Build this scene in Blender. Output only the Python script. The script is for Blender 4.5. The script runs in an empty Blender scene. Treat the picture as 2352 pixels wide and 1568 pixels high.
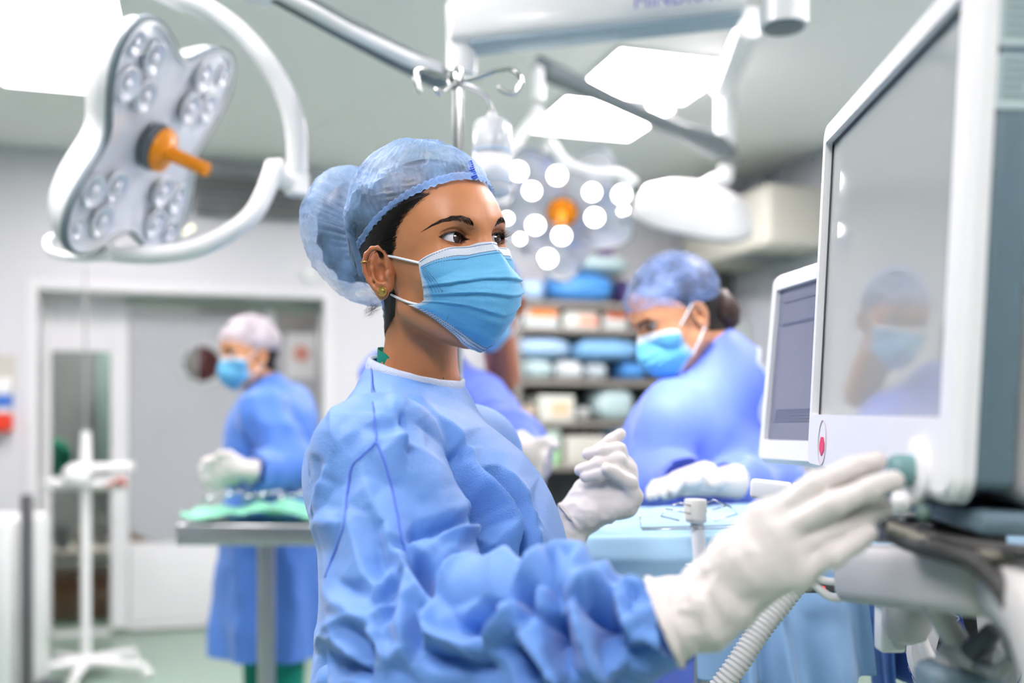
import bpy, bmesh, math, random
import numpy as np
from mathutils import Vector, Matrix, Euler, noise as mnoise

# ------------------------------------------------------------------ camera
F = 2300.0                     # focal length in pixels of the 2352 wide frame
CX, HY, CAMZ = 1176.0, 960.0, 1.40   # principal column, horizon row, camera height
S = bpy.context.scene
cam_data = bpy.data.cameras.new('camera')
cam = bpy.data.objects.new('camera', cam_data)
S.collection.objects.link(cam)
cam.location = (0, 0, CAMZ)
cam.rotation_euler = (math.pi / 2, 0, 0)
cam_data.sensor_width = 36.0
cam_data.lens = 36.0 * F / 2352.0
cam_data.shift_y = (HY - 784.0) / 2352.0
cam_data.clip_start = 0.05
cam_data.dof.use_dof = True
cam_data.dof.focus_distance = 1.15
cam_data.dof.aperture_fstop = 2.1
S.camera = cam

# ------------------------------------------------------------------ light and exposure
S.view_settings.view_transform = 'Standard'
S.view_settings.look = 'None'
S.view_settings.gamma = 1.0
S.view_settings.exposure = 0.40
PANEL_STRENGTH = 25.0           # ceiling light panels
world = bpy.data.worlds.new('world')
S.world = world
world.use_nodes = True
world.node_tree.nodes['Background'].inputs[0].default_value = (0.9, 0.95, 1.0, 1)
world.node_tree.nodes['Background'].inputs[1].default_value = 0.3
S.cycles.use_denoising = True
S.cycles.use_adaptive_sampling = True
S.cycles.adaptive_threshold = 0.12
S.cycles.adaptive_min_samples = 8
S.cycles.max_bounces = 6
S.cycles.diffuse_bounces = 3
S.cycles.glossy_bounces = 3
S.cycles.transmission_bounces = 5
S.cycles.transparent_max_bounces = 8
S.cycles.sample_clamp_indirect = 6.0
S.cycles.caustics_reflective = False
S.cycles.caustics_refractive = False

random.seed(5)
RNG = np.random.default_rng(7)
COL = S.collection

def at(x, y, d):
    """pixel of the photograph at depth d -> point in the room"""
    return Vector(((x - CX) / F * d, d, CAMZ - (y - HY) / F * d))

def proj(V):
    V = np.asarray(V, float)
    return np.stack([CX + F * V[:, 0] / V[:, 1], HY - F * (V[:, 2] - CAMZ) / V[:, 1]], 1)

# ------------------------------------------------------------------ tags
def tag(o, label=None, cat=None, group=None, kind=None):
    if label: o['label'] = label
    if cat: o['category'] = cat
    if group: o['group'] = group
    if kind: o['kind'] = kind
    return o

def empty(name, loc, label, cat, group=None, rot=(0, 0, 0)):
    o = bpy.data.objects.new(name, None)
    o.empty_display_size = 0.05
    COL.objects.link(o)
    o.location = loc
    o.rotation_euler = rot
    bpy.context.view_layer.update()
    return tag(o, label, cat, group)

def link(name, me, mat, parent=None, smooth=True, keep=False):
    """link a mesh (given in world coordinates when a parent is set) as one object"""
    o = bpy.data.objects.new(name, me)
    COL.objects.link(o)
    if mat is not None:
        for m in (mat if isinstance(mat, (list, tuple)) else [mat]):
            me.materials.append(m)
    if smooth is True:
        me.shade_smooth()
    elif smooth:
        me.shade_smooth()
        me.set_sharp_from_angle(angle=math.radians(smooth))
    if parent is not None:
        o.parent = parent
        if not keep:
            o.matrix_parent_inverse = world_matrix(parent).inverted()
    return o

def world_matrix(o):
    if o.parent is None: return o.matrix_basis.copy()
    return world_matrix(o.parent) @ o.matrix_parent_inverse @ o.matrix_basis

def copy_tree(o, parent=None):
    c = o.copy(); COL.objects.link(c)
    if parent is not None: c.parent = parent
    for ch in list(o.children): copy_tree(ch, c)
    return c

# ------------------------------------------------------------------ materials
def lin(r, g=None, b=None):
    if g is None: r, g, b = r
    f = lambda c: (c / 255.0 / 12.92) if c / 255.0 <= 0.04045 else ((c / 255.0 + 0.055) / 1.055) ** 2.4
    return (f(r), f(g), f(b), 1.0)

MATS = {}
def mat(name, rgb, rough=0.5, metal=0.0, var=0.04, scale=12.0, bump=0.0, bscale=60.0, spec=0.5, emit=None, estr=0.0,
        trans=0.0, alpha=1.0, coat=0.0, sheen=0.0, sss=0.0, ior=1.45):
    if name in MATS: return MATS[name]
    m = bpy.data.materials.new(name); m.use_nodes = True
    nt = m.node_tree; N = nt.nodes; L = nt.links
    b = N['Principled BSDF']
    c = lin(rgb)
    tc = N.new('ShaderNodeTexCoord')
    nz = N.new('ShaderNodeTexNoise'); nz.inputs['Scale'].default_value = scale; nz.inputs['Detail'].default_value = 4
    L.new(tc.outputs['Object'], nz.inputs['Vector'])
    mx = N.new('ShaderNodeMix'); mx.data_type = 'RGBA'
    mx.inputs['A'].default_value = tuple(max(0, v * (1 - var)) for v in c[:3]) + (1,)
    mx.inputs['B'].default_value = tuple(min(1, v * (1 + var)) for v in c[:3]) + (1,)
    L.new(nz.outputs['Fac'], mx.inputs['Factor'])
    L.new(mx.outputs['Result'], b.inputs['Base Color'])
    b.inputs['Roughness'].default_value = rough
    b.inputs['Metallic'].default_value = metal
    b.inputs['Specular IOR Level'].default_value = spec
    b.inputs['IOR'].default_value = ior
    b.inputs['Transmission Weight'].default_value = trans
    b.inputs['Alpha'].default_value = alpha
    b.inputs['Coat Weight'].default_value = coat
    b.inputs['Sheen Weight'].default_value = sheen
    if sss:
        b.inputs['Subsurface Weight'].default_value = sss
        b.inputs['Subsurface Radius'].default_value = (0.02, 0.012, 0.008)
        b.inputs['Subsurface Scale'].default_value = 0.3
    if emit is not None:
        b.inputs['Emission Color'].default_value = lin(emit)
        b.inputs['Emission Strength'].default_value = estr
    if bump:
        n2 = N.new('ShaderNodeTexNoise'); n2.inputs['Scale'].default_value = bscale; n2.inputs['Detail'].default_value = 5
        L.new(tc.outputs['Object'], n2.inputs['Vector'])
        bp = N.new('ShaderNodeBump'); bp.inputs['Strength'].default_value = bump; bp.inputs['Distance'].default_value = 0.002
        L.new(n2.outputs['Fac'], bp.inputs['Height']); L.new(bp.outputs['Normal'], b.inputs['Normal'])
    MATS[name] = m
    return m

# ------------------------------------------------------------------ mesh building
class MB:
    """collects shapes into one mesh"""
    def __init__(s): s.v = []; s.f = []; s.m = []; s.n = 0
    def add(s, V, Fc, mi=0):
        V = np.asarray(V, float).reshape(-1, 3)
        s.v.append(V)
        for f in Fc: s.f.append(tuple(int(i) + s.n for i in f)); s.m.append(mi)
        s.n += len(V)
        return s
    def box(s, c, size, rot=None, mi=0, bevel=0.0):
        hx, hy, hz = [k / 2 for k in size]
        if bevel <= 0:
            V = np.array([(x, y, z) for x in (-hx, hx) for y in (-hy, hy) for z in (-hz, hz)])
            Fc = [(0, 1, 3, 2), (4, 6, 7, 5), (0, 4, 5, 1), (2, 3, 7, 6), (0, 2, 6, 4), (1, 5, 7, 3)]
        else:
            bm = bmesh.new()
            bmesh.ops.create_cube(bm, size=1.0, matrix=Matrix.Diagonal((size[0], size[1], size[2], 1)))
            bmesh.ops.bevel(bm, geom=bm.edges[:] , offset=min(bevel, min(size) * 0.49), segments=3, profile=0.5, affect='EDGES')
            bm.verts.index_update()
            V = np.array([v.co[:] for v in bm.verts]); Fc = [[v.index for v in f.verts] for f in bm.faces]
            bm.free()
        if rot is not None: V = V @ np.array(rot.to_3x3()).T
        return s.add(V + np.array(c[:3] if not isinstance(c, Vector) else c[:]), Fc, mi)
    def tube(s, pts, r, n=12, mi=0, cap=True, closed=False, flat=None):
        P = np.array([p[:] for p in pts], float)
        k = len(P)
        R = np.full(k, r, float) if np.isscalar(r) else np.asarray(r, float)
        if closed: T = np.roll(P, -1, 0) - np.roll(P, 1, 0)
        else: T = np.gradient(P, axis=0)
        T /= np.linalg.norm(T, axis=1)[:, None] + 1e-12
        up = np.array([0, 0, 1.0]) if abs(T[0][2]) < 0.9 else np.array([1.0, 0, 0])
        A = np.cross(T[0], up); A /= np.linalg.norm(A)
        V = []
        for i in range(k):
            A = A - T[i] * A.dot(T[i]); A /= np.linalg.norm(A) + 1e-12
            B = np.cross(T[i], A)
            for j in range(n):
                a = 2 * math.pi * j / n
                fb = 1.0 if flat is None else flat
                V.append(P[i] + R[i] * (math.cos(a) * A + fb * math.sin(a) * B))
        Fc = []
        for i in range(k if closed else k - 1):
            i2 = (i + 1) % k
            for j in range(n):
                j2 = (j + 1) % n
                Fc.append((i * n + j, i2 * n + j, i2 * n + j2, i * n + j2))
        if cap and not closed:
            Fc.append(tuple(range(n))); Fc.append(tuple((k - 1) * n + j for j in reversed(range(n))))
        return s.add(V, Fc, mi)
    def lathe(s, prof, o, axis, n=32, mi=0, ref=None):
        """prof: (radius, height along axis)"""
        ax = Vector(axis).normalized()
        q = Vector((0, 0, 1)).rotation_difference(ax)
        V = []; Fc = []
        for (r, h) in prof:
            for j in range(n):
                a = 2 * math.pi * j / n
                V.append((Vector(o) + q @ Vector((r * math.cos(a), r * math.sin(a), h)))[:])
        k = len(prof)
        for i in range(k - 1):
            for j in range(n):
                j2 = (j + 1) % n
                Fc.append((i * n + j, i * n + j2, (i + 1) * n + j2, (i + 1) * n + j))
        if prof[0][0] > 1e-6: Fc.append(tuple(reversed(range(n))))
        if prof[-1][0] > 1e-6: Fc.append(tuple((k - 1) * n + j for j in range(n)))
        return s.add(V, Fc, mi)
    def prism(s, poly, o, ex, ey, ez, t, mi=0):
        """poly in (ex,ey) plane at o, extruded by t along ez"""
        o, ex, ey, ez = [np.array(Vector(k)[:]) for k in (o, ex, ey, ez)]
        n = len(poly)
        V = [o + x * ex + y * ey for x, y in poly] + [o + x * ex + y * ey + t * ez for x, y in poly]
        Fc = [tuple(reversed(range(n))), tuple(range(n, 2 * n))] + [(i, (i + 1) % n, n + (i + 1) % n, n + i) for i in range(n)]
        return s.add(V, Fc, mi)
    def sphere(s, c, r, n=24, m=12, mi=0, sc=(1, 1, 1), rot=None):
        V = []; Fc = []
        for i in range(m + 1):
            th = math.pi * i / m
            for j in range(n):
                ph = 2 * math.pi * j / n
                V.append((r * sc[0] * math.sin(th) * math.cos(ph), r * sc[1] * math.sin(th) * math.sin(ph), r * sc[2] * math.cos(th)))
        V = np.array(V)
        if rot is not None: V = V @ np.array(rot.to_3x3()).T
        for i in range(m):
            for j in range(n):
                j2 = (j + 1) % n
                Fc.append((i * n + j, (i + 1) * n + j, (i + 1) * n + j2, i * n + j2))
        return s.add(V + np.array(c[:]), Fc, mi)
    def grid(s, P, mi=0, closed_u=False):
        """P: (nu,nv,3) array"""
        P = np.asarray(P, float); nu, nv = P.shape[:2]
        Fc = []
        for i in range(nu if closed_u else nu - 1):
            i2 = (i + 1) % nu
            for j in range(nv - 1):
                Fc.append((i * nv + j, i2 * nv + j, i2 * nv + j + 1, i * nv + j + 1))
        return s.add(P.reshape(-1, 3), Fc, mi)
    def mesh(s, name):
        me = bpy.data.meshes.new(name)
        V = np.concatenate(s.v) if s.v else np.zeros((0, 3))
        me.from_pydata([tuple(v) for v in V.tolist()], [], s.f)
        if any(s.m): me.polygons.foreach_set('material_index', s.m)
        me.update()
        bm = bmesh.new(); bm.from_mesh(me)
        bmesh.ops.remove_doubles(bm, verts=bm.verts, dist=1e-6)
        bmesh.ops.recalc_face_normals(bm, faces=bm.faces)
        bm.to_mesh(me); bm.free()
        return me
    def build(s, name, mats, parent=None, smooth=40, keep=False):
        return link(name, s.mesh(name), mats, parent, smooth, keep)

def np_mesh(name, V, Q):
    """fast mesh from arrays of quads or triangles"""
    me = bpy.data.meshes.new(name)
    V = np.ascontiguousarray(V, np.float32); Q = np.ascontiguousarray(Q, np.int32)
    k = Q.shape[1]
    me.vertices.add(len(V)); me.vertices.foreach_set('co', V.ravel())
    me.loops.add(Q.size); me.loops.foreach_set('vertex_index', Q.ravel())
    me.polygons.add(len(Q)); me.polygons.foreach_set('loop_start', np.arange(0, Q.size, k, dtype=np.int32))
    me.update(calc_edges=True); me.validate()
    return me

def catmull(pts, n=8):
    """smooth curve through points"""
    P = [Vector(p) for p in pts]
    P = [2 * P[0] - P[1]] + P + [2 * P[-1] - P[-2]]
    out = []
    for i in range(1, len(P) - 2):
        for k in range(n):
            t = k / n
            out.append(0.5 * ((2 * P[i]) + (-P[i-1] + P[i+1]) * t + (2*P[i-1] - 5*P[i] + 4*P[i+1] - P[i+2]) * t*t + (-P[i-1] + 3*P[i] - 3*P[i+1] + P[i+2]) * t**3))
    out.append(P[-2])
    return out

# ------------------------------------------------------------------ implicit surfaces
def smin(a, b, k):
    h = np.maximum(k - np.abs(a - b), 0) / k
    return np.minimum(a, b) - h * h * k * 0.25
def smax(a, b, k): return -smin(-a, -b, k)
def d_cone(P, a, b, ra, rb, flat=None):
    """tapered capsule; flat=(axis, factor) squashes the cross-section along an axis"""
    a = np.asarray(a, float); b = np.asarray(b, float)
    ab = b - a
    t = np.clip(((P - a) @ ab) / (ab @ ab), 0, 1)
    D = P - a - t[..., None] * ab
    if flat is not None:
        ax = np.asarray(flat[0], float); ax = ax / np.linalg.norm(ax)
        c = D @ ax
        D = D + (c * (1 / flat[1] - 1))[..., None] * ax
    return np.linalg.norm(D, axis=-1) - (ra + (rb - ra) * t)
def d_ell(P, c, r, R=None):
    D = P - np.asarray(c, float)
    if R is not None: D = D @ R
    r = np.asarray(r, float)
    k0 = np.linalg.norm(D / r, axis=-1); k1 = np.linalg.norm(D / (r * r), axis=-1)
    return k0 * (k0 - 1.0) / np.maximum(k1, 1e-9)

def surface_nets(fn, lo, hi, h, block=12):
    """quad mesh of fn = 0 inside the box lo..hi, cell size h; only cells near the surface are evaluated"""
    lo = np.asarray(lo, float); hi = np.asarray(hi, float)
    n = np.ceil((hi - lo) / h / block).astype(int)
    N = n * block + 1
    Fd = np.full(N, 1.0, np.float32)
    bc = np.stack(np.meshgrid(*[np.arange(k) for k in n], indexing='ij'), -1).reshape(-1, 3)
    cen = lo + (bc * block + block / 2) * h
    dc = fn(cen)
    rad = block * h * 0.5 * 1.733 * 1.35
    Z = np.stack(np.meshgrid(*[np.arange(block + 1)] * 3, indexing='ij'), -1).reshape(-1, 3)
    near = np.abs(dc) < rad
    for b, d in zip(bc[~near], dc[~near]):
        if d < 0:
            i = b * block
            Fd[i[0]:i[0]+block+1, i[1]:i[1]+block+1, i[2]:i[2]+block+1] = -1.0
    nb = bc[near]
    step = max(1, 600000 // len(Z))
    for s in range(0, len(nb), step):
        B = nb[s:s+step]
        P = lo + (B[:, None, :] * block + Z[None]) * h
        D = fn(P.reshape(-1, 3)).astype(np.float32).reshape(len(B), block+1, block+1, block+1)
        for b, d in zip(B, D):
            i = b * block
            Fd[i[0]:i[0]+block+1, i[1]:i[1]+block+1, i[2]:i[2]+block+1] = d
    s = Fd < 0
    c = np.zeros(np.array(N) - 1, np.uint8)
    for dx in (0, 1):
        for dy in (0, 1):
            for dz in (0, 1):
                c += s[dx:N[0]-1+dx, dy:N[1]-1+dy, dz:N[2]-1+dz]
    act = np.argwhere((c > 0) & (c < 8))
    idx = np.full(c.shape, -1, np.int32); idx[tuple(act.T)] = np.arange(len(act))
    acc = np.zeros((len(act), 3)); cnt = np.zeros(len(act))
    cor = [(x, y, z) for x in (0, 1) for y in (0, 1) for z in (0, 1)]
    for i in range(8):
        for ax in range(3):
            if cor[i][ax] == 1: continue
            j = list(cor[i]); j[ax] = 1; j = tuple(j)
            a = Fd[tuple((act + cor[i]).T)]; b = Fd[tuple((act + j).T)]
            m = (a < 0) != (b < 0)
            t = np.where(m, a / np.where(m, a - b, 1), 0)
            p = np.array(cor[i], float)[None] + np.zeros((len(act), 3)); p[:, ax] += t
            acc[m] += p[m]; cnt[m] += 1
    V = lo + (act + acc / cnt[:, None]) * h
    quads = []
    for ax in range(3):
        u, v = (ax + 1) % 3, (ax + 2) % 3
        sl0 = [slice(None)] * 3; sl1 = [slice(None)] * 3
        sl0[ax] = slice(0, N[ax] - 1); sl1[ax] = slice(1, N[ax])
        a = s[tuple(sl0)]; b = s[tuple(sl1)]
        e = np.argwhere(a != b)
        ok = (e[:, u] > 0) & (e[:, v] > 0) & (e[:, u] < N[u] - 1) & (e[:, v] < N[v] - 1)
        e = e[ok]
        flip = b[tuple(e.T)]
        o = [np.zeros(3, int) for _ in range(4)]
        o[1][u] = -1; o[2][u] = -1; o[2][v] = -1; o[3][v] = -1
        q = np.stack([idx[tuple((e + k).T)] for k in o], 1)
        q[flip] = q[flip][:, ::-1]
        quads.append(q)
    Q = np.concatenate(quads)
    Q = Q[(Q >= 0).all(1)]
    return V, Q

def vnormals(V, Q):
    a, b, c, d = [V[Q[:, i]] for i in range(4)] if Q.shape[1] == 4 else (V[Q[:, 0]], V[Q[:, 1]], V[Q[:, 2]], V[Q[:, 2]])
    n = np.cross(c - a, d - b) if Q.shape[1] == 4 else np.cross(b - a, c - a)
    N = np.zeros_like(V)
    for i in range(Q.shape[1]): np.add.at(N, Q[:, i], n)
    return N / (np.linalg.norm(N, axis=1)[:, None] + 1e-12)

def relax(V, Q, it=2, lam=0.5):
    E = np.concatenate([Q[:, [i, (i + 1) % Q.shape[1]]] for i in range(Q.shape[1])])
    for _ in range(it):
        A = np.zeros_like(V); C = np.zeros(len(V))
        np.add.at(A, E[:, 0], V[E[:, 1]]); np.add.at(A, E[:, 1], V[E[:, 0]])
        np.add.at(C, E[:, 0], 1); np.add.at(C, E[:, 1], 1)
        V = V + lam * (A / np.maximum(C, 1)[:, None] - V)
    return V

def vnoise(P, scale, seed=0, oct=3):
    """cheap smooth value noise on points, about -1..1"""
    out = np.zeros(len(P)); amp = 1.0; tot = 0
    for o in range(oct):
        q = P * scale * (2 ** o) + seed * 17.13 + o * 5.7
        i = np.floor(q).astype(np.int64); f = q - i; f = f * f * (3 - 2 * f)
        r = 0
        for dx in (0, 1):
            for dy in (0, 1):
                for dz in (0, 1):
                    hsh = (i[:, 0] + dx) * 374761393 + (i[:, 1] + dy) * 668265263 + (i[:, 2] + dz) * 2147483647 + seed * 974711
                    hsh = (hsh ^ (hsh >> 13)) * 1274126177
                    hsh = ((hsh ^ (hsh >> 16)) & 0xffff) / 32767.5 - 1
                    w = (f[:, 0] if dx else 1 - f[:, 0]) * (f[:, 1] if dy else 1 - f[:, 1]) * (f[:, 2] if dz else 1 - f[:, 2])
                    r = r + hsh * w
        out += amp * r; tot += amp; amp *= 0.5
    return out / tot

def smooth01(a, b, x):
    t = np.clip((x - a) / (b - a), 0, 1)
    return t * t * (3 - 2 * t)

def color_attr(me, name, C):
    """per-vertex colour (real pigment of the surface)"""
    a = me.color_attributes.new(name, 'FLOAT_COLOR', 'POINT')
    C = np.asarray(C, np.float32)
    if C.shape[1] == 3: C = np.concatenate([C, np.ones((len(C), 1), np.float32)], 1)
    a.data.foreach_set('color', C.ravel())
# ------------------------------------------------------------------ the room
ANG = math.radians(17.0)
RO = Vector((1.50, 7.45, 0))                                  # far right corner of the room, on the floor
E1 = Vector((math.cos(ANG), math.sin(ANG), 0))                # along the back wall, to the right
E2 = Vector((math.sin(ANG), -math.cos(ANG), 0))               # from the back wall into the room
EZ = Vector((0, 0, 1))
CEIL = 3.05
RW, RD = 6.6, 9.4
RROT = Matrix.Rotation(ANG, 4, 'Z')
def room(a, b, z=0.0): return RO + E1 * a + E2 * b + EZ * z
def on_wall(x, y, off=0.0):
    """point on the back wall (moved off into the room) seen at a pixel"""
    u = (x - CX) / F
    o = RO + E2 * off
    # o + t*E1 with X = u*Y
    t = (u * o.y - o.x) / (E1.x - u * E1.y)
    p = o + E1 * t
    p.z = CAMZ - (y - HY) / F * p.y
    return p
def wall_a(x, off=0.0): return (on_wall(x, 900, off) - RO).dot(E1)
def wall_z(x, y, off=0.0): return on_wall(x, y, off).z

M_WALL = mat('wall paint', (214, 214, 217), 0.45, var=0.02, scale=2, bump=0.05, bscale=200)
M_CEIL = mat('ceiling paint', (246, 246, 242), 0.7, var=0.02, scale=2, bump=0.05, bscale=150)
M_FLOOR = mat('green vinyl floor', (140, 164, 148), 0.3, var=0.06, scale=5, bump=0.02, bscale=80)
M_TRIMW = mat('white door frame', (226, 226, 226), 0.35, var=0.02)
M_PANELG = mat('grey door leaf', (176, 178, 181), 0.35, var=0.03, scale=3)
M_STEEL = mat('brushed steel', (190, 192, 195), 0.28, metal=0.9, var=0.06, scale=30)
M_DARKG = mat('dark grey plastic', (74, 78, 82), 0.45)
M_WHITE = mat('white enamel', (236, 237, 235), 0.25, var=0.02, coat=0.2)
M_LIGHTG = mat('light grey plastic', (205, 208, 208), 0.35, var=0.02)

def rbox(mb, a0, a1, b0, b1, z0, z1, mi=0, bevel=0.0):
    c = room((a0 + a1) / 2, (b0 + b1) / 2, (z0 + z1) / 2)
    return mb.box(c, (abs(a1 - a0), abs(b1 - b0), abs(z1 - z0)), RROT, mi, bevel)
def struct(name, mb, m):
    o = mb.build(name, m, smooth=False); o['kind'] = 'structure'; return o

struct('floor', rbox(MB(), -RW - .2, .2, -2.6, RD + .2, -0.1, 0), M_FLOOR)
struct('ceiling', rbox(MB(), -RW - .2, .2, -2.6, RD + .2, CEIL, CEIL + 0.1), M_CEIL)
struct('wall_right', rbox(MB(), 0, .15, -2.6, RD + .2, 0, CEIL), mat('wall paint shaded', (196, 199, 206), 0.45, var=0.02, scale=2))  # right wall greyer than the back wall: its weaker light put into the colour
struct('wall_left', rbox(MB(), -RW - .15, -RW, -2.6, RD + .2, 0, CEIL), mat('wall paint slate', (150, 160, 166), 0.5, var=0.02, scale=2))
struct('wall_front', rbox(MB(), -RW - .2, .2, RD, RD + .15, 0, CEIL), mat('wall paint dusk blue', (92, 108, 120), 0.5, var=0.02, scale=2))
# back wall with the wide door opening
A0, A1 = wall_a(78), wall_a(752)
ZT = 2.21
w = MB()
rbox(w, -RW, A0, -.15, 0, 0, CEIL); rbox(w, A1, 0, -.15, 0, 0, CEIL); rbox(w, A0, A1, -.15, 0, ZT, CEIL)
struct('wall_back', w, M_WALL)
# jamb lining of the opening
t = MB(); rbox(t, A0 - .04, A0 + .02, -.36, .015, 0, ZT + .04); rbox(t, A1 - .02, A1 + .04, -.36, .015, 0, ZT + .04); rbox(t, A0 + .02, A1 - .02, -.36, .015, ZT - .02, ZT + .04)
struct('trim_1', t, M_TRIMW)
# rooms behind the opening
struct('wall_corridor', rbox(MB(), -RW, .2, -2.7, -2.6, 0, CEIL), mat('corridor wall', (150, 150, 152), 0.6))
# --- partition with the glazed door at left
B0, B1 = -.36, -.30
ag0, ag1, ag2, ag3 = wall_a(80, B1), wall_a(117, B1), wall_a(254, B1), wall_a(296, B1)
zgt, zgb = wall_z(180, 806, B1), wall_z(180, 1490, B1)
d = MB()
rbox(d, ag0, ag1, B0, B1, 0.03, ZT - .03, bevel=.004); rbox(d, ag2, ag3, B0, B1, 0.03, ZT - .03, bevel=.004)
rbox(d, ag1, ag2, B0, B1, zgt, zgt + .06); rbox(d, ag1, ag2, B0 + .02, B1 - .01, zgt + .06, ZT - .03); rbox(d, ag1, ag2, B0, B1, 0.03, zgb)
door1 = struct('door_1', d, M_TRIMW)
g = MB(); rbox(g, ag1, ag2, B0 + .025, B0 + .031, zgb, zgt)
gl = g.build('glass_pane', mat('door glass', (232, 240, 238), 0.03, trans=1.0, ior=1.45, var=0.0), door1, smooth=False); gl['kind'] = 'structure'
rail = MB(); rbox(rail, ag1, ag2, B1 - .04, B1 + .005, wall_z(180, 1118, B1), wall_z(180, 1095, B1), bevel=.004)
rail.build('push_rail', M_TRIMW, door1)
# --- grey sliding door leaf with a round window
as0, as1 = ag3, wall_a(608, B1)
zs = wall_z(450, 1240, B1); zt2 = wall_z(450, 716, B1)
pc = on_wall(464, 836, B1); pr = 0.125
d = MB()
# leaf with a round hole: ring strips between the circle and the rectangle
ca = (pc - RO).dot(E1); cz = pc.z
def leaf_with_hole(mb, a0, a1, z0, z1, ca, cz, r, b0, b1, n=48):
    rim = []; out = []
    for k in range(n):
        an = 2 * math.pi * k / n
        dx, dz = math.cos(an), math.sin(an)
        rim.append((ca + r * dx, cz + r * dz))
        tx = ((a1 - ca) / dx if dx > 1e-9 else (a0 - ca) / dx if dx < -1e-9 else 1e9)
        tz = ((z1 - cz) / dz if dz > 1e-9 else (z0 - cz) / dz if dz < -1e-9 else 1e9)
        t_ = min(tx, tz); out.append((ca + t_ * dx, cz + t_ * dz))
    V = []; 
    for b in (b0, b1):
        V += [room(x, b, z)[:] for x, z in rim] + [room(x, b, z)[:] for x, z in out]
    Fc = []
    for k in range(n):
        k2 = (k + 1) % n
        Fc.append((k, k2, n + k2, n + k)); Fc.append((2*n + k2, 2*n + k, 3*n + k, 3*n + k2))
        Fc.append((k2, k, 2*n + k, 2*n + k2)); Fc.append((n + k, n + k2, 3*n + k2, 3*n + k))
    mb.add(V, Fc)
leaf_with_hole(d, as0 + .004, as1, zs, zt2, ca, cz, pr, B0, B1 + .01)
door2 = struct('door_2', d, M_PANELG)
k = MB(); rbox(k, as0 + .004, as1, B0, B1 + .014, 0.06, zs - .006, bevel=.004); k.build('kick_panel', M_TRIMW, door2)
k = MB(); rbox(k, as0 + .004, as1, B0, B1 + .03, 0.02, .055); k.build('bottom_rail', M_TRIMW, door2)
k = MB(); rbox(k, as0, A1 - .02, B0, B1 + .05, zt2 + .02, zt2 + .07); k.build('track_cover', mat('grey green metal', (168, 182, 172), 0.4), door2)
k = MB(); k.tube([room(ca + (pr + .006) * math.cos(t), B1 + .012, cz + (pr + .006) * math.sin(t)) for t in np.linspace(0, 2 * math.pi, 48, endpoint=False)], .012, 10, closed=True); k.build('porthole_ring', M_LIGHTG, door2)
k = MB(); k.lathe([(0, 0), (pr - .003, 0), (pr - .003, .006), (0, .006)], room(ca, B0 + .03, cz), E2, 48)
k.build('porthole_glass', mat('porthole glass', (235, 240, 240), 0.03, trans=1.0, var=0), door2)
# blind disc drawn half across behind the porthole, dark red room beyond
k = MB(); rbox(k, ca - .30, ca - .03, B0 - .06, B0 - .05, cz - .2, cz + .2); tag(k.build('blind', mat('frosted film', (240, 240, 240), .7, trans=.75, var=0), None, smooth=False), 'white blind drawn half across behind the round door window', 'blind')
k = MB(); rbox(k, ca - .03, ca + .32, B0 - .62, B0 - .60, cz - .9, cz + .5)
tag(k.build('notice_board', mat('dark red board', (120, 52, 50), 0.6), None, smooth=False), 'dark red board seen through the round door window', 'board')
# --- fixed strip at the right of the opening
ap0, ap1 = as1 + .004, A1 - .02
d = MB(); rbox(d, ap0, ap0 + .06, B0, B1 + .02, 0, zt2 + .02, bevel=.004); tr = struct('trim_2', d, M_TRIMW)
d = MB(); rbox(d, ap0 + .06, ap1, B0 - .02, B0 + .02, 0, wall_z(690, 775, B1)); struct('wall_partition', d, mat('partition grey', (168, 168, 170), 0.5))
pz = on_wall(692, 812, B0 + .02)
poster = empty('notice', pz, 'white notice with a faded red disc on the grey partition right of the sliding door', 'notice')
pa = (pz - RO).dot(E1)
k = MB(); rbox(k, pa - .10, pa + .10, B0 + .02, B0 + .024, pz.z - .17, pz.z + .14); k.build('sheet', mat('paper', (214, 213, 212), 0.7), poster, smooth=False)
k = MB(); k.lathe([(0, 0), (.055, 0), (.055, .002), (0, .002)], room(pa, B0 + .0245, pz.z), E2, 32); k.build('red_disc', mat('faded red print', (205, 140, 125), 0.7), poster)
# --- things in the room behind the glazed door
def rthing(name, label, cat, boxes, m, group=None, bevel=.006):
    k = MB()
    for b in boxes: rbox(k, *b, bevel=bevel)
    return tag(k.build(name, m), label, cat, group)
rthing('floor_cabinet', 'low brown cabinet behind the glazed door', 'cabinet', [(ag1 - .25, ag2 + .3, -1.35, -.85, 0, .30)], mat('brown laminate', (150, 104, 78), 0.5, var=.15, scale=6))
rthing('bench', 'white bench seen through the glazed door above a brown cabinet', 'bench', [(ag1 - .25, ag2 + .3, -1.3, -.8, .42, .48), (ag1 - .2, ag1 - .15, -1.25, -.85, .30, .42), (ag2 + .2, ag2 + .25, -1.25, -.85, .30, .42)], mat('pale laminate', (205, 196, 188), 0.5))
for i in range(7):
    a = ag1 - .14 + i * .125; s = random.uniform(.09, .105)
    k = MB(); 
    z0 = .48
    hgt = random.uniform(.10, .22)
    yy = -1.05 + random.uniform(-.1, .1); k.tube([room(a, yy, z0 + .002 + hgt * q) for q in (0, .4, .8, 1.0)], [s * .42, s * .5, s * .46, s * .3], 14)
    tag(k.build('instrument_bundle', mat('wrapped bundle %d' % (i % 3), [(146, 146, 146), (120, 124, 128), (186, 168, 150)][i % 3], 0.5)), 'wrapped instrument bundle on the bench behind the glazed door', 'bundle', 'instrument bundles on the bench')
k = MB(); gp = on_wall(128, 1052, -.55); k.sphere((0, 0, 0), .13, sc=(.8, .6, 1.0)); V = k.v[0]; k.v[0] = V * (1 + .06 * vnoise(V, 14)[:, None]) + np.array(gp[:])
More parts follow.
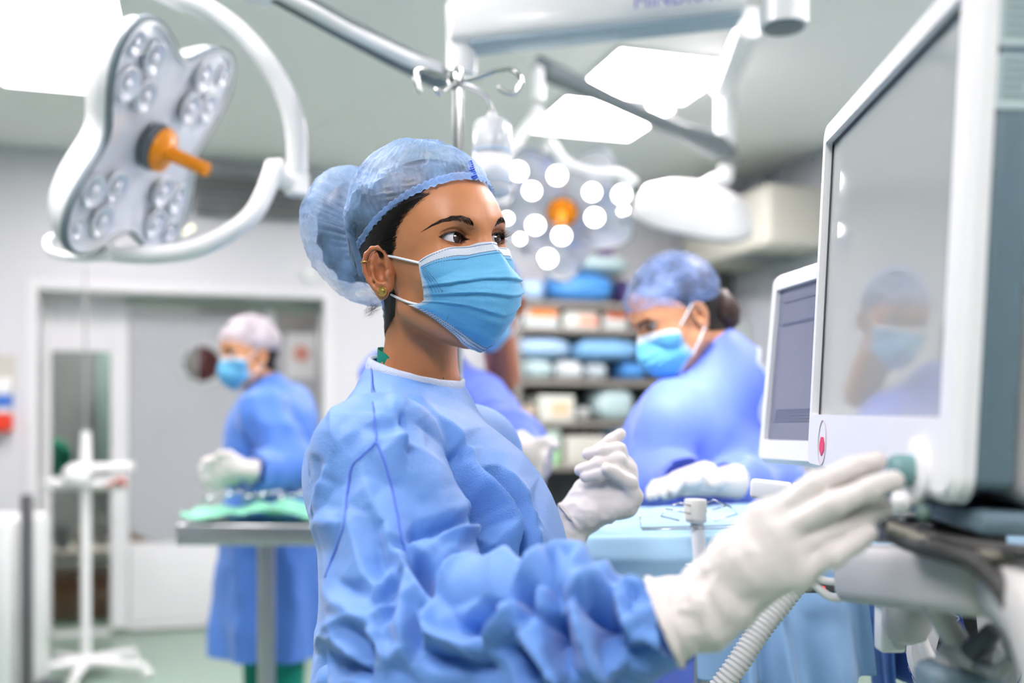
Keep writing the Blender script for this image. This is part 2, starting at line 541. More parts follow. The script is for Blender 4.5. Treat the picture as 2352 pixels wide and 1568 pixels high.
tag(k.build('surgical_cap_bag', mat('emerald cloth', (0, 140, 108), 0.7)), 'emerald green cloth bundle hanging behind the glazed door', 'cloth bundle')
rthing('curtain', 'pale green curtain in the dim room behind the glazed door', 'curtain', [(ag1 + .1 + i * .05, ag1 + .14 + i * .05, -2.2 + .015 * (i % 2), -2.17 + .015 * (i % 2), .9, 2.0) for i in range(6)], mat('pale green cloth', (138, 160, 155), 0.7))

# --- ceiling lights: pairs of square panels in rows
M_DIFF = mat('lit diffuser', (255, 255, 255), 0.5, var=0, emit=(255, 246, 250), estr=PANEL_STRENGTH)
M_FRM = mat('panel frame', (240, 240, 238), 0.4)
p0 = (Vector((.104, 5.68, 0)) - RO)
pa0, pb0 = p0.dot(E1), p0.dot(E2)
labels = {(0, 0): 'square ceiling light panel beyond the diagonal grey ceiling arm, nearest the shelves', (0, 1): 'square ceiling light panel right in front of the one nearest the shelves',
          (1, 0): 'square ceiling light panel above the unlit surgical lamp, nearer the wide doorway', (1, 1): 'square ceiling light panel above the unlit surgical lamp, cut by the frame'}
for row in range(3):
    for colm in range(2):
        for q in range(2):
            a = pa0 - 2.70 * colm; b = pb0 + 2.75 * row + .70 * q
            lb = labels.get((colm, q)) if row == 0 else 'square ceiling light panel over the near half of the operating room'
            o = empty('ceiling_light', room(a + .3, b + .3, CEIL), lb, 'ceiling light', 'ceiling light panels')
            k = MB()
            for (x0, x1, y0, y1) in ((-.012, .0, -.012, .612), (.6, .612, -.012, .612), (0, .6, -.012, 0), (0, .6, .6, .612)):
                rbox(k, a + x0, a + x1, b + y0, b + y1, CEIL - .022, CEIL)
            k.build('frame', M_FRM, o, smooth=False)
            k = MB(); rbox(k, a, a + .6, b, b + .6, CEIL - .016, CEIL - .004); k.build('diffuser', M_DIFF, o, smooth=False)

# added ceiling light, out of view, to brighten the room behind the glazed door
o = empty('ceiling_light', room(ag2, -1.2, CEIL), 'added square ceiling light panel, out of view, lighting the room behind the glazed door', 'ceiling light', 'ceiling light panels')
k = MB(); rbox(k, ag2 - .3, ag2 + .3, -1.5, -.9, CEIL - .016, CEIL - .004); k.build('diffuser', mat('lit diffuser added', (255, 255, 255), 0.5, var=0, emit=(255, 250, 245), estr=45.0), o, smooth=False)
k = MB(); rbox(k, ag2 - .32, ag2 - .3, -1.52, -.88, CEIL - .022, CEIL); rbox(k, ag2 + .3, ag2 + .32, -1.52, -.88, CEIL - .022, CEIL); k.build('frame', M_FRM, o, smooth=False)
# --- on the back wall
k0 = on_wall(568, 446, .06)
ac = empty('air_conditioner', k0, 'long dark grey air unit high on the back wall behind the unlit surgical lamp', 'air conditioner')
a0, a1 = wall_a(445, .12), wall_a(700, .12); z0, z1 = wall_z(560, 492, .12), wall_z(560, 405, .12)
k = MB(); rbox(k, a0, a1, 0, .12, z0, z1, bevel=.015); k.build('housing', mat('unit grey', (120, 122, 122), 0.5), ac)
k = MB()
for i in range(4): rbox(k, a0 + .03, a1 - .03, .118, .128, z0 + .03 + i * .045, z0 + .05 + i * .045)
k.build('outlet_slats', mat('unit slats', (96, 98, 98), 0.5), ac)
k0 = on_wall(385, 525, .03)
sg = empty('indicator_panel', k0, 'small wall panel with a row of lit cream lamps above the wide doorway', 'indicator panel')
a0 = wall_a(385, .03); 
k = MB(); rbox(k, a0 - .17, a0 + .17, 0, .03, k0.z - .055, k0.z + .055, bevel=.006); k.build('back_plate', M_WALL, sg)
for i in range(8):
    k = MB(); k.lathe([(0, .03), (.014, .03), (.012, .036), (0, .038)], room(a0 - .14 + .04 * i, 0, k0.z + (.012 if i % 2 else -.012)), E2, 16)
    k.build('lamp', mat('cream lamp', (255, 250, 220), 0.4, var=0, emit=(255, 250, 215), estr=2.2), sg)
k0 = on_wall(712, 628, .0)
k = MB(); k.lathe([(0, .035), (.04, .034), (.055, .02), (.06, 0)], k0, E2, 32); tag(k.build('smoke_sensor', M_WHITE), 'small round white sensor on the back wall above the doorway corner', 'sensor')
# glove dispenser left of the doorway
k0 = on_wall(8, 935, .1)
gd = empty('glove_dispenser', k0, 'wall dispenser holding glove boxes at the left edge of the doorway', 'dispenser')
a0 = wall_a(-26, .1); a1 = wall_a(24, .1)
k = MB(); rbox(k, a0, a1, 0, .10, wall_z(8, 905, .1), wall_z(8, 868, .1), bevel=.006); k.build('white_box', M_WHITE, gd)
k = MB(); rbox(k, a0, a1, 0, .10, wall_z(8, 936, .1), wall_z(8, 906, .1), bevel=.006); k.build('blue_box', mat('blue carton', (70, 120, 205), 0.5), gd)
k = MB(); rbox(k, a0, a1, 0, .10, wall_z(8, 948, .1), wall_z(8, 937, .1), bevel=.004); k.build('white_band', M_WHITE, gd)
k = MB(); rbox(k, a0, a1, 0, .11, wall_z(8, 990, .1), wall_z(8, 949, .1), bevel=.006); k.build('red_box', mat('red carton', (226, 58, 30), 0.5), gd)
k = MB(); rbox(k, a0 - .05, a1 + .015, 0, .012, wall_z(8, 900, .0), wall_z(8, 815, .0)); tag(k.build('wall_plate', mat('beige plate', (198, 194, 184), 0.4)), 'beige steel plate on the wall above the glove dispenser', 'plate')
# right wall: small grey phone unit, box duct under the ceiling, green bottle rack
def on_right(x, y, off=0.0):
    u = (x - CX) / F
    o = RO - E1 * off
    t_ = (u * o.y - o.x) / (E2.x - u * E2.y)
    p = o + E2 * t_
    p.z = CAMZ - (y - HY) / F * p.y
    return p
def right_b(x, off=0.0): return (on_right(x, 900, off) - RO).dot(E2)
# ------------------------------------------------------------------ heads (local frame in metres: x forward, y left, z up, origin between the ears)
mm = 0.001
def head_rot(yaw, pitch, roll):
    y, p, r = [math.radians(k) for k in (yaw, pitch, roll)]
    cr, sr = math.cos(r), math.sin(r); Rx = np.array([[1, 0, 0], [0, cr, -sr], [0, sr, cr]])
    cp, sp = math.cos(p), math.sin(p); Ry = np.array([[cp, 0, -sp], [0, 1, 0], [sp, 0, cp]])
    cy, sy = math.cos(-y), math.sin(-y); Rz = np.array([[cy, -sy, 0], [sy, cy, 0], [0, 0, 1]])
    return Rz @ Ry @ Rx

EYE_C = np.array([68.3, 31.5, 31.0]) * mm
EYE_R = 12.8 * mm
def d_head(P, neck=((-28, 0, -55), (-56, 0, -215), 44.5, 46), trap=True):
    A = np.abs(P[..., 1:2])
    Pm = np.concatenate([P[..., :1], A, P[..., 2:]], -1)          # mirrored half
    d = d_ell(P, np.array([-8, 0, 42]) * mm, np.array([98, 73, 87]) * mm)
    d = smin(d, d_ell(P, np.array([42, 0, 30]) * mm, np.array([50, 55, 74]) * mm), 30 * mm)       # forehead and mid face
    d = smin(d, d_ell(P, np.array([38, 0, -28]) * mm, np.array([52, 51, 58]) * mm), 30 * mm)
    d = smin(d, d_cone(Pm, np.array([10, 45, -46]) * mm, np.array([68, 10, -80]) * mm, 14 * mm, 13 * mm), 28 * mm)   # jaw
    d = smin(d, d_ell(Pm, np.array([61, 39, -6]) * mm, np.array([19, 19, 17]) * mm), 26 * mm)     # cheek bone
    d = smin(d, d_cone(Pm, np.array([83, 7, 47]) * mm, np.array([71, 35, 48]) * mm, 7.5 * mm, 7.5 * mm), 16 * mm)     # brow ridge
    sk = d_ell(Pm, np.array([92, 32, 31]) * mm, np.array([17, 20, 12.5]) * mm)
    d = smax(d, -sk, 14 * mm)                                                                      # eye socket
    d = smin(d, d_cone(P, np.array([81, 0, 35]) * mm, np.array([109, 0, -6]) * mm, 7 * mm, 9.5 * mm), 12 * mm)  # nose
    d = smin(d, d_ell(Pm, np.array([100, 12, -12]) * mm, np.array([11, 8, 8]) * mm), 8 * mm)
    d = smin(d, d_ell(P, np.array([93, 0, -42]) * mm, np.array([12, 24, 12]) * mm), 12 * mm)      # mouth
    d = smin(d, np.linalg.norm(Pm - EYE_C, axis=-1) - (EYE_R + 1.7 * mm), 5 * mm)
    n0, n1, ra, rb = neck
    d = smin(d, d_cone(P, np.array(n0) * mm, np.array(n1) * mm, ra * mm, rb * mm), 22 * mm)
    if trap:
        d = smin(d, d_cone(Pm, np.array([-52, 20, -145]) * mm, np.array([-52, 110, -215]) * mm, 30 * mm, 42 * mm), 40 * mm)
    return d

def trace(fn, D, c0, it=26, r0=0.05):
    r = np.full(len(D), r0)
    for _ in range(it):
        r = r - 0.9 * fn(c0 + D * r[:, None])
        r = np.clip(r, 0.01, 0.36)
    return r
def dirs(az, el):
    return np.stack([np.cos(el) * np.cos(az), np.cos(el) * np.sin(az), np.sin(el)], -1)
C0 = np.array([0.004, 0, 0.012])

def surf_x(yz, fn=d_head, hi=0.135, lo=0.02):
    """front surface x at (y, z) of the head"""
    yz = np.asarray(yz, float)
    P = np.concatenate([np.full((len(yz), 1), hi), yz], 1)
    for _ in range(40):
        P[:, 0] -= 0.8 * np.clip(fn(P), -0.02, 0.02)
    return P

LIDC, LIDW = 1.2 * mm, 17.2 * mm
def lid_up(s):   # upper lid margin (metres), s positive towards the temple
    q = np.clip((s - LIDC) / LIDW, -1, 1); return 6.2 * mm * (1 - np.abs(q) ** 2.0) + 0.09 * s
def lid_lo(s):
    q = np.clip((s - LIDC) / LIDW, -1, 1); return -4.9 * mm * (1 - np.abs(q) ** 2.2) + 0.09 * s

def axis_samples(segs):
    out = []
    for a, b, st in segs:
        n = max(2, int(round((b - a) / st)))
        out.append(np.linspace(a, b, n, endpoint=False))
    out.append([segs[-1][1]])
    return np.radians(np.concatenate(out))

def head_grid(fn, az, el):
    A, E = np.meshgrid(az, el, indexing='ij')
    D = dirs(A, E).reshape(-1, 3)
    # coarse trace then refine
    ia = np.unique(np.r_[np.arange(0, len(az), 3), len(az) - 1]); ie = np.unique(np.r_[np.arange(0, len(el), 3), len(el) - 1])
    Dc = dirs(*np.meshgrid(az[ia], el[ie], indexing='ij')).reshape(-1, 3)
    rc = trace(fn, Dc, C0).reshape(len(ia), len(ie))
    r1 = np.stack([np.interp(az, az[ia], rc[:, j]) for j in range(len(ie))], 1)
    r2 = np.stack([np.interp(el, el[ie], r1[i]) for i in range(len(az))], 0)
    r = r2.ravel()
    for _ in range(5):
        r = r - 0.85 * np.clip(fn(C0 + D * r[:, None]), -.01, .01)
    return A, E, D, r

def grid_quads(nu, nv, wrap):
    i = np.arange(nu if wrap else nu - 1)[:, None]; j = np.arange(nv - 1)[None]
    i2 = (i + 1) % nu
    return np.stack([i * nv + j, i2 * nv + j, i2 * nv + j + 1, i * nv + j + 1], -1).reshape(-1, 4)

def ear_net(side, h=0.9 * mm, scale=1.0):
    """ear in (u back, v up, w out) millimetres, returned in head coordinates"""
    def fn(Q):
        P = Q / mm
        u = np.array([1, 0, 0])
        hx = [(9, 1, -2), (4, 7, 0), (2.5, 15, 1), (5, 23, 2), (12, 27.5, 3), (20, 27, 4), (27, 21, 5), (30, 12, 5.5), (29.5, 2, 5), (26, -8, 4), (20.5, -16, 2.5), (15, -22, 1.5)]
        d = np.full(len(P), 99.0)
        for a, b in zip(hx[:-1], hx[1:]): d = smin(d, d_cone(P, a, b, 2.6, 2.6), 2.0)
        ax = [(17, 21, -.5), (21.5, 14, 1), (22.5, 5, 1.5), (20, -5, 1.5), (14.5, -11.5, 1.5), (10, -12.5, 1)]
        e = np.full(len(P), 99.0)
        for a, b in zip(ax[:-1], ax[1:]): e = smin(e, d_cone(P, a, b, 2.8, 2.8), 2.5)
        d = smin(d, e, 3.0)
        d = smin(d, d_ell(P, (10, 17, -2.5), (9, 11, 2.6)), 3.0)
        plate = d_ell(P, (17, 5, -2.5), (14, 22, 2.2))
        d = smin(d, plate, 3.0)
        bowl = d_ell(P, (11.5, -1, -6), (12, 14, 6)); d = smin(d, bowl, 4)
        d = smax(d, -d_ell(P, (11.5, 0, 1.0), (7.5, 10.5, 6.5)), 3.0)
        d = smin(d, d_ell(P, (11.5, -21.5, .5), (7.8, 8.8, 3.4)), 5.0)          # lobe
        d = smin(d, d_ell(P, (4, -3.5, .5), (3.6, 5.5, 3.6)), 3.0)              # tragus
        d = smin(d, d_ell(P, (3, 8, -5), (6, 16, 5)), 5.0)                      # attachment
        d = smin(d, d_ell(P, (4, -13, -4), (5, 8, 4)), 5.0)
        return d * mm
    V, Q = surface_nets(fn, np.array([-6, -34, -14]) * mm, np.array([36, 34, 12]) * mm, h)
    V = relax(V, Q, 2, .4)
    V = V * scale
    back = np.array([-0.90, 0.42 * side, 0.0]); back /= np.linalg.norm(back)
    up = np.array([-0.13, 0.04 * side, 0.99]); up -= back * back.dot(up); up /= np.linalg.norm(up)
    out = np.cross(back, up); 
    if out[1] * side < 0: out = -out; flip = True
    else: flip = False
    o = np.array([6 * mm, 69.5 * mm * side, -1 * mm])
    W = o + V[:, :1] * back + V[:, 1:2] * up + V[:, 2:] * out
    # handedness
    if np.dot(np.cross(back, up), out) < 0: Q = Q[:, ::-1]
    return W, Q

def person_material(base, name):
    """skin: pigment from the colour attribute, fine pores, slight translucency"""
    if name in MATS: return MATS[name]
    m = bpy.data.materials.new(name); m.use_nodes = True
    nt = m.node_tree; N = nt.nodes; L = nt.links; b = N['Principled BSDF']
    at_ = N.new('ShaderNodeAttribute'); at_.attribute_name = 'pigment'
    tc = N.new('ShaderNodeTexCoord')
    nz = N.new('ShaderNodeTexNoise'); nz.inputs['Scale'].default_value = 40; nz.inputs['Detail'].default_value = 6
    L.new(tc.outputs['Object'], nz.inputs['Vector'])
    mp = N.new('ShaderNodeMapRange'); mp.inputs['From Min'].default_value = .3; mp.inputs['From Max'].default_value = .7
    mp.inputs['To Min'].default_value = .93; mp.inputs['To Max'].default_value = 1.05
    L.new(nz.outputs['Fac'], mp.inputs['Value'])
    mx = N.new('ShaderNodeVectorMath'); mx.operation = 'SCALE'
    L.new(at_.outputs['Color'], mx.inputs[0]); L.new(mp.outputs['Result'], mx.inputs['Scale'])
    L.new(mx.outputs['Vector'], b.inputs['Base Color'])
    b.inputs['Roughness'].default_value = 0.42
    b.inputs['Specular IOR Level'].default_value = 0.5
    b.inputs['Subsurface Weight'].default_value = 0.12
    b.inputs['Subsurface Radius'].default_value = (1.0, .45, .25)
    b.inputs['Subsurface Scale'].default_value = 0.006
    n2 = N.new('ShaderNodeTexNoise'); n2.inputs['Scale'].default_value = 900; n2.inputs['Detail'].default_value = 3
    L.new(tc.outputs['Object'], n2.inputs['Vector'])
    bp = N.new('ShaderNodeBump'); bp.inputs['Strength'].default_value = .22; bp.inputs['Distance'].default_value = .0006
    L.new(n2.outputs['Fac'], bp.inputs['Height']); L.new(bp.outputs['Normal'], b.inputs['Normal'])
    MATS[name] = m
    return m

def make_face(az, el, fn, skin, lid=(0.62, 0.55, 0.5), liner=True):
    """vertices (head frame), quads and pigment of head + neck"""
    A, E, D, r = head_grid(fn, az, el)
    V = C0 + D * r[:, None]
    skin = np.array(lin(skin)[:3])
    Cc = np.tile(skin, (len(V), 1))
    for side in (1, -1):
        c = EYE_C * [1, side, 1]
        s = (V[:, 1] - c[1]) * side; t = V[:, 2] - c[2]
        nearm = (V[:, 0] > c[0] - 6 * mm) & (np.abs(s) < 26 * mm) & (np.abs(t) < 22 * mm)
        up = lid_up(s); lo = lid_lo(s)
        ins = np.minimum(np.minimum(up - t, t - lo), (LIDW - np.abs(s - LIDC)))      # > 0 inside the opening
        k = smooth01(-0.15 * mm, 0.55 * mm, ins) * nearm
        V[:, 0] -= k * 6.0 * mm
        # margin thickness, lid crease, soft bag below
        edge = np.exp(-((ins + .55 * mm) / (.5 * mm)) ** 2) * nearm * (np.abs(s) < 17 * mm)
        V[:, 0] += edge * .35 * mm
        cr = np.exp(-((t - (up * 1.0 + 4.0 * mm + .0 * s)) / (.75 * mm)) ** 2) * nearm * smooth01(20 * mm, 13 * mm, np.abs(s))
        V[:, 0] -= cr * 1.3 * mm
        fold = np.exp(-((t - (up + 6.2 * mm)) / (1.6 * mm)) ** 2) * nearm * smooth01(19 * mm, 11 * mm, np.abs(s))
        V[:, 0] += fold * .9 * mm
        low = np.exp(-((t - (lo - 3.6 * mm)) / (.9 * mm)) ** 2) * nearm * smooth01(14 * mm, 8 * mm, np.abs(s))
        V[:, 0] -= low * .45 * mm
        # pigment: lid shade, liner at the margin, wet corner
        lidm = smooth01(5.5 * mm, 2.0 * mm, t - up) * smooth01(-.5 * mm, .5 * mm, t - up) * nearm * smooth01(18 * mm, 13 * mm, np.abs(s))
        Cc = Cc * (1 - (.38 * lidm)[:, None] * np.array([.7, 1.0, 1.1]))
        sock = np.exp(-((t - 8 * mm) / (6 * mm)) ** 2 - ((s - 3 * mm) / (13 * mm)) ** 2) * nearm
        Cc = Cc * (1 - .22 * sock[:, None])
        if liner:
            ln = smooth01(-1.3 * mm, -.35 * mm, ins) * nearm
            ln = np.maximum(ln * (t > (up + lo) / 2), .75 * smooth01(-.9 * mm, -.2 * mm, ins) * nearm)
            Cc = Cc * (1 - ln[:, None]) + np.array([.022, .014, .011]) * ln[:, None]
        wet = smooth01(.4 * mm, 1.0 * mm, ins) * nearm
        Cc = Cc * (1 - wet[:, None]) + np.array([.32, .13, .10]) * wet[:, None]
    # lips
    lipm = np.exp(-((V[:, 2] + 44 * mm) / (9 * mm)) ** 2 - (V[:, 1] / (20 * mm)) ** 2) * (V[:, 0] > .08)
    Cc = Cc * (1 - (.35 * lipm)[:, None] * np.array([.3, 1, .9]))
    Q = grid_quads(len(az), len(el), False)
    return V, Q, np.clip(Cc, 0, 1)

def xform(V, R, o): return V @ R.T + np.asarray(o)

M_EYE = None
def eye_mesh(gaze, R=EYE_R):
    """eyeball with cornea bulge, iris and pupil as pigment"""
    n, k = 64, 56
    th = np.concatenate([np.linspace(0, math.radians(34), 40), np.linspace(math.radians(36), math.pi, 16)])
    g = np.array(gaze) / np.linalg.norm(gaze)
    a = np.cross(g, [0, 0, 1]); a /= np.linalg.norm(a); b = np.cross(a, g)
    ph = np.linspace(0, 2 * math.pi, n, endpoint=False)
    T, Pp = np.meshgrid(th, ph, indexing='ij')
    ir = math.radians(28.5)
    rr = R * (1 + .035 * np.cos(np.clip(T / ir, 0, 1) * math.pi / 2) ** 2)
    V = rr[..., None] * (np.cos(T)[..., None] * g + np.sin(T)[..., None] * (np.cos(Pp)[..., None] * a + np.sin(Pp)[..., None] * b))
    scl = np.array([.74, .74, .76]); irc = np.array([.034, .017, .010]); lim = np.array([.012, .008, .007]); pup = np.array([.003, .003, .003])
    C = np.zeros(V.shape)
    ripple = 1 + .45 * np.sin(Pp * 23 + 3 * np.sin(Pp * 5))
    q = T / ir
    C[:] = scl
    k1 = smooth01(1.06, .97, q)[..., None]; C = C * (1 - k1) + lim * k1
    k2 = smooth01(.95, .72, q)[..., None]; C = C * (1 - k2) + irc * ripple[..., None] * k2
    k3 = smooth01(.42, .36, q)[..., None]; C = C * (1 - k3) + pup * k3
    Q = []
    m = len(th)
    for i in range(m - 1):
        for j in range(n): Q.append((i * n + j, i * n + (j + 1) % n, (i + 1) * n + (j + 1) % n, (i + 1) * n + j))
    return V.reshape(-1, 3), np.array(Q), C.reshape(-1, 3)

def attr_mat(name, attr='pigment', rough=.1, coat=0.0, spec=.5, bump=0.0):
    if name in MATS: return MATS[name]
    m = bpy.data.materials.new(name); m.use_nodes = True
    nt = m.node_tree; N = nt.nodes; L = nt.links; b = N['Principled BSDF']
    a = N.new('ShaderNodeAttribute'); a.attribute_name = attr
    L.new(a.outputs['Color'], b.inputs['Base Color'])
    b.inputs['Roughness'].default_value = rough; b.inputs['Coat Weight'].default_value = coat; b.inputs['Coat Roughness'].default_value = .02
    b.inputs['Specular IOR Level'].default_value = spec
    if bump:
        tc = N.new('ShaderNodeTexCoord'); n2 = N.new('ShaderNodeTexNoise'); n2.inputs['Scale'].default_value = 700
        L.new(tc.outputs['Object'], n2.inputs['Vector'])
        bp = N.new('ShaderNodeBump'); bp.inputs['Strength'].default_value = bump; bp.inputs['Distance'].default_value = .001
        L.new(n2.outputs['Fac'], bp.inputs['Height']); L.new(bp.outputs['Normal'], b.inputs['Normal'])
    MATS[name] = m
    return m

def strands(paths, w0=.00012, n=3):
    """tapered hairs, one three-sided tube each; paths: list of (k,3) arrays"""
    mb = MB()
    for p in paths:
        k = len(p)
        w = w0 * np.linspace(1, .25, k) * random.uniform(.8, 1.2)
        mb.tube([Vector(q) for q in p], w, n, cap=False)
    return mb
# ------------------------------------------------------------------ the woman in front: head
WR = head_rot(46.3, -1.8, 6.05)
WO = np.array([-0.0940, 1.2077, 1.5771])
woman = empty('person', (-0.13, 1.20, 0), 'woman in front in blue gown, cap and mask, reaching for the large monitor', 'person')
def to_local(p): return (np.asarray(p, float) - WO) @ WR
def pix_ray(x, y):
    d = np.array([(x - CX) / F, 1.0, -(y - HY) / F]); return np.array([0, 0, CAMZ]), d / np.linalg.norm(d)
def hit(px, fn, off=0.0):
    """first surface of fn (head frame) on the sight lines through the pixels; head-frame points"""
    px = np.atleast_2d(np.asarray(px, float))
    O = []; D = []
    for x, y in px:
        o, d = pix_ray(x, y); O.append((o - WO) @ WR); D.append(d @ WR)
    O = np.array(O); D = np.array(D); t = np.full(len(px), .8)
    best = np.full(len(px), 9.0); bt = t.copy()
    for _ in range(90):
        d = fn(O + D * t[:, None]) - off
        m = np.abs(d) < best; best[m] = np.abs(d)[m]; bt[m] = t[m]
        t = t + .7 * np.clip(d, -.02, .05)
        t = np.minimum(t, 1.7)
    return O + D * bt[:, None]

AZ = axis_samples([(-180, -68, .9), (-68, 62, .26), (62, 180, .9)])
EL = axis_samples([(-89.5, -40, 1.0), (-40, -12, .6), (-12, 40, .26), (40, 89.5, .9)])
V, Q, Cc = make_face(AZ, EL, d_head, (194, 130, 86))
for side in (-1, 1):
    ev, eq = ear_net(side, scale=1.04)
    Q = np.concatenate([Q, eq + len(V)])
    V = np.concatenate([V, ev]); 
    ec = np.tile(np.array(lin((184, 114, 74))[:3]), (len(ev), 1)); Cc = np.concatenate([Cc, ec])
me = np_mesh('body', xform(V, WR, WO), Q); color_attr(me, 'pigment', Cc)
M_SKIN = person_material(None, 'skin')
link('body', me, M_SKIN, woman)

M_EYE = attr_mat('eye', rough=.1, coat=.45)
gaze = np.array([1.0, 0.16, 0.04])
for side in (-1, 1):
    ev, eq, ec = eye_mesh(gaze)
    me = np_mesh('eye', xform(ev + EYE_C * [1, side, 1], WR, WO), eq); color_attr(me, 'pigment', ec)
    link('eye', me, M_EYE, woman)

# --- hairs: brows, lashes
M_HAIR = mat('dark hair', (24, 18, 16), 0.45, var=.3, scale=90, spec=.4)
brow_top = [(1088, 517), (1080, 503), (1062, 495), (1040, 495), (1015, 503), (993, 514), (973, 528)]
brow_bot = [(1087, 519), (1081, 519), (1064, 512), (1042, 508), (1016, 511), (994, 519), (973, 529)]
bt, bb = hit(brow_top, d_head), hit(brow_bot, d_head)
def brow_paths(n):
    out = []
    for k in range(n):
        u = RNG.random() ** .85 * (len(bt) - 1.001); i = int(u); f = u - i
        a = bt[i] * (1 - f) + bt[i + 1] * f; b = bb[i] * (1 - f) + bb[i + 1] * f
        nxt = (bt[i + 1] + bb[i + 1] - bt[i] - bb[i]); nxt /= np.linalg.norm(nxt)
        w = RNG.random(); p0 = b * (1 - w) + a * w
        upv = (a - b); upv = upv / (np.linalg.norm(upv) + 1e-9)
        lean = .9 * (1 - u / (len(bt) - 1)) ** 1.3 * (1 - .6 * w)
        dr = nxt * (1 - lean * .6) + upv * (lean - .25 * w * (u > 1)); dr /= np.linalg.norm(dr)
        L_ = random.uniform(4.0, 6.5) * mm * (1.0 if u < 4 else .75)
        pts = np.array([p0 + dr * L_ * q for q in np.linspace(0, 1, 4)])
        out.append(pts)
    X = np.concatenate(out); X[:, 0] = surf_x(X[:, 1:])[:, 0]
    X = X.reshape(-1, 4, 3); X[:, :, 0] += np.array([.1, .45, .5, .35]) * mm
    return list(X)
for side in (-1, 1):
    ps = brow_paths(900)
    if side == 1: ps = [p * [1, -1, 1] for p in ps]
    strands([xform(p, WR, WO) for p in ps], .00010).build('eyebrow', M_HAIR, woman)
def lash_paths(side, n_up=95, n_lo=48, k=1.0):
    c = EYE_C * [1, side, 1]; ps = []
    for up_, n in ((1, n_up), (0, n_lo)):
        s = (-12 + 30 * (np.arange(n) + RNG.uniform(-.35, .35, n)) / n) * mm
        t = lid_up(s) + .25 * mm if up_ else lid_lo(s) - .25 * mm
        P0 = surf_x(np.stack([c[1] + side * s, c[2] + t], 1)); P0[:, 0] += .1 * mm
        for i in range(n):
            fan = s[i] / (15 * mm)
            Ln = (RNG.uniform(5.0, 6.8) * (.75 + .3 * max(fan, -.3))) * mm * k if up_ else RNG.uniform(2.2, 3.4) * mm
            d0 = np.array([.95, side * .55 * fan, -.05 if up_ else -.35]); d1 = np.array([.45, side * .75 * fan, 1.0 if up_ else -.8])
            q = np.linspace(0, 1, 6)[:, None]
            ps.append(P0[i] + Ln * (d0 * q * .75 + d1 * q ** 2 * .6))
    return ps
for side in (-1, 1):
    strands([xform(p, WR, WO) for p in lash_paths(side, k=1.35 if side == 1 else 1.0)], .00016).build('eyelashes', mat('lashes', (12, 9, 8), .4), woman)

# --- hair: shell that leaves the skin at the hairline, strands over the temple
hl = hit([(1010, 420), (960, 455), (925, 490), (908, 520), (902, 545), (899, 570), (894, 588)], d_head)
hz = np.r_[-.30, -.05, hl[::-1, 2], .2]; hxv = np.r_[-.045, -.018, hl[::-1, 0], .09]
def hair_front(z): return np.interp(z, hz, hxv)
def d_headhair(P): return d_head(P) 
haz = axis_samples([(-180, 180, 1.0)]); hel = axis_samples([(-50, 89.5, .8)])
A, E, D, r = head_grid(d_head, haz, hel)
Pv = C0 + D * r[:, None]
lift = smooth01(-2 * mm, 14 * mm, hair_front(Pv[:, 2]) - Pv[:, 0]) * smooth01(-.088, -.06, Pv[:, 2] - .25 * (Pv[:, 0] + .06))
wv = .5 * np.sin(Pv[:, 2] * 900 + 3 * vnoise(Pv, 60, 2)) + vnoise(Pv * [1, 1, 5], 90, 4)
lift = lift * smooth01(.012, .030, np.linalg.norm(Pv * [1, 1, .8] - np.array([.002, -.072, .014]), axis=1))
rr = r - 1.5 * mm + lift * (5.0 * mm + .35 * mm * wv)
hq = grid_quads(len(haz), len(hel), False); hq = hq[(lift[hq] > .02).any(1)]
me = np_mesh('hair', xform(C0 + D * rr[:, None], WR, WO), hq)
hair = link('hair', me, M_HAIR, woman)
def push_y(P, off):
    """slide points along y onto the right side of the head, off above the skin"""
    P = P.copy()
    for _ in range(18): P[:, 1] += (d_head(P) - off) * .9
    return P
n = 1100
u = RNG.random(n); z = hl[-1, 2] - .004 + (hl[1, 2] + .01 - hl[-1, 2]) * u
x = hair_front(z) + RNG.normal(.0005, .0035, n)
L_ = RNG.uniform(.018, .045, n); slope = -.35 - .35 * u
q = np.linspace(0, 1, 6)
X = np.stack([x[:, None] - L_[:, None] * q, np.full((n, 6), -.03), z[:, None] + L_[:, None] * q * slope[:, None] * (1 - .4 * q) + .002 * np.sin(np.arange(n))[:, None] * q], -1)
off = np.tile((.2 + 5.2 * np.minimum(1, q * 1.6)) * mm, n)
X = push_y(X.reshape(-1, 3), off).reshape(n, 6, 3)
strands([xform(p, WR, WO) for p in X], .0002).build('temple_strands', M_HAIR, hair)
# short curls at the nape
ps = []
nape = hit(np.array([(862 + random.uniform(-8, 10), 700 + random.uniform(-8, 14)) for k in range(60)]), d_head)
for p in nape:
    ph = random.uniform(0, 6.28); rad = random.uniform(.0015, .004)
    ps.append(xform(np.array([p + [-.0015 * q - .001 + rad * math.cos(ph + q * .9), -.001 * q * .5 + rad * math.sin(ph + q * .9), -.0012 * q] for q in range(9)]), WR, WO))
strands(ps, .00011).build('nape_curls', M_HAIR, hair)
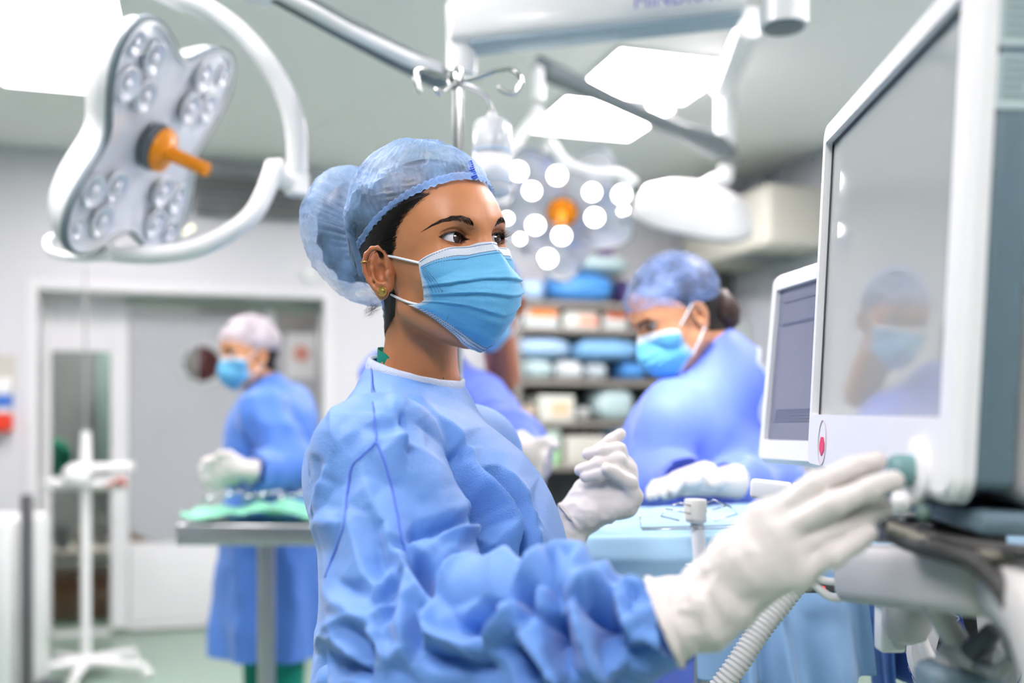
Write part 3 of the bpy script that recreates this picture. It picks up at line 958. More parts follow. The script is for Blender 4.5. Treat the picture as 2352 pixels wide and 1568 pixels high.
# ------------------------------------------------------------------ bouffant cap
def d_cap(P):
    d = d_ell(P, np.array([-8, 0, 46]) * mm, np.array([103, 83, 97]) * mm)
    d = smin(d, d_ell(P, np.array([-20, -8, 70]) * mm, np.array([78, 74, 82]) * mm), 30 * mm)
    bun = d_ell(P, BUN_C, BUN_R)
    bun = smin(bun, d_ell(P, BUN_C + np.array([30, 8, -56]) * mm, np.array([38, 50, 44]) * mm), 30 * mm)
    return smin(d, bun, 10 * mm)
BUN_C = np.array([-133, -20, 64]) * mm
BUN_R = np.array([53, 66, 78]) * mm
band_px = [(1137, 452), (1128, 432), (1105, 417), (1083, 412), (1040, 416), (990, 431), (940, 455), (900, 484), (868, 515), (845, 548), (829, 580), (826, 605)]
bl = hit(band_px, d_head)
bd = bl - C0; b_az = np.arctan2(bd[:, 1], bd[:, 0]); b_el = np.arctan2(bd[:, 2], np.hypot(bd[:, 0], bd[:, 1]))
o = np.argsort(b_az); b_az, b_el = b_az[o], b_el[o]                 # from the right side (-) to the front
keep = b_az < .02
ba = np.r_[-np.pi, -2.75, -2.35, b_az[keep][0] - .12, b_az[keep]]
be = np.r_[math.radians(-44), math.radians(-42), math.radians(-30), b_el[keep][0] - .16, b_el[keep]]
fe = np.interp(0, ba, be)
def band_el(az): return np.interp(-np.abs(az), ba, be)
caz = axis_samples([(-180, 20, .45), (20, 180, .9)])[:-1]
nv_ = 190
vv = np.linspace(0, 1, nv_) ** 1.25
A = np.repeat(caz[:, None], nv_, 1); B0_ = band_el(caz)[:, None]
E = B0_ + (math.radians(89.6) - B0_) * vv[None]
D = dirs(A, E).reshape(-1, 3)
rc = trace(d_cap, D, C0, 30, .13)
rh = trace(d_head, D, C0, 26, .09)
deg = np.degrees(E - B0_).ravel()
k = smooth01(0, 11, deg)
r = (rh + 3.2 * mm) * (1 - k) + np.maximum(rc, rh + 5.5 * mm) * k
P_ = C0 + D * r[:, None]
# crumple: sharp creases over the crown, gathers running to the band and to the seam of the bun
rid = lambda sc, sd, st=(1, 1, 1): 1 - 2 * np.abs(vnoise(P_ * np.array(st), sc, sd, 2))
azd = A.ravel()
gath = np.sin(azd * 75 + 5 * vnoise(P_, 30, 9)) * np.exp(-deg / 9.0)
pl = (1 - 2 * np.abs(np.sin(azd * 31 + 2.6 * vnoise(P_, 16, 31, 2)))) * (.5 + .8 * vnoise(P_, 22, 32, 2))
lump = 1.0 * rid(26, 1) + 1.3 * rid(46, 2, (1, 1, 1.6)) + .35 * rid(105, 3, (1.4, 1, 1)) + .3 * pl * (1 - smooth01(-.085, -.125, P_[:, 0]))
bunw = smooth01(-.085, -.125, P_[:, 0])
seam = np.exp(-((d_ell(P_, BUN_C, BUN_R) - d_ell(P_, np.array([-8, 0, 46]) * mm, np.array([103, 83, 97]) * mm)) / .012) ** 2)
ang = np.arctan2(P_[:, 2] - .05, P_[:, 1] + .01)
r += (lump * 1.9 * mm * (1 + .5 * bunw) * k + gath * .9 * mm * (deg > .1) + seam * (np.sin(ang * 46 + 4 * vnoise(P_, 40, 6)) * 1.5 - 2.0) * mm * k)
P_ = C0 + D * r[:, None]
P_ = np.concatenate([P_, [C0 + np.array([0, 0, 1]) * r[A.size // len(caz) - 1:: nv_].mean()]])
Q = grid_quads(len(caz), nv_, True)

def cloth_mat(name, rgb, transp=.25, rough=.55, weave=0.0, transl=.25, var=.06, spec=.4, fine=900.0, crink=0.0):
    """thin non-woven cloth: diffuse with light coming through, optional see-through and embossed weave"""
    if name in MATS: return MATS[name]
    m = bpy.data.materials.new(name); m.use_nodes = True
    nt = m.node_tree; N = nt.nodes; L = nt.links; b = N['Principled BSDF']; out = N['Material Output']
    tc = N.new('ShaderNodeTexCoord')
    nz = N.new('ShaderNodeTexNoise'); nz.inputs['Scale'].default_value = 24; nz.inputs['Detail'].default_value = 6
    L.new(tc.outputs['Object'], nz.inputs['Vector'])
    c = lin(rgb)
    mx = N.new('ShaderNodeMix'); mx.data_type = 'RGBA'
    mx.inputs['A'].default_value = tuple(v * (1 - var) for v in c[:3]) + (1,); mx.inputs['B'].default_value = tuple(min(1, v * (1 + var)) for v in c[:3]) + (1,)
    L.new(nz.outputs['Fac'], mx.inputs['Factor']); L.new(mx.outputs['Result'], b.inputs['Base Color'])
    b.inputs['Roughness'].default_value = rough; b.inputs['Specular IOR Level'].default_value = spec
    b.inputs['Sheen Weight'].default_value = .30; b.inputs['Sheen Roughness'].default_value = .4
    tr = N.new('ShaderNodeBsdfTranslucent'); L.new(mx.outputs['Result'], tr.inputs['Color'])
    ms = N.new('ShaderNodeMixShader'); ms.inputs[0].default_value = transl
    L.new(b.outputs[0], ms.inputs[1]); L.new(tr.outputs[0], ms.inputs[2])
    last = ms
    if transp > 0:
        tp = N.new('ShaderNodeBsdfTransparent'); m2 = N.new('ShaderNodeMixShader')
        mr = N.new('ShaderNodeMapRange'); mr.inputs['From Min'].default_value = .35; mr.inputs['From Max'].default_value = .65
        mr.inputs['To Min'].default_value = max(0, transp - .24); mr.inputs['To Max'].default_value = transp + .24
        n3 = N.new('ShaderNodeTexNoise'); n3.inputs['Scale'].default_value = 22; n3.inputs['Detail'].default_value = 5
        L.new(tc.outputs['Object'], n3.inputs['Vector']); L.new(n3.outputs['Fac'], mr.inputs['Value'])
        L.new(mr.outputs['Result'], m2.inputs[0]); L.new(ms.outputs[0], m2.inputs[1]); L.new(tp.outputs[0], m2.inputs[2]); last = m2
    L.new(last.outputs[0], out.inputs['Surface'])
    if weave or crink:
        n2 = N.new('ShaderNodeTexVoronoi'); n2.inputs['Scale'].default_value = fine
        L.new(tc.outputs['Object'], n2.inputs['Vector'])
        n4 = N.new('ShaderNodeTexNoise'); n4.inputs['Scale'].default_value = 45; n4.inputs['Detail'].default_value = 7; n4.inputs['Roughness'].default_value = .62
        L.new(tc.outputs['Object'], n4.inputs['Vector'])
        bp = N.new('ShaderNodeBump'); bp.inputs['Strength'].default_value = min(1, weave * 2); bp.inputs['Distance'].default_value = .0009
        L.new(n2.outputs['Distance'], bp.inputs['Height'])
        b2 = N.new('ShaderNodeBump'); b2.inputs['Strength'].default_value = crink; b2.inputs['Distance'].default_value = .004
        L.new(n4.outputs['Fac'], b2.inputs['Height']); L.new(bp.outputs['Normal'], b2.inputs['Normal'])
        L.new(b2.outputs['Normal'], b.inputs['Normal'])
    MATS[name] = m
    return m
M_CAP = cloth_mat('blue cap net', (160, 200, 248), transp=.56, rough=.28, weave=.25, transl=.2, crink=.55, spec=.8)
cap = link('cap', np_mesh('cap', xform(P_[:-1], WR, WO), Q), M_CAP, woman)
kb = MB(); kb.sphere((0, 0, 0), 1.0, 32, 18, sc=tuple(BUN_R - 13 * mm))
Vb = kb.v[0]; Vb = Vb * (1 + .05 * np.sin(Vb[:, 2:3] * 300 + 4 * vnoise(Vb, 40, 5)[:, None]))
kb.v[0] = xform(Vb + BUN_C + np.array([6, 0, -6]) * mm, WR, WO); kb.build('hair_bun', M_HAIR, hair, smooth=True)
# elastic hem: a gathered band with a saw-tooth frill below it
n = 520
az = np.linspace(-np.pi, np.pi, n, endpoint=False)
be_ = band_el(az)
rows = []
for dv, off, amp in ((-2.2, 4.6, 1.0), (-.6, 4.0, .55), (.2, 5.2, .25), (1.6, 6.6, .5), (2.6, 6.6, .7), (3.4, 5.4, .5)):
    e = be_ + math.radians(dv) + (math.radians(.85) * (np.abs((az * 29 / np.pi + .3 * np.sin(az * 7)) % 1 - .5) * 2 - .5) if dv < -1 else 0) + np.radians(.2 * np.sin(az * 31))
    Dd = dirs(az, e); rr = trace(d_head, Dd, C0, 22, .09)
    rr = rr + (off + amp * np.sin(az * 29 * 2 + dv) + .5 * np.sin(az * 61 + 2 * dv)) * mm
    rows.append(xform(C0 + Dd * rr[:, None], WR, WO))
M_BAND = cloth_mat('blue cap band', (146, 188, 246), transp=.1, rough=.5, weave=.2, crink=.6)
MB().grid(np.stack(rows, 1), closed_u=True).build('elastic_band', M_BAND, cap, smooth=True)
# stitched closure at the middle of the brow
sp = hit([(1077, 372), (1083, 390), (1090, 409)], d_cap, 2.5 * mm)
k = MB(); q = [Vector(xform(p, WR, WO)) for p in sp]
for i in range(9):
    p = q[0].lerp(q[2], i / 8); tv = Vector(WR @ np.array([.0, 1, .35])).normalized() * .0045
    k.tube([p - tv, p + tv], .0011, 6)
k.build('stitching', mat('dark blue stitch', (40, 84, 200), .5), cap)

# ------------------------------------------------------------------ pleated mask (head frame, rows run from the nose to under the chin)
nu, nvm = 121, 93
U_ = np.linspace(-1, 1, nu); Vv = np.linspace(0, 1, nvm)
def lerp_tab(v, xs, ys):
    ys = np.asarray(ys, float)
    return np.stack([np.interp(v, xs, ys[:, i]) for i in range(ys.shape[1])], -1)
xs = [0, .12, .30, .45, .62, .78, .90, 1.0]
cen = np.array([(104, 0, 25), (116, 0, 12), (128, 0, -10), (130, 0, -26), (126, 0, -46), (116, 0, -68), (98, 0, -88), (74, 0, -99)]) * mm
sid = hit([(961, 600), (963, 618), (969, 645), (973, 668), (974, 690), (962, 697), (948, 700), (937, 701)], d_head, 3 * mm)
def mask_surface(cen, sid, headfn, nu=121, nv=93, pleats=(.37, .53, .70), amp=4.6 * mm, seed=3, clear=2.2 * mm):
    U = np.linspace(-1, 1, nu); Vv = np.linspace(0, 1, nv)
    C = lerp_tab(Vv, xs, cen); Sd = lerp_tab(Vv, xs, sid)
    W = np.abs(U)[:, None]
    a = np.interp(Vv, [0, .12, .3, .6, 1], [1.02, 1.06, 1.45, 2.2, 2.2])[None]
    b = np.interp(Vv, [0, .12, .3, .6, 1], [1.0, 1.0, 1.15, 1.6, 1.6])[None]
    g = np.maximum(1 - W ** a, 0) ** (1 / b)
    X = Sd[None, :, 0] + (C[None, :, 0] - Sd[None, :, 0]) * g
    Z = Sd[None, :, 2] + (C[None, :, 2] - Sd[None, :, 2]) * (1 - W ** 1.35)
    Y = np.sign(U)[:, None] * np.abs(Sd[None, :, 1]) * W
    P = np.stack([X, Y, Z], -1)
    nrm = np.stack([np.full_like(X, .75), .62 * np.sign(U)[:, None] * W + 0 * X, np.zeros_like(X)], -1); nrm /= np.linalg.norm(nrm, axis=-1, keepdims=True)
    fade = smooth01(1.0, .80, np.abs(U))[:, None]
    off = np.zeros((nu, nv))
    for i, pv in enumerate(pleats):
        pvu = pv + .015 * np.sin(U * 4 + i)[:, None]
        d = Vv[None] - pvu
        off += amp * np.where(d < 0, np.exp(d / .085), np.exp(-np.maximum(d, 0) / .006) * 1.0) * (.45 + .55 * fade) * (1.1, .9, .6)[i % 3]
    pt = P.reshape(-1, 3)
    wr = (1 - 2 * np.abs(vnoise(pt * np.array([1, 1, 2.6]), 34, seed, 2))).reshape(nu, nv)
    off += wr * 1.1 * mm * np.minimum(1, Vv * 5)[None] * fade
    P = P + nrm * off[..., None]
    pt = P.reshape(-1, 3)
    for _ in range(6):
        d = headfn(pt); m = d < clear
        e = 1e-4
        G = np.stack([headfn(pt[m] + e * np.eye(3)[i]) - d[m] for i in range(3)], -1); G /= np.linalg.norm(G, axis=1)[:, None] + 1e-9
        pt[m] += G * (clear - d[m])[:, None]
    return pt.reshape(nu, nv, 3)
MS = mask_surface(cen, sid, d_head)
def mask_color(nu, nv, base=(116, 202, 246), white=(226, 236, 246)):
    U = np.linspace(-1, 1, nu)[:, None] + np.zeros((1, nv)); Vv = np.linspace(0, 1, nv)[None] + np.zeros((nu, 1))
    w = np.maximum(smooth01(.105, .095, Vv), smooth01(.945, .955, Vv))
    w = np.maximum(w, smooth01(.975, .985, np.abs(U)) * .7)
    b = np.array(lin(base)[:3]); c = np.array(lin(white)[:3])
    return (b * (1 - w[..., None]) + c * w[..., None]).reshape(-1, 3)
def mask_material():
    if 'mask cloth' in MATS: return MATS['mask cloth']
    m = cloth_mat('mask cloth', (116, 202, 246), transp=0, rough=.5, weave=.25, transl=.22, crink=.15, fine=1300)
    nt = m.node_tree
    a = nt.nodes.new('ShaderNodeAttribute'); a.attribute_name = 'pigment'
    for n in nt.nodes:
        if n.type == 'BSDF_PRINCIPLED': nt.links.new(a.outputs['Color'], n.inputs['Base Color'])
        if n.type == 'BSDF_TRANSLUCENT': nt.links.new(a.outputs['Color'], n.inputs['Color'])
    return m
M_MASK = mask_material()
nu, nvm = MS.shape[:2]
me = np_mesh('mask', xform(MS.reshape(-1, 3), WR, WO), grid_quads(nu, nvm, False)); color_attr(me, 'pigment', mask_color(nu, nvm))
mask = link('mask', me, M_MASK, woman)
sol = mask.modifiers.new('cloth', 'SOLIDIFY'); sol.thickness = .0006
# welded dots along the edges
def ms_at(u, v):
    fu = (u + 1) / 2 * (nu - 1); fv = v * (nvm - 1)
    i = min(int(fu), nu - 2); j = min(int(fv), nvm - 2); a, b = fu - i, fv - j
    p = MS[i, j] * (1-a) * (1-b) + MS[i+1, j] * a * (1-b) + MS[i, j+1] * (1-a) * b + MS[i+1, j+1] * a * b
    tu = MS[i+1, j] - MS[i, j]; tv = MS[i, j+1] - MS[i, j]
    n = np.cross(tv, tu); n /= np.linalg.norm(n) + 1e-12
    if n[0] < 0: n = -n
    return p, tu / (np.linalg.norm(tu) + 1e-12), n
M_DOT = mat('weld blue', (70, 112, 160), .5)
def dot(k, u, v, ln=.0008, w=.00028):
    p, tu, n = ms_at(u, v)
    a_ = xform(p + n * .0008 - tu * ln, WR, WO); b_ = xform(p + n * .0008 + tu * ln, WR, WO)
    k.tube([Vector(a_), Vector(b_)], w, 5)
k = MB()
for v in (.022, .098, .125):
    for i in range(64): dot(k, -.955 + .0245 * i + (.012 if v == .125 else 0), v, .0010, .00034)
k.build('welded_dots', M_DOT, mask)
k = MB()
for v in (.952, .972, .988):
    for i in range(44): dot(k, -.94 + .030 * i, v, .0010, .00034)
k.build('welded_dots', M_DOT, mask)
k = MB()
for i in range(4):
    for j in range(17): dot(k, -.955 + i * .022, .15 + j * .021, .0005, .00035)
k.build('welded_dots', M_DOT, mask)
# ear loops
M_LOOP = mat('white elastic', (240, 242, 246), .6)
def loop(px, d=1.6 * mm):
    P = hit(px, d_head, d)
    return [Vector(xform(p, WR, WO)) for p in P]
for px in ([(866, 581), (885, 586), (910, 591), (935, 597), (960, 603), (968, 606)], [(899, 676), (910, 682), (930, 691), (950, 697), (966, 700)]):
    MB().tube(catmull(loop(px), 6), .00145, 10).build('ear_loop', M_LOOP, mask)
# earrings
M_GOLD = mat('gold', (226, 186, 104), .25, metal=1.0, var=.1, scale=300)
es = hit([(883, 667)], lambda P: d_head(P), .0)[0]
def ear_pt(u, v, w, side=-1, sc=1.04):
    back = np.array([-0.90, 0.42 * side, 0.0]); back /= np.linalg.norm(back)
    up = np.array([-0.13, 0.04 * side, 0.99]); up -= back * back.dot(up); up /= np.linalg.norm(up)
    out = np.cross(back, up)
    if out[1] * side < 0: out = -out
    return np.array([6 * mm, 69.5 * mm * side, -1 * mm]) + sc * mm * (u * back + v * up + w * out), out
p, nrm = ear_pt(9.5, -21, 4.2)
pw = Vector(xform(p, WR, WO)); nw = Vector(WR @ nrm)
k = MB(); k.lathe([(0, 0), (.0054, 0), (.0058, .0006), (.0054, .0012), (.0030, .0013), (.0024, .0018), (0, .002)], pw, nw, 28)
for i in range(18):
    a = i / 18 * 2 * math.pi; q_ = Vector((0, 0, 1)).rotation_difference(nw)
    k.sphere(pw + q_ @ Vector((.0055 * math.cos(a), .0055 * math.sin(a), .0009)), .0008, 8, 5)
k.build('stud_earring', M_GOLD, woman)
p, nrm = ear_pt(29, 13, 5); c_ = Vector(xform(p, WR, WO)); bk = Vector(WR @ np.array([-.9, -.42, 0])); n2 = Vector(WR @ nrm)
MB().tube([c_ + bk * (.0046 * math.cos(a)) + n2 * (.0046 * math.sin(a)) for a in np.linspace(0, 2 * math.pi, 24, endpoint=False)], .0009, 8, closed=True).build('hoop_earring', M_GOLD, woman)
# ------------------------------------------------------------------ surgical gown of the woman in front
M_GOWN = cloth_mat('gown blue', (112, 162, 232), transp=0, rough=.44, weave=.30, transl=.14, crink=.16, fine=820, var=.05, spec=.4)
def W3(x, y, d): return np.array(at(x, y, d)[:])
SH = W3(868, 1060, 1.045)                      # right shoulder
EL = W3(985, 1545, .93)                        # elbow
WRI = W3(1560, 1428, .785)                     # wrist at the sleeve end
SHL = np.array([-.06, 1.40, 1.345])            # far shoulder
ELL = np.array([-.03, 1.40, 1.10]); WRL = W3(1258, 1268, 1.37)
NB = xform(np.array([[-.046, 0, -.122]]), WR, WO)[0]   # base of the neck
NAX = WR @ np.array([-.10, 0, -.99]); NAX /= np.linalg.norm(NAX)
CH = np.array([-.085, 1.215, 1.285]); WA = np.array([-.095, 1.215, 1.06]); HI = np.array([-.10, 1.22, .86])
def d_gown(P):
    d = d_cone(P, NB + [0, 0, -.070], CH + [-.02, 0, .02], .070, .120, flat=((1, -.15, 0), .82))
    d = smin(d, d_cone(P, NB - NAX * .050, NB + NAX * .05, .052, .050), .04)
    d = smin(d, d_ell(P, CH + [-.005, .0, -.06], (.128, .185, .175)), .06)
    d = smin(d, d_ell(P, CH + [.048, -.03, -.055], (.080, .13, .12)), .07)               # bust, cloth hanging from it
    d = smin(d, d_cone(P, CH + [.005, 0, -.08], WA + [.005, 0, -.05], .133, .138), .06)
    d = smin(d, d_cone(P, WA, HI, .132, .165), .07)
    d = smin(d, d_cone(P, HI, HI + [0, 0, -.42], .165, .19), .07)
    d = smin(d, d_cone(P, NB + [-.015, -.03, -.072], SH + [.0, .025, -.005], .046, .068), .06)
    d = smin(d, d_cone(P, NB + [.015, .03, -.072], SHL, .046, .066), .05)
    d = smin(d, d_cone(P, (-.140, 1.225, 1.420), (-.160, 1.185, 1.335), .040, .086), .05)
    arm = d_cone(P, SH, EL, .071, .080)
    arm = smin(arm, d_cone(P, EL, EL + (WRI - EL) * .55, .082, .072), .045)
    arm = smin(arm, d_cone(P, EL + (WRI - EL) * .5, WRI, .068, .031), .03)
    d = smin(d, arm, .022)
    al = d_cone(P, SHL, ELL, .070, .068)
    al = smin(al, d_cone(P, ELL, WRL, .066, .040), .04)
    d = smin(d, al, .03)
    return d
gV, gQ = surface_nets(d_gown, (-.40, .66, .42), (.30, 1.62, 1.52), .0031)
gV = relax(gV, gQ, 3, .5)

def fold_field(px, folds):
    """sum of crease profiles; each fold: polyline (pixels of the photograph's view), width, height, kind"""
    out = np.zeros(len(px))
    for pts, w, h, kind in folds:
        pts = np.array([q[:2] for q in catmull([(x_, y_, 0) for x_, y_ in pts], 5)], float); best = np.full(len(px), 1e9); sg = np.zeros(len(px)); tt = np.zeros(len(px))
        Ls = np.r_[0, np.cumsum(np.linalg.norm(np.diff(pts, axis=0), axis=1))]
        for i in range(len(pts) - 1):
            a, b = pts[i], pts[i + 1]; ab = b - a; L2 = ab @ ab
            t = np.clip(((px - a) @ ab) / L2, 0, 1)
            D = px - a - t[:, None] * ab; d = np.hypot(D[:, 0], D[:, 1])
            m = d < best; best[m] = d[m]
            cr = (ab[0] * D[:, 1] - ab[1] * D[:, 0])
            sg[m] = np.sign(cr[m]); tt[m] = ((Ls[i] + t * math.sqrt(L2)) / Ls[-1])[m]
        taper = np.maximum(smooth01(0, .2, tt) * smooth01(1, .8, tt), .1)
        x = best / w
        if kind == 'ridge': p = np.exp(-(np.sqrt(x * x + .05) - .22) * np.where(sg > 0, .62, 1.9))
        elif kind == 'soft': p = np.exp(-x * x)
        else:
            sx = sg * x * (1 if kind == 'step' else -1)
            p = np.tanh(sx * 5 + .6) * np.where(sx > 0, np.exp(-np.abs(sx) * .75), .75 * np.exp(-np.abs(sx) * 1.3))
        out += h * (1.6 if h < -.006 else 1.15) * p * taper
    return out
FOLDS_BODY = [
    # seams
    ([(850, 842), (853, 900), (860, 965), (866, 1010)], 5, -.0026, 'soft'),
    ([(866, 1010), (838, 1038), (806, 1068), (795, 1130), (788, 1200), (765, 1270), (742, 1325)], 5, -.0034, 'soft'),
    ([(866, 1010), (890, 1085), (908, 1150), (920, 1215), (930, 1270)], 5, .0034, 'ridge'),
    # the recess between sleeve and chest, its two lips and the second fold beside it
    ([(925, 962), (985, 972), (1035, 1015), (1065, 1070), (1085, 1130), (1100, 1200), (1115, 1270)], 34, -.034, 'soft'),
    ([(866, 1012), (921, 1023), (972, 1040), (1018, 1074), (1046, 1114), (1068, 1162), (1085, 1210)], 11, .018, 'ridge'),
    ([(915, 950), (965, 938), (1010, 962), (1055, 1000), (1100, 1070)], 13, .011, 'ridge'),
    ([(1070, 1020), (1106, 1095), (1145, 1142), (1178, 1200), (1188, 1270)], 12, .012, 'ridge'),
    ([(1125, 1085), (1180, 1150), (1200, 1232), (1206, 1310)], 10, -.017, 'soft'),
    ([(1140, 1070), (1200, 1140), (1222, 1225), (1228, 1310)], 12, .008, 'ridge'),
    ([(1065, 905), (1110, 960), (1165, 1050), (1215, 1130)], 26, .003, 'soft'),
    ([(1180, 1130), (1225, 1190), (1250, 1250), (1265, 1310)], 14, .0045, 'ridge'),
    ([(1225, 1180), (1262, 1240), (1276, 1300)], 10, .003, 'ridge'),
    ([(900, 860), (905, 930), (893, 985)], 10, .0045, 'ridge'),
    ([(880, 985), (890, 960), (900, 930)], 8, -.003, 'soft'),
    ([(765, 915), (770, 990), (790, 1040)], 10, .0045, 'ridge'),
    ([(810, 880), (790, 960), (785, 1040)], 14, -.003, 'soft'),
    ([(720, 1040), (726, 1075), (712, 1150)], 12, -.005, 'soft'),
    ([(740, 1090), (728, 1130), (722, 1190)], 8, .005, 'ridge'),
    ([(712, 1180), (750, 1205), (775, 1190)], 9, .005, 'ridge'),
    ([(735, 1330), (790, 1390), (850, 1430), (890, 1475)], 10, .007, 'ridge'),
    # back panel below the arm
    ([(722, 1482), (775, 1440), (830, 1425), (870, 1440)], 10, .010, 'ridge'),
    ([(725, 1500), (765, 1518), (810, 1530), (850, 1568)], 20, -.014, 'soft'),
    ([(770, 1450), (790, 1490), (820, 1525)], 9, .008, 'ridge'),
    ([(805, 1440), (835, 1480), (850, 1520)], 12, -.008, 'soft'),
    ([(845, 1440), (880, 1490), (900, 1540)], 10, .008, 'ridge'),
]
FOLDS_ARM = [
    # upper sleeve
    ([(795, 1150), (815, 1230), (850, 1330), (880, 1400), (920, 1480)], 11, .0055, 'ridge'),
    ([(830, 1090), (858, 1150), (890, 1225), (905, 1300)], 10, .0045, 'ridge'),
    ([(850, 1180), (872, 1260), (880, 1330)], 18, -.005, 'soft'),
    ([(955, 1130), (970, 1160), (985, 1130), (1010, 1100)], 8, -.0035, 'soft'),
    ([(1000, 1130), (1000, 1090), (1012, 1100)], 8, .003, 'ridge'),
    ([(1060, 1140), (1080, 1170), (1095, 1215)], 12, .005, 'ridge'),
    ([(855, 1380), (885, 1335), (912, 1315)], 8, .006, 'ridge'), ([(865, 1390), (890, 1355), (915, 1335)], 8, -.006, 'soft'),
    ([(855, 1420), (885, 1400), (905, 1385)], 7, .005, 'ridge'), ([(880, 1440), (900, 1400), (910, 1370)], 8, -.005, 'soft'),
    # puff over the elbow and the tucks behind it
    ([(975, 1237), (1043, 1228), (1102, 1213), (1138, 1228), (1165, 1257), (1192, 1300)], 15, .013, 'ridge'),
    ([(930, 1262), (950, 1232), (985, 1222), (1040, 1208), (1100, 1192)], 14, -.012, 'soft'),
    ([(935, 1240), (955, 1268), (975, 1285), (1003, 1232)], 6, .007, 'ridge'),
    ([(926, 1240), (928, 1290), (945, 1330), (995, 1385)], 7, .010, 'ridge'),
    ([(945, 1292), (972, 1312), (992, 1372)], 13, -.022, 'soft'),
    ([(1000, 1300), (1030, 1270), (1060, 1250)], 12, .004, 'ridge'),
    ([(930, 1320), (936, 1390), (938, 1460), (950, 1530)], 12, .010, 'ridge'),
    ([(955, 1400), (960, 1450), (950, 1500)], 14, -.009, 'soft'),
    # second puff with the hollow below it
    ([(1001, 1362), (1031, 1332), (1108, 1309), (1177, 1298), (1212, 1328)], 15, .015, 'ridge'),
    ([(1010, 1340), (1060, 1303), (1120, 1290), (1170, 1283)], 10, -.012, 'soft'),
    ([(1035, 1445), (1085, 1432), (1130, 1420), (1165, 1392)], 25, -.027, 'soft'),
    ([(968, 1408), (1007, 1460), (1067, 1473), (1120, 1490)], 9, .014, 'ridge'),
    ([(1120, 1490), (1156, 1448), (1190, 1416), (1207, 1385)], 8, .015, 'ridge'),
    ([(1120, 1455), (1145, 1425), (1172, 1380)], 8, .010, 'ridge'),
    ([(1182, 1378), (1215, 1376), (1240, 1362)], 13, -.020, 'soft'), ([(1218, 1385), (1226, 1412)], 13, -.020, 'soft'),
    ([(1247, 1352), (1242, 1390), (1238, 1425)], 8, .011, 'ridge'),
    # third puff and the knot of folds
    ([(1186, 1356), (1221, 1326), (1281, 1292), (1332, 1294), (1358, 1315)], 13, .015, 'ridge'),
    ([(1302, 1302), (1306, 1345), (1310, 1385)], 7, .008, 'ridge'),
    ([(1275, 1345), (1290, 1370), (1300, 1385)], 9, -.007, 'soft'),
    ([(1314, 1385), (1320, 1420), (1334, 1466), (1364, 1522), (1391, 1567)], 9, .016, 'ridge'),
    ([(1290, 1400), (1293, 1440), (1298, 1490), (1311, 1540)], 14, -.024, 'soft'),
    ([(1196, 1444), (1233, 1487), (1272, 1537), (1296, 1567)], 11, .016, 'ridge'),
    ([(1160, 1480), (1200, 1520), (1240, 1568)], 24, -.016, 'soft'),
    ([(1317, 1382), (1346, 1360), (1406, 1357)], 8, .016, 'ridge'),
    ([(1345, 1400), (1385, 1395), (1400, 1440), (1390, 1490)], 30, -.026, 'soft'),
    ([(1412, 1362), (1424, 1406), (1445, 1439), (1480, 1400)], 8, .012, 'ridge'),
    ([(1362, 1318), (1420, 1300), (1470, 1305)], 9, .009, 'ridge'), ([(1395, 1330), (1440, 1325), (1478, 1330)], 6, -.008, 'soft'),
    ([(1420, 1345), (1455, 1345), (1485, 1352)], 6, .007, 'ridge'), ([(1440, 1358), (1470, 1362)], 6, -.007, 'soft'),
    ([(1385, 1530), (1415, 1520), (1435, 1508)], 7, .007, 'ridge'),
    ([(1440, 1470), (1480, 1460), (1530, 1470)], 9, .007, 'ridge'), ([(1430, 1500), (1490, 1492), (1550, 1510)], 9, -.007, 'soft'),
    ([(1480, 1440), (1510, 1480), (1560, 1520)], 8, .006, 'ridge'),
    ([(960, 1490), (1050, 1520), (1150, 1545)], 26, -.010, 'soft'), ([(1010, 1545), (1090, 1500), (1120, 1492)], 12, .008, 'ridge'),
]
from mathutils.geometry import delaunay_2d_cdt
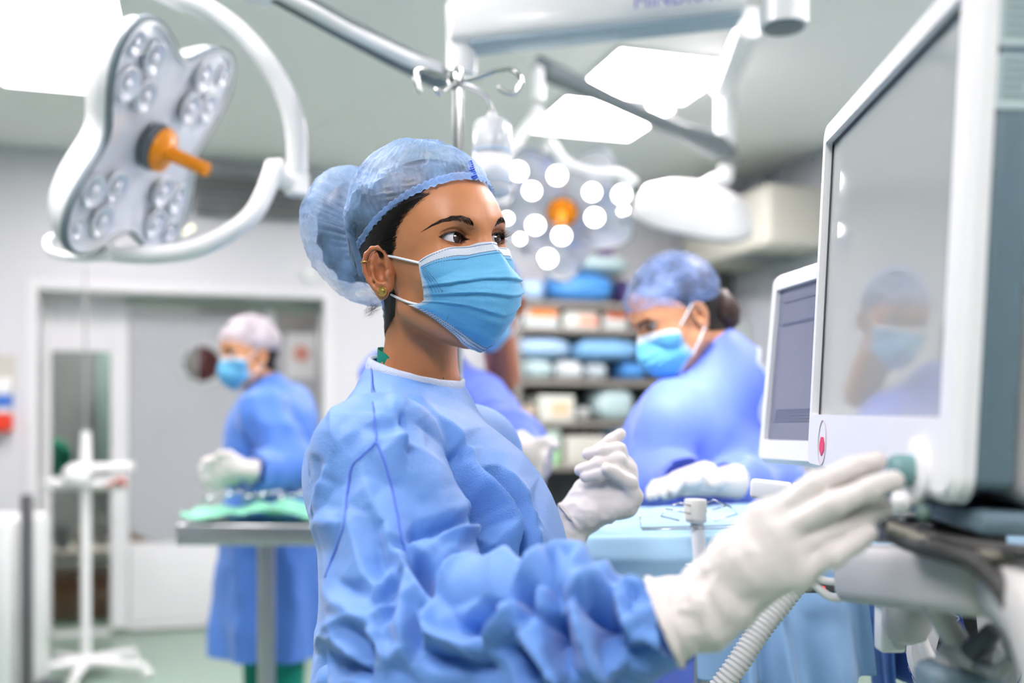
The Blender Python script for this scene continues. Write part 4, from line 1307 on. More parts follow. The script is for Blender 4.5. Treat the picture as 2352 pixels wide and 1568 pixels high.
def facet_field(px, folds, box, step, rnd, gain_r, gain_v, seed, keep=16):
    """flat facets with sharp creases between them: a triangulated sheet of heights whose edges run along the folds"""
    R_ = random.Random(seed)
    P2 = []; H = []; Ed = []
    for pts, w, h, kind in folds:
        if kind == 'soft' and abs(h) < .0045 or w < 5.5: continue
        q = catmull([(x, y, 0) for x, y in pts], 2)
        n = len(q); last = None
        hh = h * (gain_v if h < 0 else gain_r)
        for i, c in enumerate(q):
            t = i / (n - 1); e = max(.25, min(1, t * 5, (1 - t) * 5))
            if any((c.x - a_[0]) ** 2 + (c.y - a_[1]) ** 2 < 36 for a_ in P2): last = None; continue
            P2.append((c.x, c.y)); H.append(hh * e)
            if last is not None: Ed.append((last, len(P2) - 1))
            last = len(P2) - 1
    x0, y0, x1, y1 = box; nfold = len(P2)
    F_ = np.array(P2) if P2 else np.zeros((0, 2))
    y = y0; r = 0
    while y <= y1:
        x = x0 + (step / 2 if r % 2 else 0)
        while x <= x1:
            c = (x + R_.uniform(-.38, .38) * step, y + R_.uniform(-.38, .38) * step)
            if not len(F_) or np.min(np.hypot(F_[:, 0] - c[0], F_[:, 1] - c[1])) > keep:
                P2.append(c); H.append(R_.uniform(-rnd, rnd))
            x += step
        y += step * .85; r += 1
    vc, ec, fc, ov, oe, of = delaunay_2d_cdt([Vector(p) for p in P2], Ed, [], 0, 1e-4)
    hv = np.array([H[o[0]] if o else 0.0 for o in ov]); vx = np.array([(v.x, v.y) for v in vc])
    for i, o in enumerate(ov):
        if not o:                                            # crossing of two creases
            d = np.hypot(F_[:, 0] - vx[i, 0], F_[:, 1] - vx[i, 1]); k = np.argsort(d)[:3]; hv[i] = np.mean(np.array(H)[k])
    out = np.zeros(len(px))
    o_ = np.argsort(px[:, 1]); ys = px[o_, 1]
    for t in fc:
        if len(t) != 3: continue
        A, B, C_ = vx[t[0]], vx[t[1]], vx[t[2]]
        lo, hi = np.searchsorted(ys, [min(A[1], B[1], C_[1]), max(A[1], B[1], C_[1])])
        ix = o_[lo:hi]
        if not len(ix): continue
        q = px[ix]; den = (B[1] - C_[1]) * (A[0] - C_[0]) + (C_[0] - B[0]) * (A[1] - C_[1])
        if abs(den) < 1e-9: continue
        l0 = ((B[1] - C_[1]) * (q[:, 0] - C_[0]) + (C_[0] - B[0]) * (q[:, 1] - C_[1])) / den
        l1 = ((C_[1] - A[1]) * (q[:, 0] - C_[0]) + (A[0] - C_[0]) * (q[:, 1] - C_[1])) / den
        l2 = 1 - l0 - l1; m = (l0 >= -1e-6) & (l1 >= -1e-6) & (l2 >= -1e-6)
        out[ix[m]] = (l0 * hv[t[0]] + l1 * hv[t[1]] + l2 * hv[t[2]])[m]
    return out
def smooth_field(f, Q, n, it=2):
    E = np.concatenate([Q[:, [i, (i + 1) % 4]] for i in range(4)])
    for _ in range(it):
        A = np.bincount(E[:, 0], f[E[:, 1]], n) + np.bincount(E[:, 1], f[E[:, 0]], n); C = np.bincount(E[:, 0], None, n) + np.bincount(E[:, 1], None, n)
        f = .5 * f + .5 * A / np.maximum(C, 1)
    return f
def gown_folds(V, Q):
    N = vnormals(V, Q); px = proj(V)
    view = V - np.array([0, 0, CAMZ]); view /= np.linalg.norm(view, axis=1)[:, None]
    face = np.clip(-(N * view).sum(1), 0, 1) ** .35 * (-(N * view).sum(1) > 0)
    arm = np.minimum(np.minimum(d_cone(V, SH, EL, .071, .080), d_cone(V, EL, EL + (WRI - EL) * .55, .082, .072)), d_cone(V, EL + (WRI - EL) * .5, WRI, .068, .031))
    am = smooth01(.035, .008, arm); nearside = smooth01(1.32, 1.26, V[:, 1])
    nk = smooth01(.02, .09, np.linalg.norm(V - NB, axis=1) - .06)
    fb_ = facet_field(px, FOLDS_BODY, (640, 760, 1420, 1640), 66, .0042, 1.5, 1.7, 5)
    fa_ = facet_field(px, FOLDS_ARM, (640, 960, 1640, 1680), 54, .0065, 1.75, 1.6, 9)
    sl = smooth01(1180, 1290, px[:, 1] + .25 * (px[:, 0] - 900)) * am                # the bunched part of the sleeve
    f = (fb_ * (1 - .75 * am * (px[:, 0] > 930)) * nearside + fa_ * am * (.55 + .45 * sl)) * face * nk
    f += .35 * fold_field(px, FOLDS_BODY) * face * nearside * (1 - .75 * am * (px[:, 0] > 930)) * nk + .35 * fold_field(px, FOLDS_ARM) * face * am
    f = smooth_field(f, Q, len(V), 1)
    return V + N * f[:, None]
gV = gown_folds(gV, gQ)
# neck opening: drop what lies above the neckline plane, open cuffs
nl = [W3(838, 812, 1.265), W3(1057, 890, 1.185), W3(925, 866, 1.145)]
neckN = np.cross(nl[1] - nl[0], nl[2] - nl[0]); neckN /= np.linalg.norm(neckN)
if neckN[2] < 0: neckN = -neckN
neckO = (nl[0] + nl[1] + nl[2]) / 3
def above_neck(V): return (V - neckO) @ neckN
axr = (WRI - EL) / np.linalg.norm(WRI - EL); axl = (WRL - ELL) / np.linalg.norm(WRL - ELL)
hN = np.linalg.norm(gV - NB, axis=1) < .16
drop = (above_neck(gV) > 0) & hN | ((gV - WRI) @ axr > .0) & (np.linalg.norm(gV - WRI, axis=1) < .1) | ((gV - WRL) @ axl > 0) & (np.linalg.norm(gV - WRL, axis=1) < .08) | (gV[:, 2] < .46)
def cut(V, Q, drop):
    Q = Q[~drop[Q].any(1)]; u = np.unique(Q); m = np.full(len(V), -1); m[u] = np.arange(len(u))
    return V[u], m[Q]
gV, gQ = cut(gV, gQ, drop)
gown = link('gown', np_mesh('gown', gV, gQ), M_GOWN, woman)
# neckline binding following the rim of the opening
def rim_loops(V, Q):
    E = np.concatenate([np.sort(Q[:, [i, (i + 1) % 4]], 1) for i in range(4)])
    u, c = np.unique(E, axis=0, return_counts=True); B = u[c == 1]
    nb = {}
    for a, b in B.tolist(): nb.setdefault(a, []).append(b); nb.setdefault(b, []).append(a)
    seen = set(); loops = []
    for s0 in nb:
        if s0 in seen: continue
        lp = [s0]; seen.add(s0); cur = s0
        while True:
            nx = [k for k in nb[cur] if k not in seen]
            if not nx: break
            cur = nx[0]; seen.add(cur); lp.append(cur)
        loops.append(lp)
    return sorted(loops, key=len, reverse=True)
for lp in rim_loops(gV, gQ):
    L_ = gV[lp]
    if len(lp) > 20 and np.linalg.norm(L_.mean(0) - NB) < .11:
        for _ in range(14): L_ = (np.roll(L_, 1, 0) + L_ * 2 + np.roll(L_, -1, 0)) / 4
        cc = L_.mean(0); oc = L_ - cc; oc /= np.linalg.norm(oc, axis=1)[:, None]
        rows = [L_ + oc * .004 - neckN * .0095, L_ + oc * .0042 - neckN * .004, L_ + oc * .003 + neckN * .002, L_ - oc * .000 + neckN * .004, L_ - oc * .003 + neckN * .001]
        k_ = MB().grid(np.stack(rows, 1), closed_u=True)
        k_.build('neck_binding', cloth_mat('white binding', (214, 226, 244), transp=0, weave=.4, crink=.5, fine=700), gown, smooth=True)
# green scrub collar showing inside the neckline
th = np.linspace(0, 2 * np.pi, 90, endpoint=False)
ea = np.cross(NAX, [0, 1, 0]); ea /= np.linalg.norm(ea); eb = np.cross(NAX, ea)
rg = np.cos(th)[:, None] * ea + np.sin(th)[:, None] * eb
back = (rg @ (WR @ np.array([-1, 0, 0])))                       # 1 at the nape, -1 at the throat
near_ = rg @ (WR @ np.array([0, -1, 0]))
rows = []
for q in np.linspace(0, 1, 9):
    base = NB + rg * (.0485 + .003 * (1 - q))
    tpl = (neckO - base) @ neckN / (NAX @ neckN)                # distance down the neck axis to the neckline plane
    h_ = -.05 * (1 - q) + q * (.001 + .013 * smooth01(.15, .75, back * .75 + near_ * .66))
    rows.append(base + NAX * (tpl - h_)[:, None])
col_ = MB().grid(np.stack(rows, 1), closed_u=True).build('scrub_collar', mat('green scrubs', (0, 140, 118), .7), woman, smooth=True)
# stitched seams lying on the cloth
sp_ = proj(gV)
def on_gown(x, y, r=4.5):
    m = np.where((np.abs(sp_[:, 0] - x) < r) & (np.abs(sp_[:, 1] - y) < r))[0]
    if not len(m): return None
    j = m[np.argmin(gV[m, 1])]
    return gV[j]
for pts in ([(851, 842), (853, 900), (860, 965), (866, 1010)], [(866, 1010), (838, 1038), (806, 1068), (795, 1130), (788, 1200), (765, 1270), (742, 1325)], [(866, 1010), (890, 1085), (908, 1150), (920, 1215), (928, 1262)]):
    L_ = [on_gown(c.x, c.y) for c in catmull([(x, y, 0) for x, y in pts], 9)]; L_ = np.array([l for l in L_ if l is not None])
    for _ in range(5): L_[1:-1] = (L_[:-2] + 2 * L_[1:-1] + L_[2:]) / 4
    L_ = L_ + (np.array([0, 0, CAMZ]) - L_) * .0008
    MB().tube([Vector(l) for l in L_], .0011, 8).build('seam', mat('seam blue', (78, 112, 214), .6), gown, smooth=True)
# sash knot at the waist
k = MB()
k.sphere(W3(800, 1560, 1.05), .030, 24, 14, sc=(1.2, .9, .75)); V0 = k.v[0]; c0 = V0.mean(0); k.v[0] = c0 + (V0 - c0) * (1 + .16 * vnoise(V0, 55, 4)[:, None])
k.tube(catmull([W3(805, 1555, 1.03), W3(870, 1545, 1.02), W3(940, 1535, 1.03), W3(1000, 1560, 1.05)], 6), .016, 10, flat=.35)
k.build('sash', M_GOWN, gown, smooth=True)
# ------------------------------------------------------------------ gloved hands
def d_chain(P, pts, rad, k=.004):
    d = None
    for a, b, ra, rb in zip(pts[:-1], pts[1:], rad[:-1], rad[1:]):
        c = d_cone(P, a, b, ra, rb)
        d = c if d is None else smin(d, c, k)
    return d
M_GLOVE = mat('latex glove', (220, 214, 208), .42, var=.03, scale=25, bump=.12, bscale=160, sss=.08, spec=.4)
def glove_mesh(palm, fingers, lo, hi, h, wr=None, extra=None, seed=1, wrinkle=.0009):
    """palm: list of (a, b, ra, rb, flat); fingers: list of (points, radii)"""
    def fn(P):
        d = None
        for a, b, ra, rb, fl in palm:
            c = d_cone(P, a, b, ra, rb, flat=fl)
            d = c if d is None else smin(d, c, .014)
        f = None
        for pts, rad in fingers:
            c = d_chain(P, pts, rad)
            f = c if f is None else smin(f, c, .0012)
        d = smin(d, f, .006)
        if extra: d = extra(P, d)
        return d
    V, Q = surface_nets(fn, lo, hi, h)
    V = relax(V, Q, 2, .4)
    N = vnormals(V, Q)
    rd = 1 - 2 * np.sqrt(vnoise(V, 60, seed, 2) ** 2 + .003)
    w = rd * wrinkle
    if wr is not None: w = w * (1 + 2.2 * wr(V))
    return V + N * w[:, None], Q
# right hand, reaching for the knob under the screen
g0 = W3(1532, 1426, .79); g1 = W3(1640, 1385, .785); g2 = W3(1722, 1300, .775)
mcp = [W3(1762, 1190, .768), W3(1790, 1225, .760), W3(1812, 1268, .757), W3(1832, 1314, .758)]
palmR = [(g0, W3(1600, 1405, .787), .0335, .0265, None), (W3(1600, 1405, .787), g1, .0265, .026, None), (g1, g2, .027, .033, ((.2, -1, .25), .75))]
for m_, r_ in zip(mcp, (.0125, .0128, .012, .0112)): palmR.append((g2 + (m_ - g2) * .25, m_, .018, r_, None))
palmR.append((mcp[0], mcp[3], .0118, .011, None))
fR = [([mcp[0], W3(1880, 1110, .756), W3(1958, 1077, .754), W3(2014, 1059, .752)], [.0108, .0094, .0084, .0074]),
      ([mcp[1], W3(1915, 1158, .742), W3(1998, 1124, .738), W3(2052, 1104, .738)], [.0108, .0096, .0086, .0076]),
      ([mcp[2], W3(1924, 1214, .750), W3(1990, 1182, .752), W3(2028, 1164, .755)], [.0104, .0092, .0082, .0072]),
      ([mcp[3], W3(1914, 1276, .744), W3(1962, 1246, .744), W3(1994, 1225, .746)], [.0098, .0084, .0076, .0068]),
      ([W3(1690, 1300, .800), W3(1760, 1215, .815), W3(1830, 1165, .808), W3(1885, 1135, .800)], [.018, .0125, .0105, .0088])]
cr_ax = (g1 - g0) / np.linalg.norm(g1 - g0)
def cuffR(P, d):
    # rolled rim of the cuff
    D = P - g0; h = D @ cr_ax; r = np.linalg.norm(D - h[..., None] * cr_ax, axis=-1)
    rim = np.hypot(h + .002, r - .0355) - .0028
    return smin(d, rim, .004)
hV, hQ = glove_mesh(palmR, fR, np.minimum(g0, mcp[3]) - .07, W3(2052, 1104, .74) + [.02, .10, .05], .0021, wr=lambda V: np.exp(-((V - g1) @ cr_ax / .028) ** 2), extra=cuffR, seed=2, wrinkle=.0008)
N_ = vnormals(hV, hQ); s_ = (hV - g0) @ cr_ax
hV = hV + N_ * ((.0011 * np.sin(s_ * 230 + 5 * vnoise(hV, 30, 8)) + .0012 * vnoise(hV, 60, 9)) * smooth01(.085, .05, s_) * smooth01(.0, .012, s_))[:, None]
hV, hQ = cut(hV, hQ, ((hV - g0) @ cr_ax < -.0045) & (np.linalg.norm(hV - g0, axis=1) < .06))
gr = link('glove', np_mesh('glove', hV, hQ), M_GLOVE, woman)
# left hand, raised and half closed behind the body
gl0 = W3(1300, 1240, 1.36); gl1 = W3(1322, 1190, 1.362); gl2 = W3(1365, 1145, 1.362)
vw = gl1 - np.array([0, 0, CAMZ]); vw /= np.linalg.norm(vw)
palmL = [(W3(1282, 1290, 1.36), gl1, .0275, .0235, None), (gl1, gl2, .0235, .030, (vw, .72)), (gl2, W3(1412, 1108, 1.362), .030, .031, (vw, .62)),
         (W3(1412, 1108, 1.36), W3(1436, 1075, 1.362), .020, .015, None), (W3(1350, 1180, 1.35), W3(1438, 1158, 1.345), .020, .0165, None)]
fL = [([W3(1420, 1075, 1.378), W3(1378, 1036, 1.382), W3(1405, 1012, 1.376), W3(1424, 997, 1.372)], [.0105, .0098, .0090, .0080]),
      ([W3(1432, 1066, 1.362), W3(1420, 1034, 1.350), W3(1383, 1037, 1.344), W3(1351, 1043, 1.346)], [.0116, .0106, .0098, .0080]),
      ([W3(1437, 1080, 1.356), W3(1419, 1056, 1.340), W3(1372, 1067, 1.336), W3(1332, 1080, 1.340)], [.0112, .0102, .0095, .0078]),
      ([W3(1438, 1096, 1.352), W3(1414, 1079, 1.335), W3(1376, 1089, 1.331), W3(1345, 1095, 1.333)], [.0108, .0096, .0090, .0074]),
      ([W3(1436, 1160, 1.348), W3(1456, 1140, 1.340), W3(1446, 1108, 1.331), W3(1396, 1078, 1.322)], [.0155, .0118, .0102, .0086])]
la = (gl1 - gl0) / np.linalg.norm(gl1 - gl0)
def cuffL(P, d):
    c = W3(1313, 1192, 1.36); a_ = W3(1342, 1225, 1.345) - W3(1284, 1156, 1.372); a_ /= np.linalg.norm(a_)
    n_ = np.cross(a_, vw); n_ /= np.linalg.norm(n_)
    D = P - c; h = D @ n_; r = np.linalg.norm(D - h[..., None] * n_, axis=-1)
    return smin(d, np.hypot(h, r - .0262) - .0016, .0035)
lV, lQ = glove_mesh(palmL, fL, W3(1250, 1320, 1.36) - [.03, .07, .02], W3(1470, 985, 1.36) + [.02, .08, .02], .0022, wr=lambda V: np.exp(-((V - gl1) @ la / .03) ** 2), extra=cuffL, seed=4, wrinkle=.0008)
gl = link('glove', np_mesh('glove', lV, lQ), M_GLOVE, woman)
# legs in scrub trousers and clogs, below the frame
LEGM = mat('green scrubs', (0, 140, 118), .7)
def legs(parent, hip, foot, yawv, mat_):
    f = Vector((yawv[0], yawv[1], 0)).normalized(); l = Vector((-f.y, f.x, 0))
    for s in (1, -1):
        a = Vector(hip) + l * .075 * s; b = Vector((foot[0], foot[1], .09)) + l * .085 * s
        MB().tube([a, a.lerp(b, .3), a.lerp(b, .6), a.lerp(b, .85), b], [.085, .078, .068, .062, .066], 20).build('trouser_leg', mat_, parent)
        k = MB(); k.sphere(Vector((b.x, b.y, .045)) + f * .06, 1, 24, 12, sc=(.135, .05, .045), rot=Matrix.Rotation(math.atan2(f.y, f.x), 4, 'Z'))
        k.box(Vector((b.x, b.y, .012)) + f * .06, (.25, .09, .024), Matrix.Rotation(math.atan2(f.y, f.x), 4, 'Z'), bevel=.01)
        k.build('clog', mat('white clog', (225, 226, 226), .4), parent)
legs(woman, (-.10, 1.22, .80), (-.10, 1.22), (1, -.25), LEGM)
# ------------------------------------------------------------------ anaesthesia workstation with its monitors, at the right
M_BEZ = mat('white casing', (232, 233, 232), .38, var=.015, coat=.1)
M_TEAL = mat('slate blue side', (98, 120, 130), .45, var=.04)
M_GREYC = mat('mid grey casing', (186, 186, 183), .42, var=.02)
M_SCREEN = mat('dull glass screen', (168, 172, 169), .035, var=.03, scale=3, spec=.75, coat=.2)
M_BLACK = mat('black rubber', (24, 24, 25), .5)
M_CABLE = mat('grey cable', (150, 150, 148), .45)
M_DCABLE = mat('dark grey cable', (62, 62, 60), .5)
M_KNOB = mat('teal knob', (110, 150, 150), .4)

class Frame:
    """local frame of a display: u along its lower edge towards the camera, v up, w out of the back"""
    def __init__(s, o, u, v):
        s.o = Vector(o); s.u = Vector(u).normalized(); v = Vector(v); s.v = (v - s.u * v.dot(s.u)).normalized(); s.w = s.v.cross(s.u).normalized()
    def p(s, a, b, c=0.0): return s.o + s.u * a + s.v * b + s.w * c
    def rot(s): return Matrix((s.u, s.v, s.w)).transposed().to_4x4()
    def box(s, mb, a0, a1, b0, b1, c0, c1, bevel=0.0, mi=0):
        return mb.box(s.p((a0+a1)/2, (b0+b1)/2, (c0+c1)/2), (abs(a1-a0), abs(b1-b0), abs(c1-c0)), s.rot(), mi, bevel)
def rounded_ring(mb, fr, a0, a1, b0, b1, ia0, ia1, ib0, ib1, c0, c1, r, n=8):
    """rectangular frame with rounded outer corners and a rectangular opening"""
    def rr(x0, x1, y0, y1, r):
        P = []
        for cx_, cy_, st in ((x1 - r, y1 - r, 0), (x0 + r, y1 - r, 90), (x0 + r, y0 + r, 180), (x1 - r, y0 + r, 270)):
            for k in range(n + 1):
                a = math.radians(st + 90 * k / n); P.append((cx_ + r * math.cos(a), cy_ + r * math.sin(a)))
        return P
    O = rr(a0, a1, b0, b1, r); I = rr(ia0, ia1, ib0, ib1, .003); k = len(O)
    ch = min(.008, abs(c1 - c0) * .4) * (1 if c1 > c0 else -1)
    ins = rr(a0 + .007, a1 - .007, b0 + .007, b1 - .007, max(r - .007, .002))
    V = [fr.p(x, y, c0)[:] for x, y in ins] + [fr.p(x, y, c0 + ch)[:] for x, y in O] + [fr.p(x, y, c1)[:] for x, y in O] + [fr.p(x, y, c0)[:] for x, y in I] + [fr.p(x, y, c0 + ch * 1.4)[:] for x, y in I]
    Fc = []
    for i in range(k):
        j = (i + 1) % k
        Fc += [(i, j, k + j, k + i), (k + i, k + j, 2*k + j, 2*k + i), (3*k + i, 3*k + j, j, i), (4*k + i, 4*k + j, 3*k + j, 3*k + i)]
    Fc.append(tuple(range(2*k, 3*k)))
    mb.add(V, Fc)
def text_obj(name, body, o, ex, ey, size, m, parent, extrude=.0004):
    """lettering turned into a mesh"""
    cu = bpy.data.curves.new(name, 'FONT'); cu.body = body; cu.size = size; cu.align_x = 'CENTER'; cu.align_y = 'CENTER'; cu.extrude = extrude
    t = bpy.data.objects.new('tmp_text', cu); COL.objects.link(t)
    dg = bpy.context.evaluated_depsgraph_get(); me = bpy.data.meshes.new_from_object(t.evaluated_get(dg))
    bpy.data.objects.remove(t); bpy.data.curves.remove(cu)
    ex = Vector(ex).normalized(); ey = Vector(ey).normalized(); ez = ex.cross(ey)
    me.transform(Matrix.Translation(Vector(o)) @ Matrix((ex, ey, ez)).transposed().to_4x4())
    return link(name, me, m, parent, smooth=False)

# main monitor: far edge at the sharp plane, near edge towards the camera
YF, YN = 1.15, .705
far_b, far_t = at(1850, 1075, YF), at(1888, 288, YF)
near_b = at(2178, 1160, YN)
fr = Frame(far_b, near_b - far_b, far_t - far_b)
Wm = (near_b - far_b).length + .004; Hm = (far_t - far_b).dot(fr.v)
mon = empty('monitor', far_b + Vector((.1, -.2, -.02)), 'large white framed monitor with slate blue side, touched by the gloved hand', 'monitor')
k = MB(); sb0 = .062
rounded_ring(k, fr, 0, Wm, 0, Hm, .018, Wm - .030, sb0, Hm - .026, 0, .016, .022)
k.build('bezel', M_BEZ, mon)
k = MB(); fr.box(k, .018, Wm - .030, sb0, Hm - .026, .009, .012); k.build('screen', M_SCREEN, mon, smooth=False)
k = MB()
for (a0, a1, b0, b1) in ((.018, .0205, sb0, Hm - .026), (Wm - .0325, Wm - .030, sb0, Hm - .026), (.018, Wm - .03, Hm - .0285, Hm - .026)): fr.box(k, a0, a1, b0, b1, .0075, .0095)
k.build('gasket', M_DARKG, mon, smooth=False)
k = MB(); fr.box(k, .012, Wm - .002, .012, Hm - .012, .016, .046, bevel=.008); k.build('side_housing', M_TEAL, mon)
k = MB(); fr.box(k, .03, Wm - .001, .0, Hm + .02, .046, .20, bevel=.02); k.build('rear_housing', M_GREYC, mon)
# base skirt under the screen
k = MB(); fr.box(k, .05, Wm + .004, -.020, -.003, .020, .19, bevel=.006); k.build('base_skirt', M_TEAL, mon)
# two paper labels on the side that faces the camera
for i, (b0, b1) in enumerate(((Hm - .072, Hm - .035), (Hm - .116, Hm - .078))):
    k = MB(); fr.box(k, Wm - .0025, Wm - .0012, b0, b1, .017, .047, bevel=.0); lb = k.build('paper_label', mat('pale label', (178, 196, 196), .6), mon, smooth=False)
    k = MB()
    for r_ in range(5):
        fr.box(k, Wm - .0012, Wm - .0008, b1 - .006 - r_ * .006, b1 - .003 - r_ * .006, .020, .020 + (.024, .018, .022, .015, .02)[r_])
    k.build('print_lines', mat('label print', (120, 140, 142), .6), lb, smooth=False)
# bell mark and small line of print on the lower bezel
bm_ = fr.p(.074, .028, -.0004)
k = MB(); k.prism([(0, -.0105), (.010, -.004), (.010, .003), (.004, .010), (-.004, .010), (-.010, .003), (-.010, -.004)], bm_, fr.u, fr.v, -fr.w, .0006); k.build('alarm_mark', mat('alarm red', (232, 40, 84), .4), mon, smooth=False)
k = MB(); k.tube([bm_ + fr.u * (.017 * math.cos(a)) + fr.v * (.024 * math.sin(a) + .004) for a in np.linspace(0, 2 * math.pi, 40, endpoint=False)], .0007, 6, closed=True); k.build('alarm_ring', mat('alarm grey', (190, 180, 182), .5), mon, smooth=False)
# rotary knob on the lower bezel, near edge
kn = fr.p(Wm - .068, .020, 0)
k = MB(); k.lathe([(.026, 0), (.026, .004), (.022, .006), (0, .006)], kn, -fr.w, 40); k.build('knob_collar', M_BEZ, mon)
k = MB(); k.lathe([(.0125, .006), (.0125, .016), (.0118, .020), (.010, .022), (0, .022)], kn, -fr.w, 40); kb_ = k.build('knob', M_KNOB, mon)
k = MB(); k.sphere(kn - fr.w * .012 - fr.v * .024, .0095, 24, 14, sc=(.8, 1, 1.1)); k.build('push_button', mat('white button', (244, 244, 244), .3), mon)
k = MB(); k.sphere(kn - fr.w * .004 - fr.v * .030 + fr.u * .026, .006, 16, 10); k.build('socket', mat('green grey socket', (96, 122, 112), .5), mon)

# second monitor behind it
YF2, YN2 = 1.47, 1.30
fb2, ft2 = at(1736, 1062, YF2), at(1778, 632, YF2); nb2 = at(1866, 1072, YN2)
f2 = Frame(fb2, nb2 - fb2, ft2 - fb2); W2 = .20; H2 = (ft2 - fb2).dot(f2.v)
m2 = empty('monitor', fb2 + Vector((.03, -.1, -.02)), 'smaller white framed monitor behind the large one, its bluish screen half hidden', 'monitor')
k = MB(); rounded_ring(k, f2, 0, W2, 0, H2, .020, W2 - .018, .034, H2 - .024, 0, .030, .014); k.build('bezel', M_BEZ, m2)
k = MB(); f2.box(k, .020, W2 - .018, .034, H2 - .024, .007, .010); sc2 = k.build('screen', mat('bluish screen', (112, 116, 134), .06, var=.05, scale=8, spec=.8, emit=(120, 125, 160), estr=.12), m2, smooth=False)
for q in ([.0] * 0 + [(.06 + .004 * i, .0615 + .004 * i) for i in range(5)] + [(H2 - .045, H2 - .043), (H2 - .078, H2 - .074)]):
    k = MB(); f2.box(k, .035, W2 - .03, q[0], q[1], .0062, .007); k.build('screen_line', mat('screen lines', (84, 90, 120), .3), sc2, smooth=False)
k = MB(); f2.box(k, .01, W2 - .01, .012, H2 - .012, .030, .06, bevel=.01); k.build('rear_housing', M_GREYC, m2)
k = MB(); k.tube([f2.p(.11, .05, .05), f2.p(.115, -.02, .07), f2.p(.13, -.08, .09), Vector((.67, 1.17, 1.300))], [.016, .016, .016, .016], 14); k.build('stalk', M_GREYC, m2)
# white handle plate beside it
hp = empty('handle', at(1780, 1122, 1.25), 'flat white handle plate poking out left below the smaller monitor', 'handle')
k = MB(); q0, q1 = at(1724, 1120, 1.27), at(1905, 1140, 1.22); fh = Frame(q0, q1 - q0, (0, 0, 1))
fh.box(k, 0, .052, -.0125, .0125, -.006, .006, bevel=.005); k.build('grip', M_BEZ, hp)
k = MB(); fh.box(k, .053, .11, -.013, .013, -.007, .007, bevel=.004); k.build('bracket', M_WHITE, hp)
k = MB(); k.tube([fh.p(.10, 0, 0), at(1960, 1180, 1.2), Vector((.66, 1.13, 1.290))], .010, 12); k.build('mount_arm', M_GREYC, hp)

# grey support tray below, with cables, hooks and the machine column
tray = empty('support_bracket', at(2100, 1340, .80), 'grey moulded support bracket under the large monitor, with a rounded end', 'bracket')
ta, tb = at(1905, 1322, .93), at(2352, 1352, .66)
ft_ = Frame(ta, tb - ta, (0, 0, 1))
k = MB(); ft_.box(k, 0, .215, -.024, .026, 0.0, .10, bevel=.012); k.build('bar', M_GREYC, tray)
k = MB(); ft_.box(k, .015, .13, .026, .0285, .012, .085, bevel=.001); k.build('bar_top_plate', M_LIGHTG, tray)
k = MB(); k.tube([ft_.p(.20, 0, .04), ft_.p(.25, -.006, .03), ft_.p(.285, -.026, .02), ft_.p(.30, -.060, .01), ft_.p(.30, -.085, .01)], [.030, .034, .034, .028, .02], 20); k.build('elbow', M_GREYC, tray)
k = MB(); ft_.box(k, .045, .10, .030, .052, .02, .075, bevel=.004); k.build('connector_block', M_DARKG, tray)
k = MB(); ft_.box(k, .098, .150, .028, .046, .015, .08, bevel=.003); k.build('connector', M_BLACK, tray)
# white cable loop at the left end and thin leads standing behind
def cable(px, d, r, m, name, label, cat='cable', group=None, n=8):
    pts = [at(x, y, (d if np.isscalar(d) else d[i])) for i, (x, y) in enumerate(px)]
    k_ = MB(); k_.tube(catmull(pts, n), r, 10)
    return tag(k_.build(name, m, smooth=True), label, cat, group)
cable([(1850, 1305), (1880, 1350), (1915, 1372), (1950, 1360), (1975, 1325)], .98, .0042, mat('white cable', (222, 222, 220), .35), 'cable', 'white cable hanging in a loop under the left end of the grey support bracket')
cable([(1852, 1308), (1880, 1328), (1920, 1335), (1950, 1318)], .975, .0036, mat('white cable', (222, 222, 220), .35), 'cable', 'thin white cable in a shallow loop above the deeper one, under the grey support bracket')
for i, (x0, x1) in enumerate(((1996, 2003), (2012, 2004), (2024, 2014))):
    cable([(x0, 1175), ((x0 + x1) / 2 + 2, 1200), (x1, 1235)], .92, .0018, M_CABLE, 'sensor_lead', 'thin grey lead standing up behind the gloved fingers', 'cable', 'thin leads behind the gloved fingers')
cable([(2035, 1200), (2090, 1222), (2160, 1240), (2235, 1255), (2300, 1262), (2360, 1270)], [.80, .78, .74, .71, .69, .66], .0060, M_DCABLE, 'cable', 'thick dark cable lying along the top of the grey support bracket')
cable([(2050, 1225), (2110, 1252), (2180, 1270), (2240, 1290), (2300, 1350), (2345, 1440), (2365, 1540)], [.79, .76, .72, .70, .68, .66, .65], .0075, M_DCABLE, 'cable', 'dark cable curving down round the end of the support bracket at the right edge')
cable([(2045, 1212), (2120, 1238), (2200, 1262), (2290, 1275), (2360, 1262)], [.785, .755, .72, .69, .67], .0045, mat('olive cable', (128, 126, 112), .5), 'cable', 'olive grey cable between the two dark ones on the support bracket')
# hanging probes
hd = empty('probe_holder', at(2050, 1430, 1.0), 'pale flat clip hanging under the support bracket, left of the rounded grey handle', 'clip')
k = MB(); q = at(2044, 1420, 1.0); k.box(q, (.0256, .022, .065), bevel=.004); k.build('clip_body', M_WHITE, hd)
k = MB(); k.box(q + Vector((.0045, -.013, .007)), (.014, .007, .046), bevel=.003); k.build('latch', M_LIGHTG, hd)
k = MB(); k.lathe([(0, 0), (.007, 0), (.007, .004), (0, .005)], q + Vector((.0045, -.011, -.021)), (0, -1, 0), 20); k.build('pivot', M_LIGHTG, hd)
pr_ = empty('probe', at(2090, 1430, .98), 'rounded grey probe handle hanging under the support bracket', 'probe')
k = MB(); k.tube([at(2085, 1362, .98), at(2083, 1400, .98), at(2082, 1440, .98), at(2082, 1466, .98), at(2082, 1478, .98)], [.0225, .0225, .0232, .018, .007], 22); k.build('shell', M_GREYC, pr_)
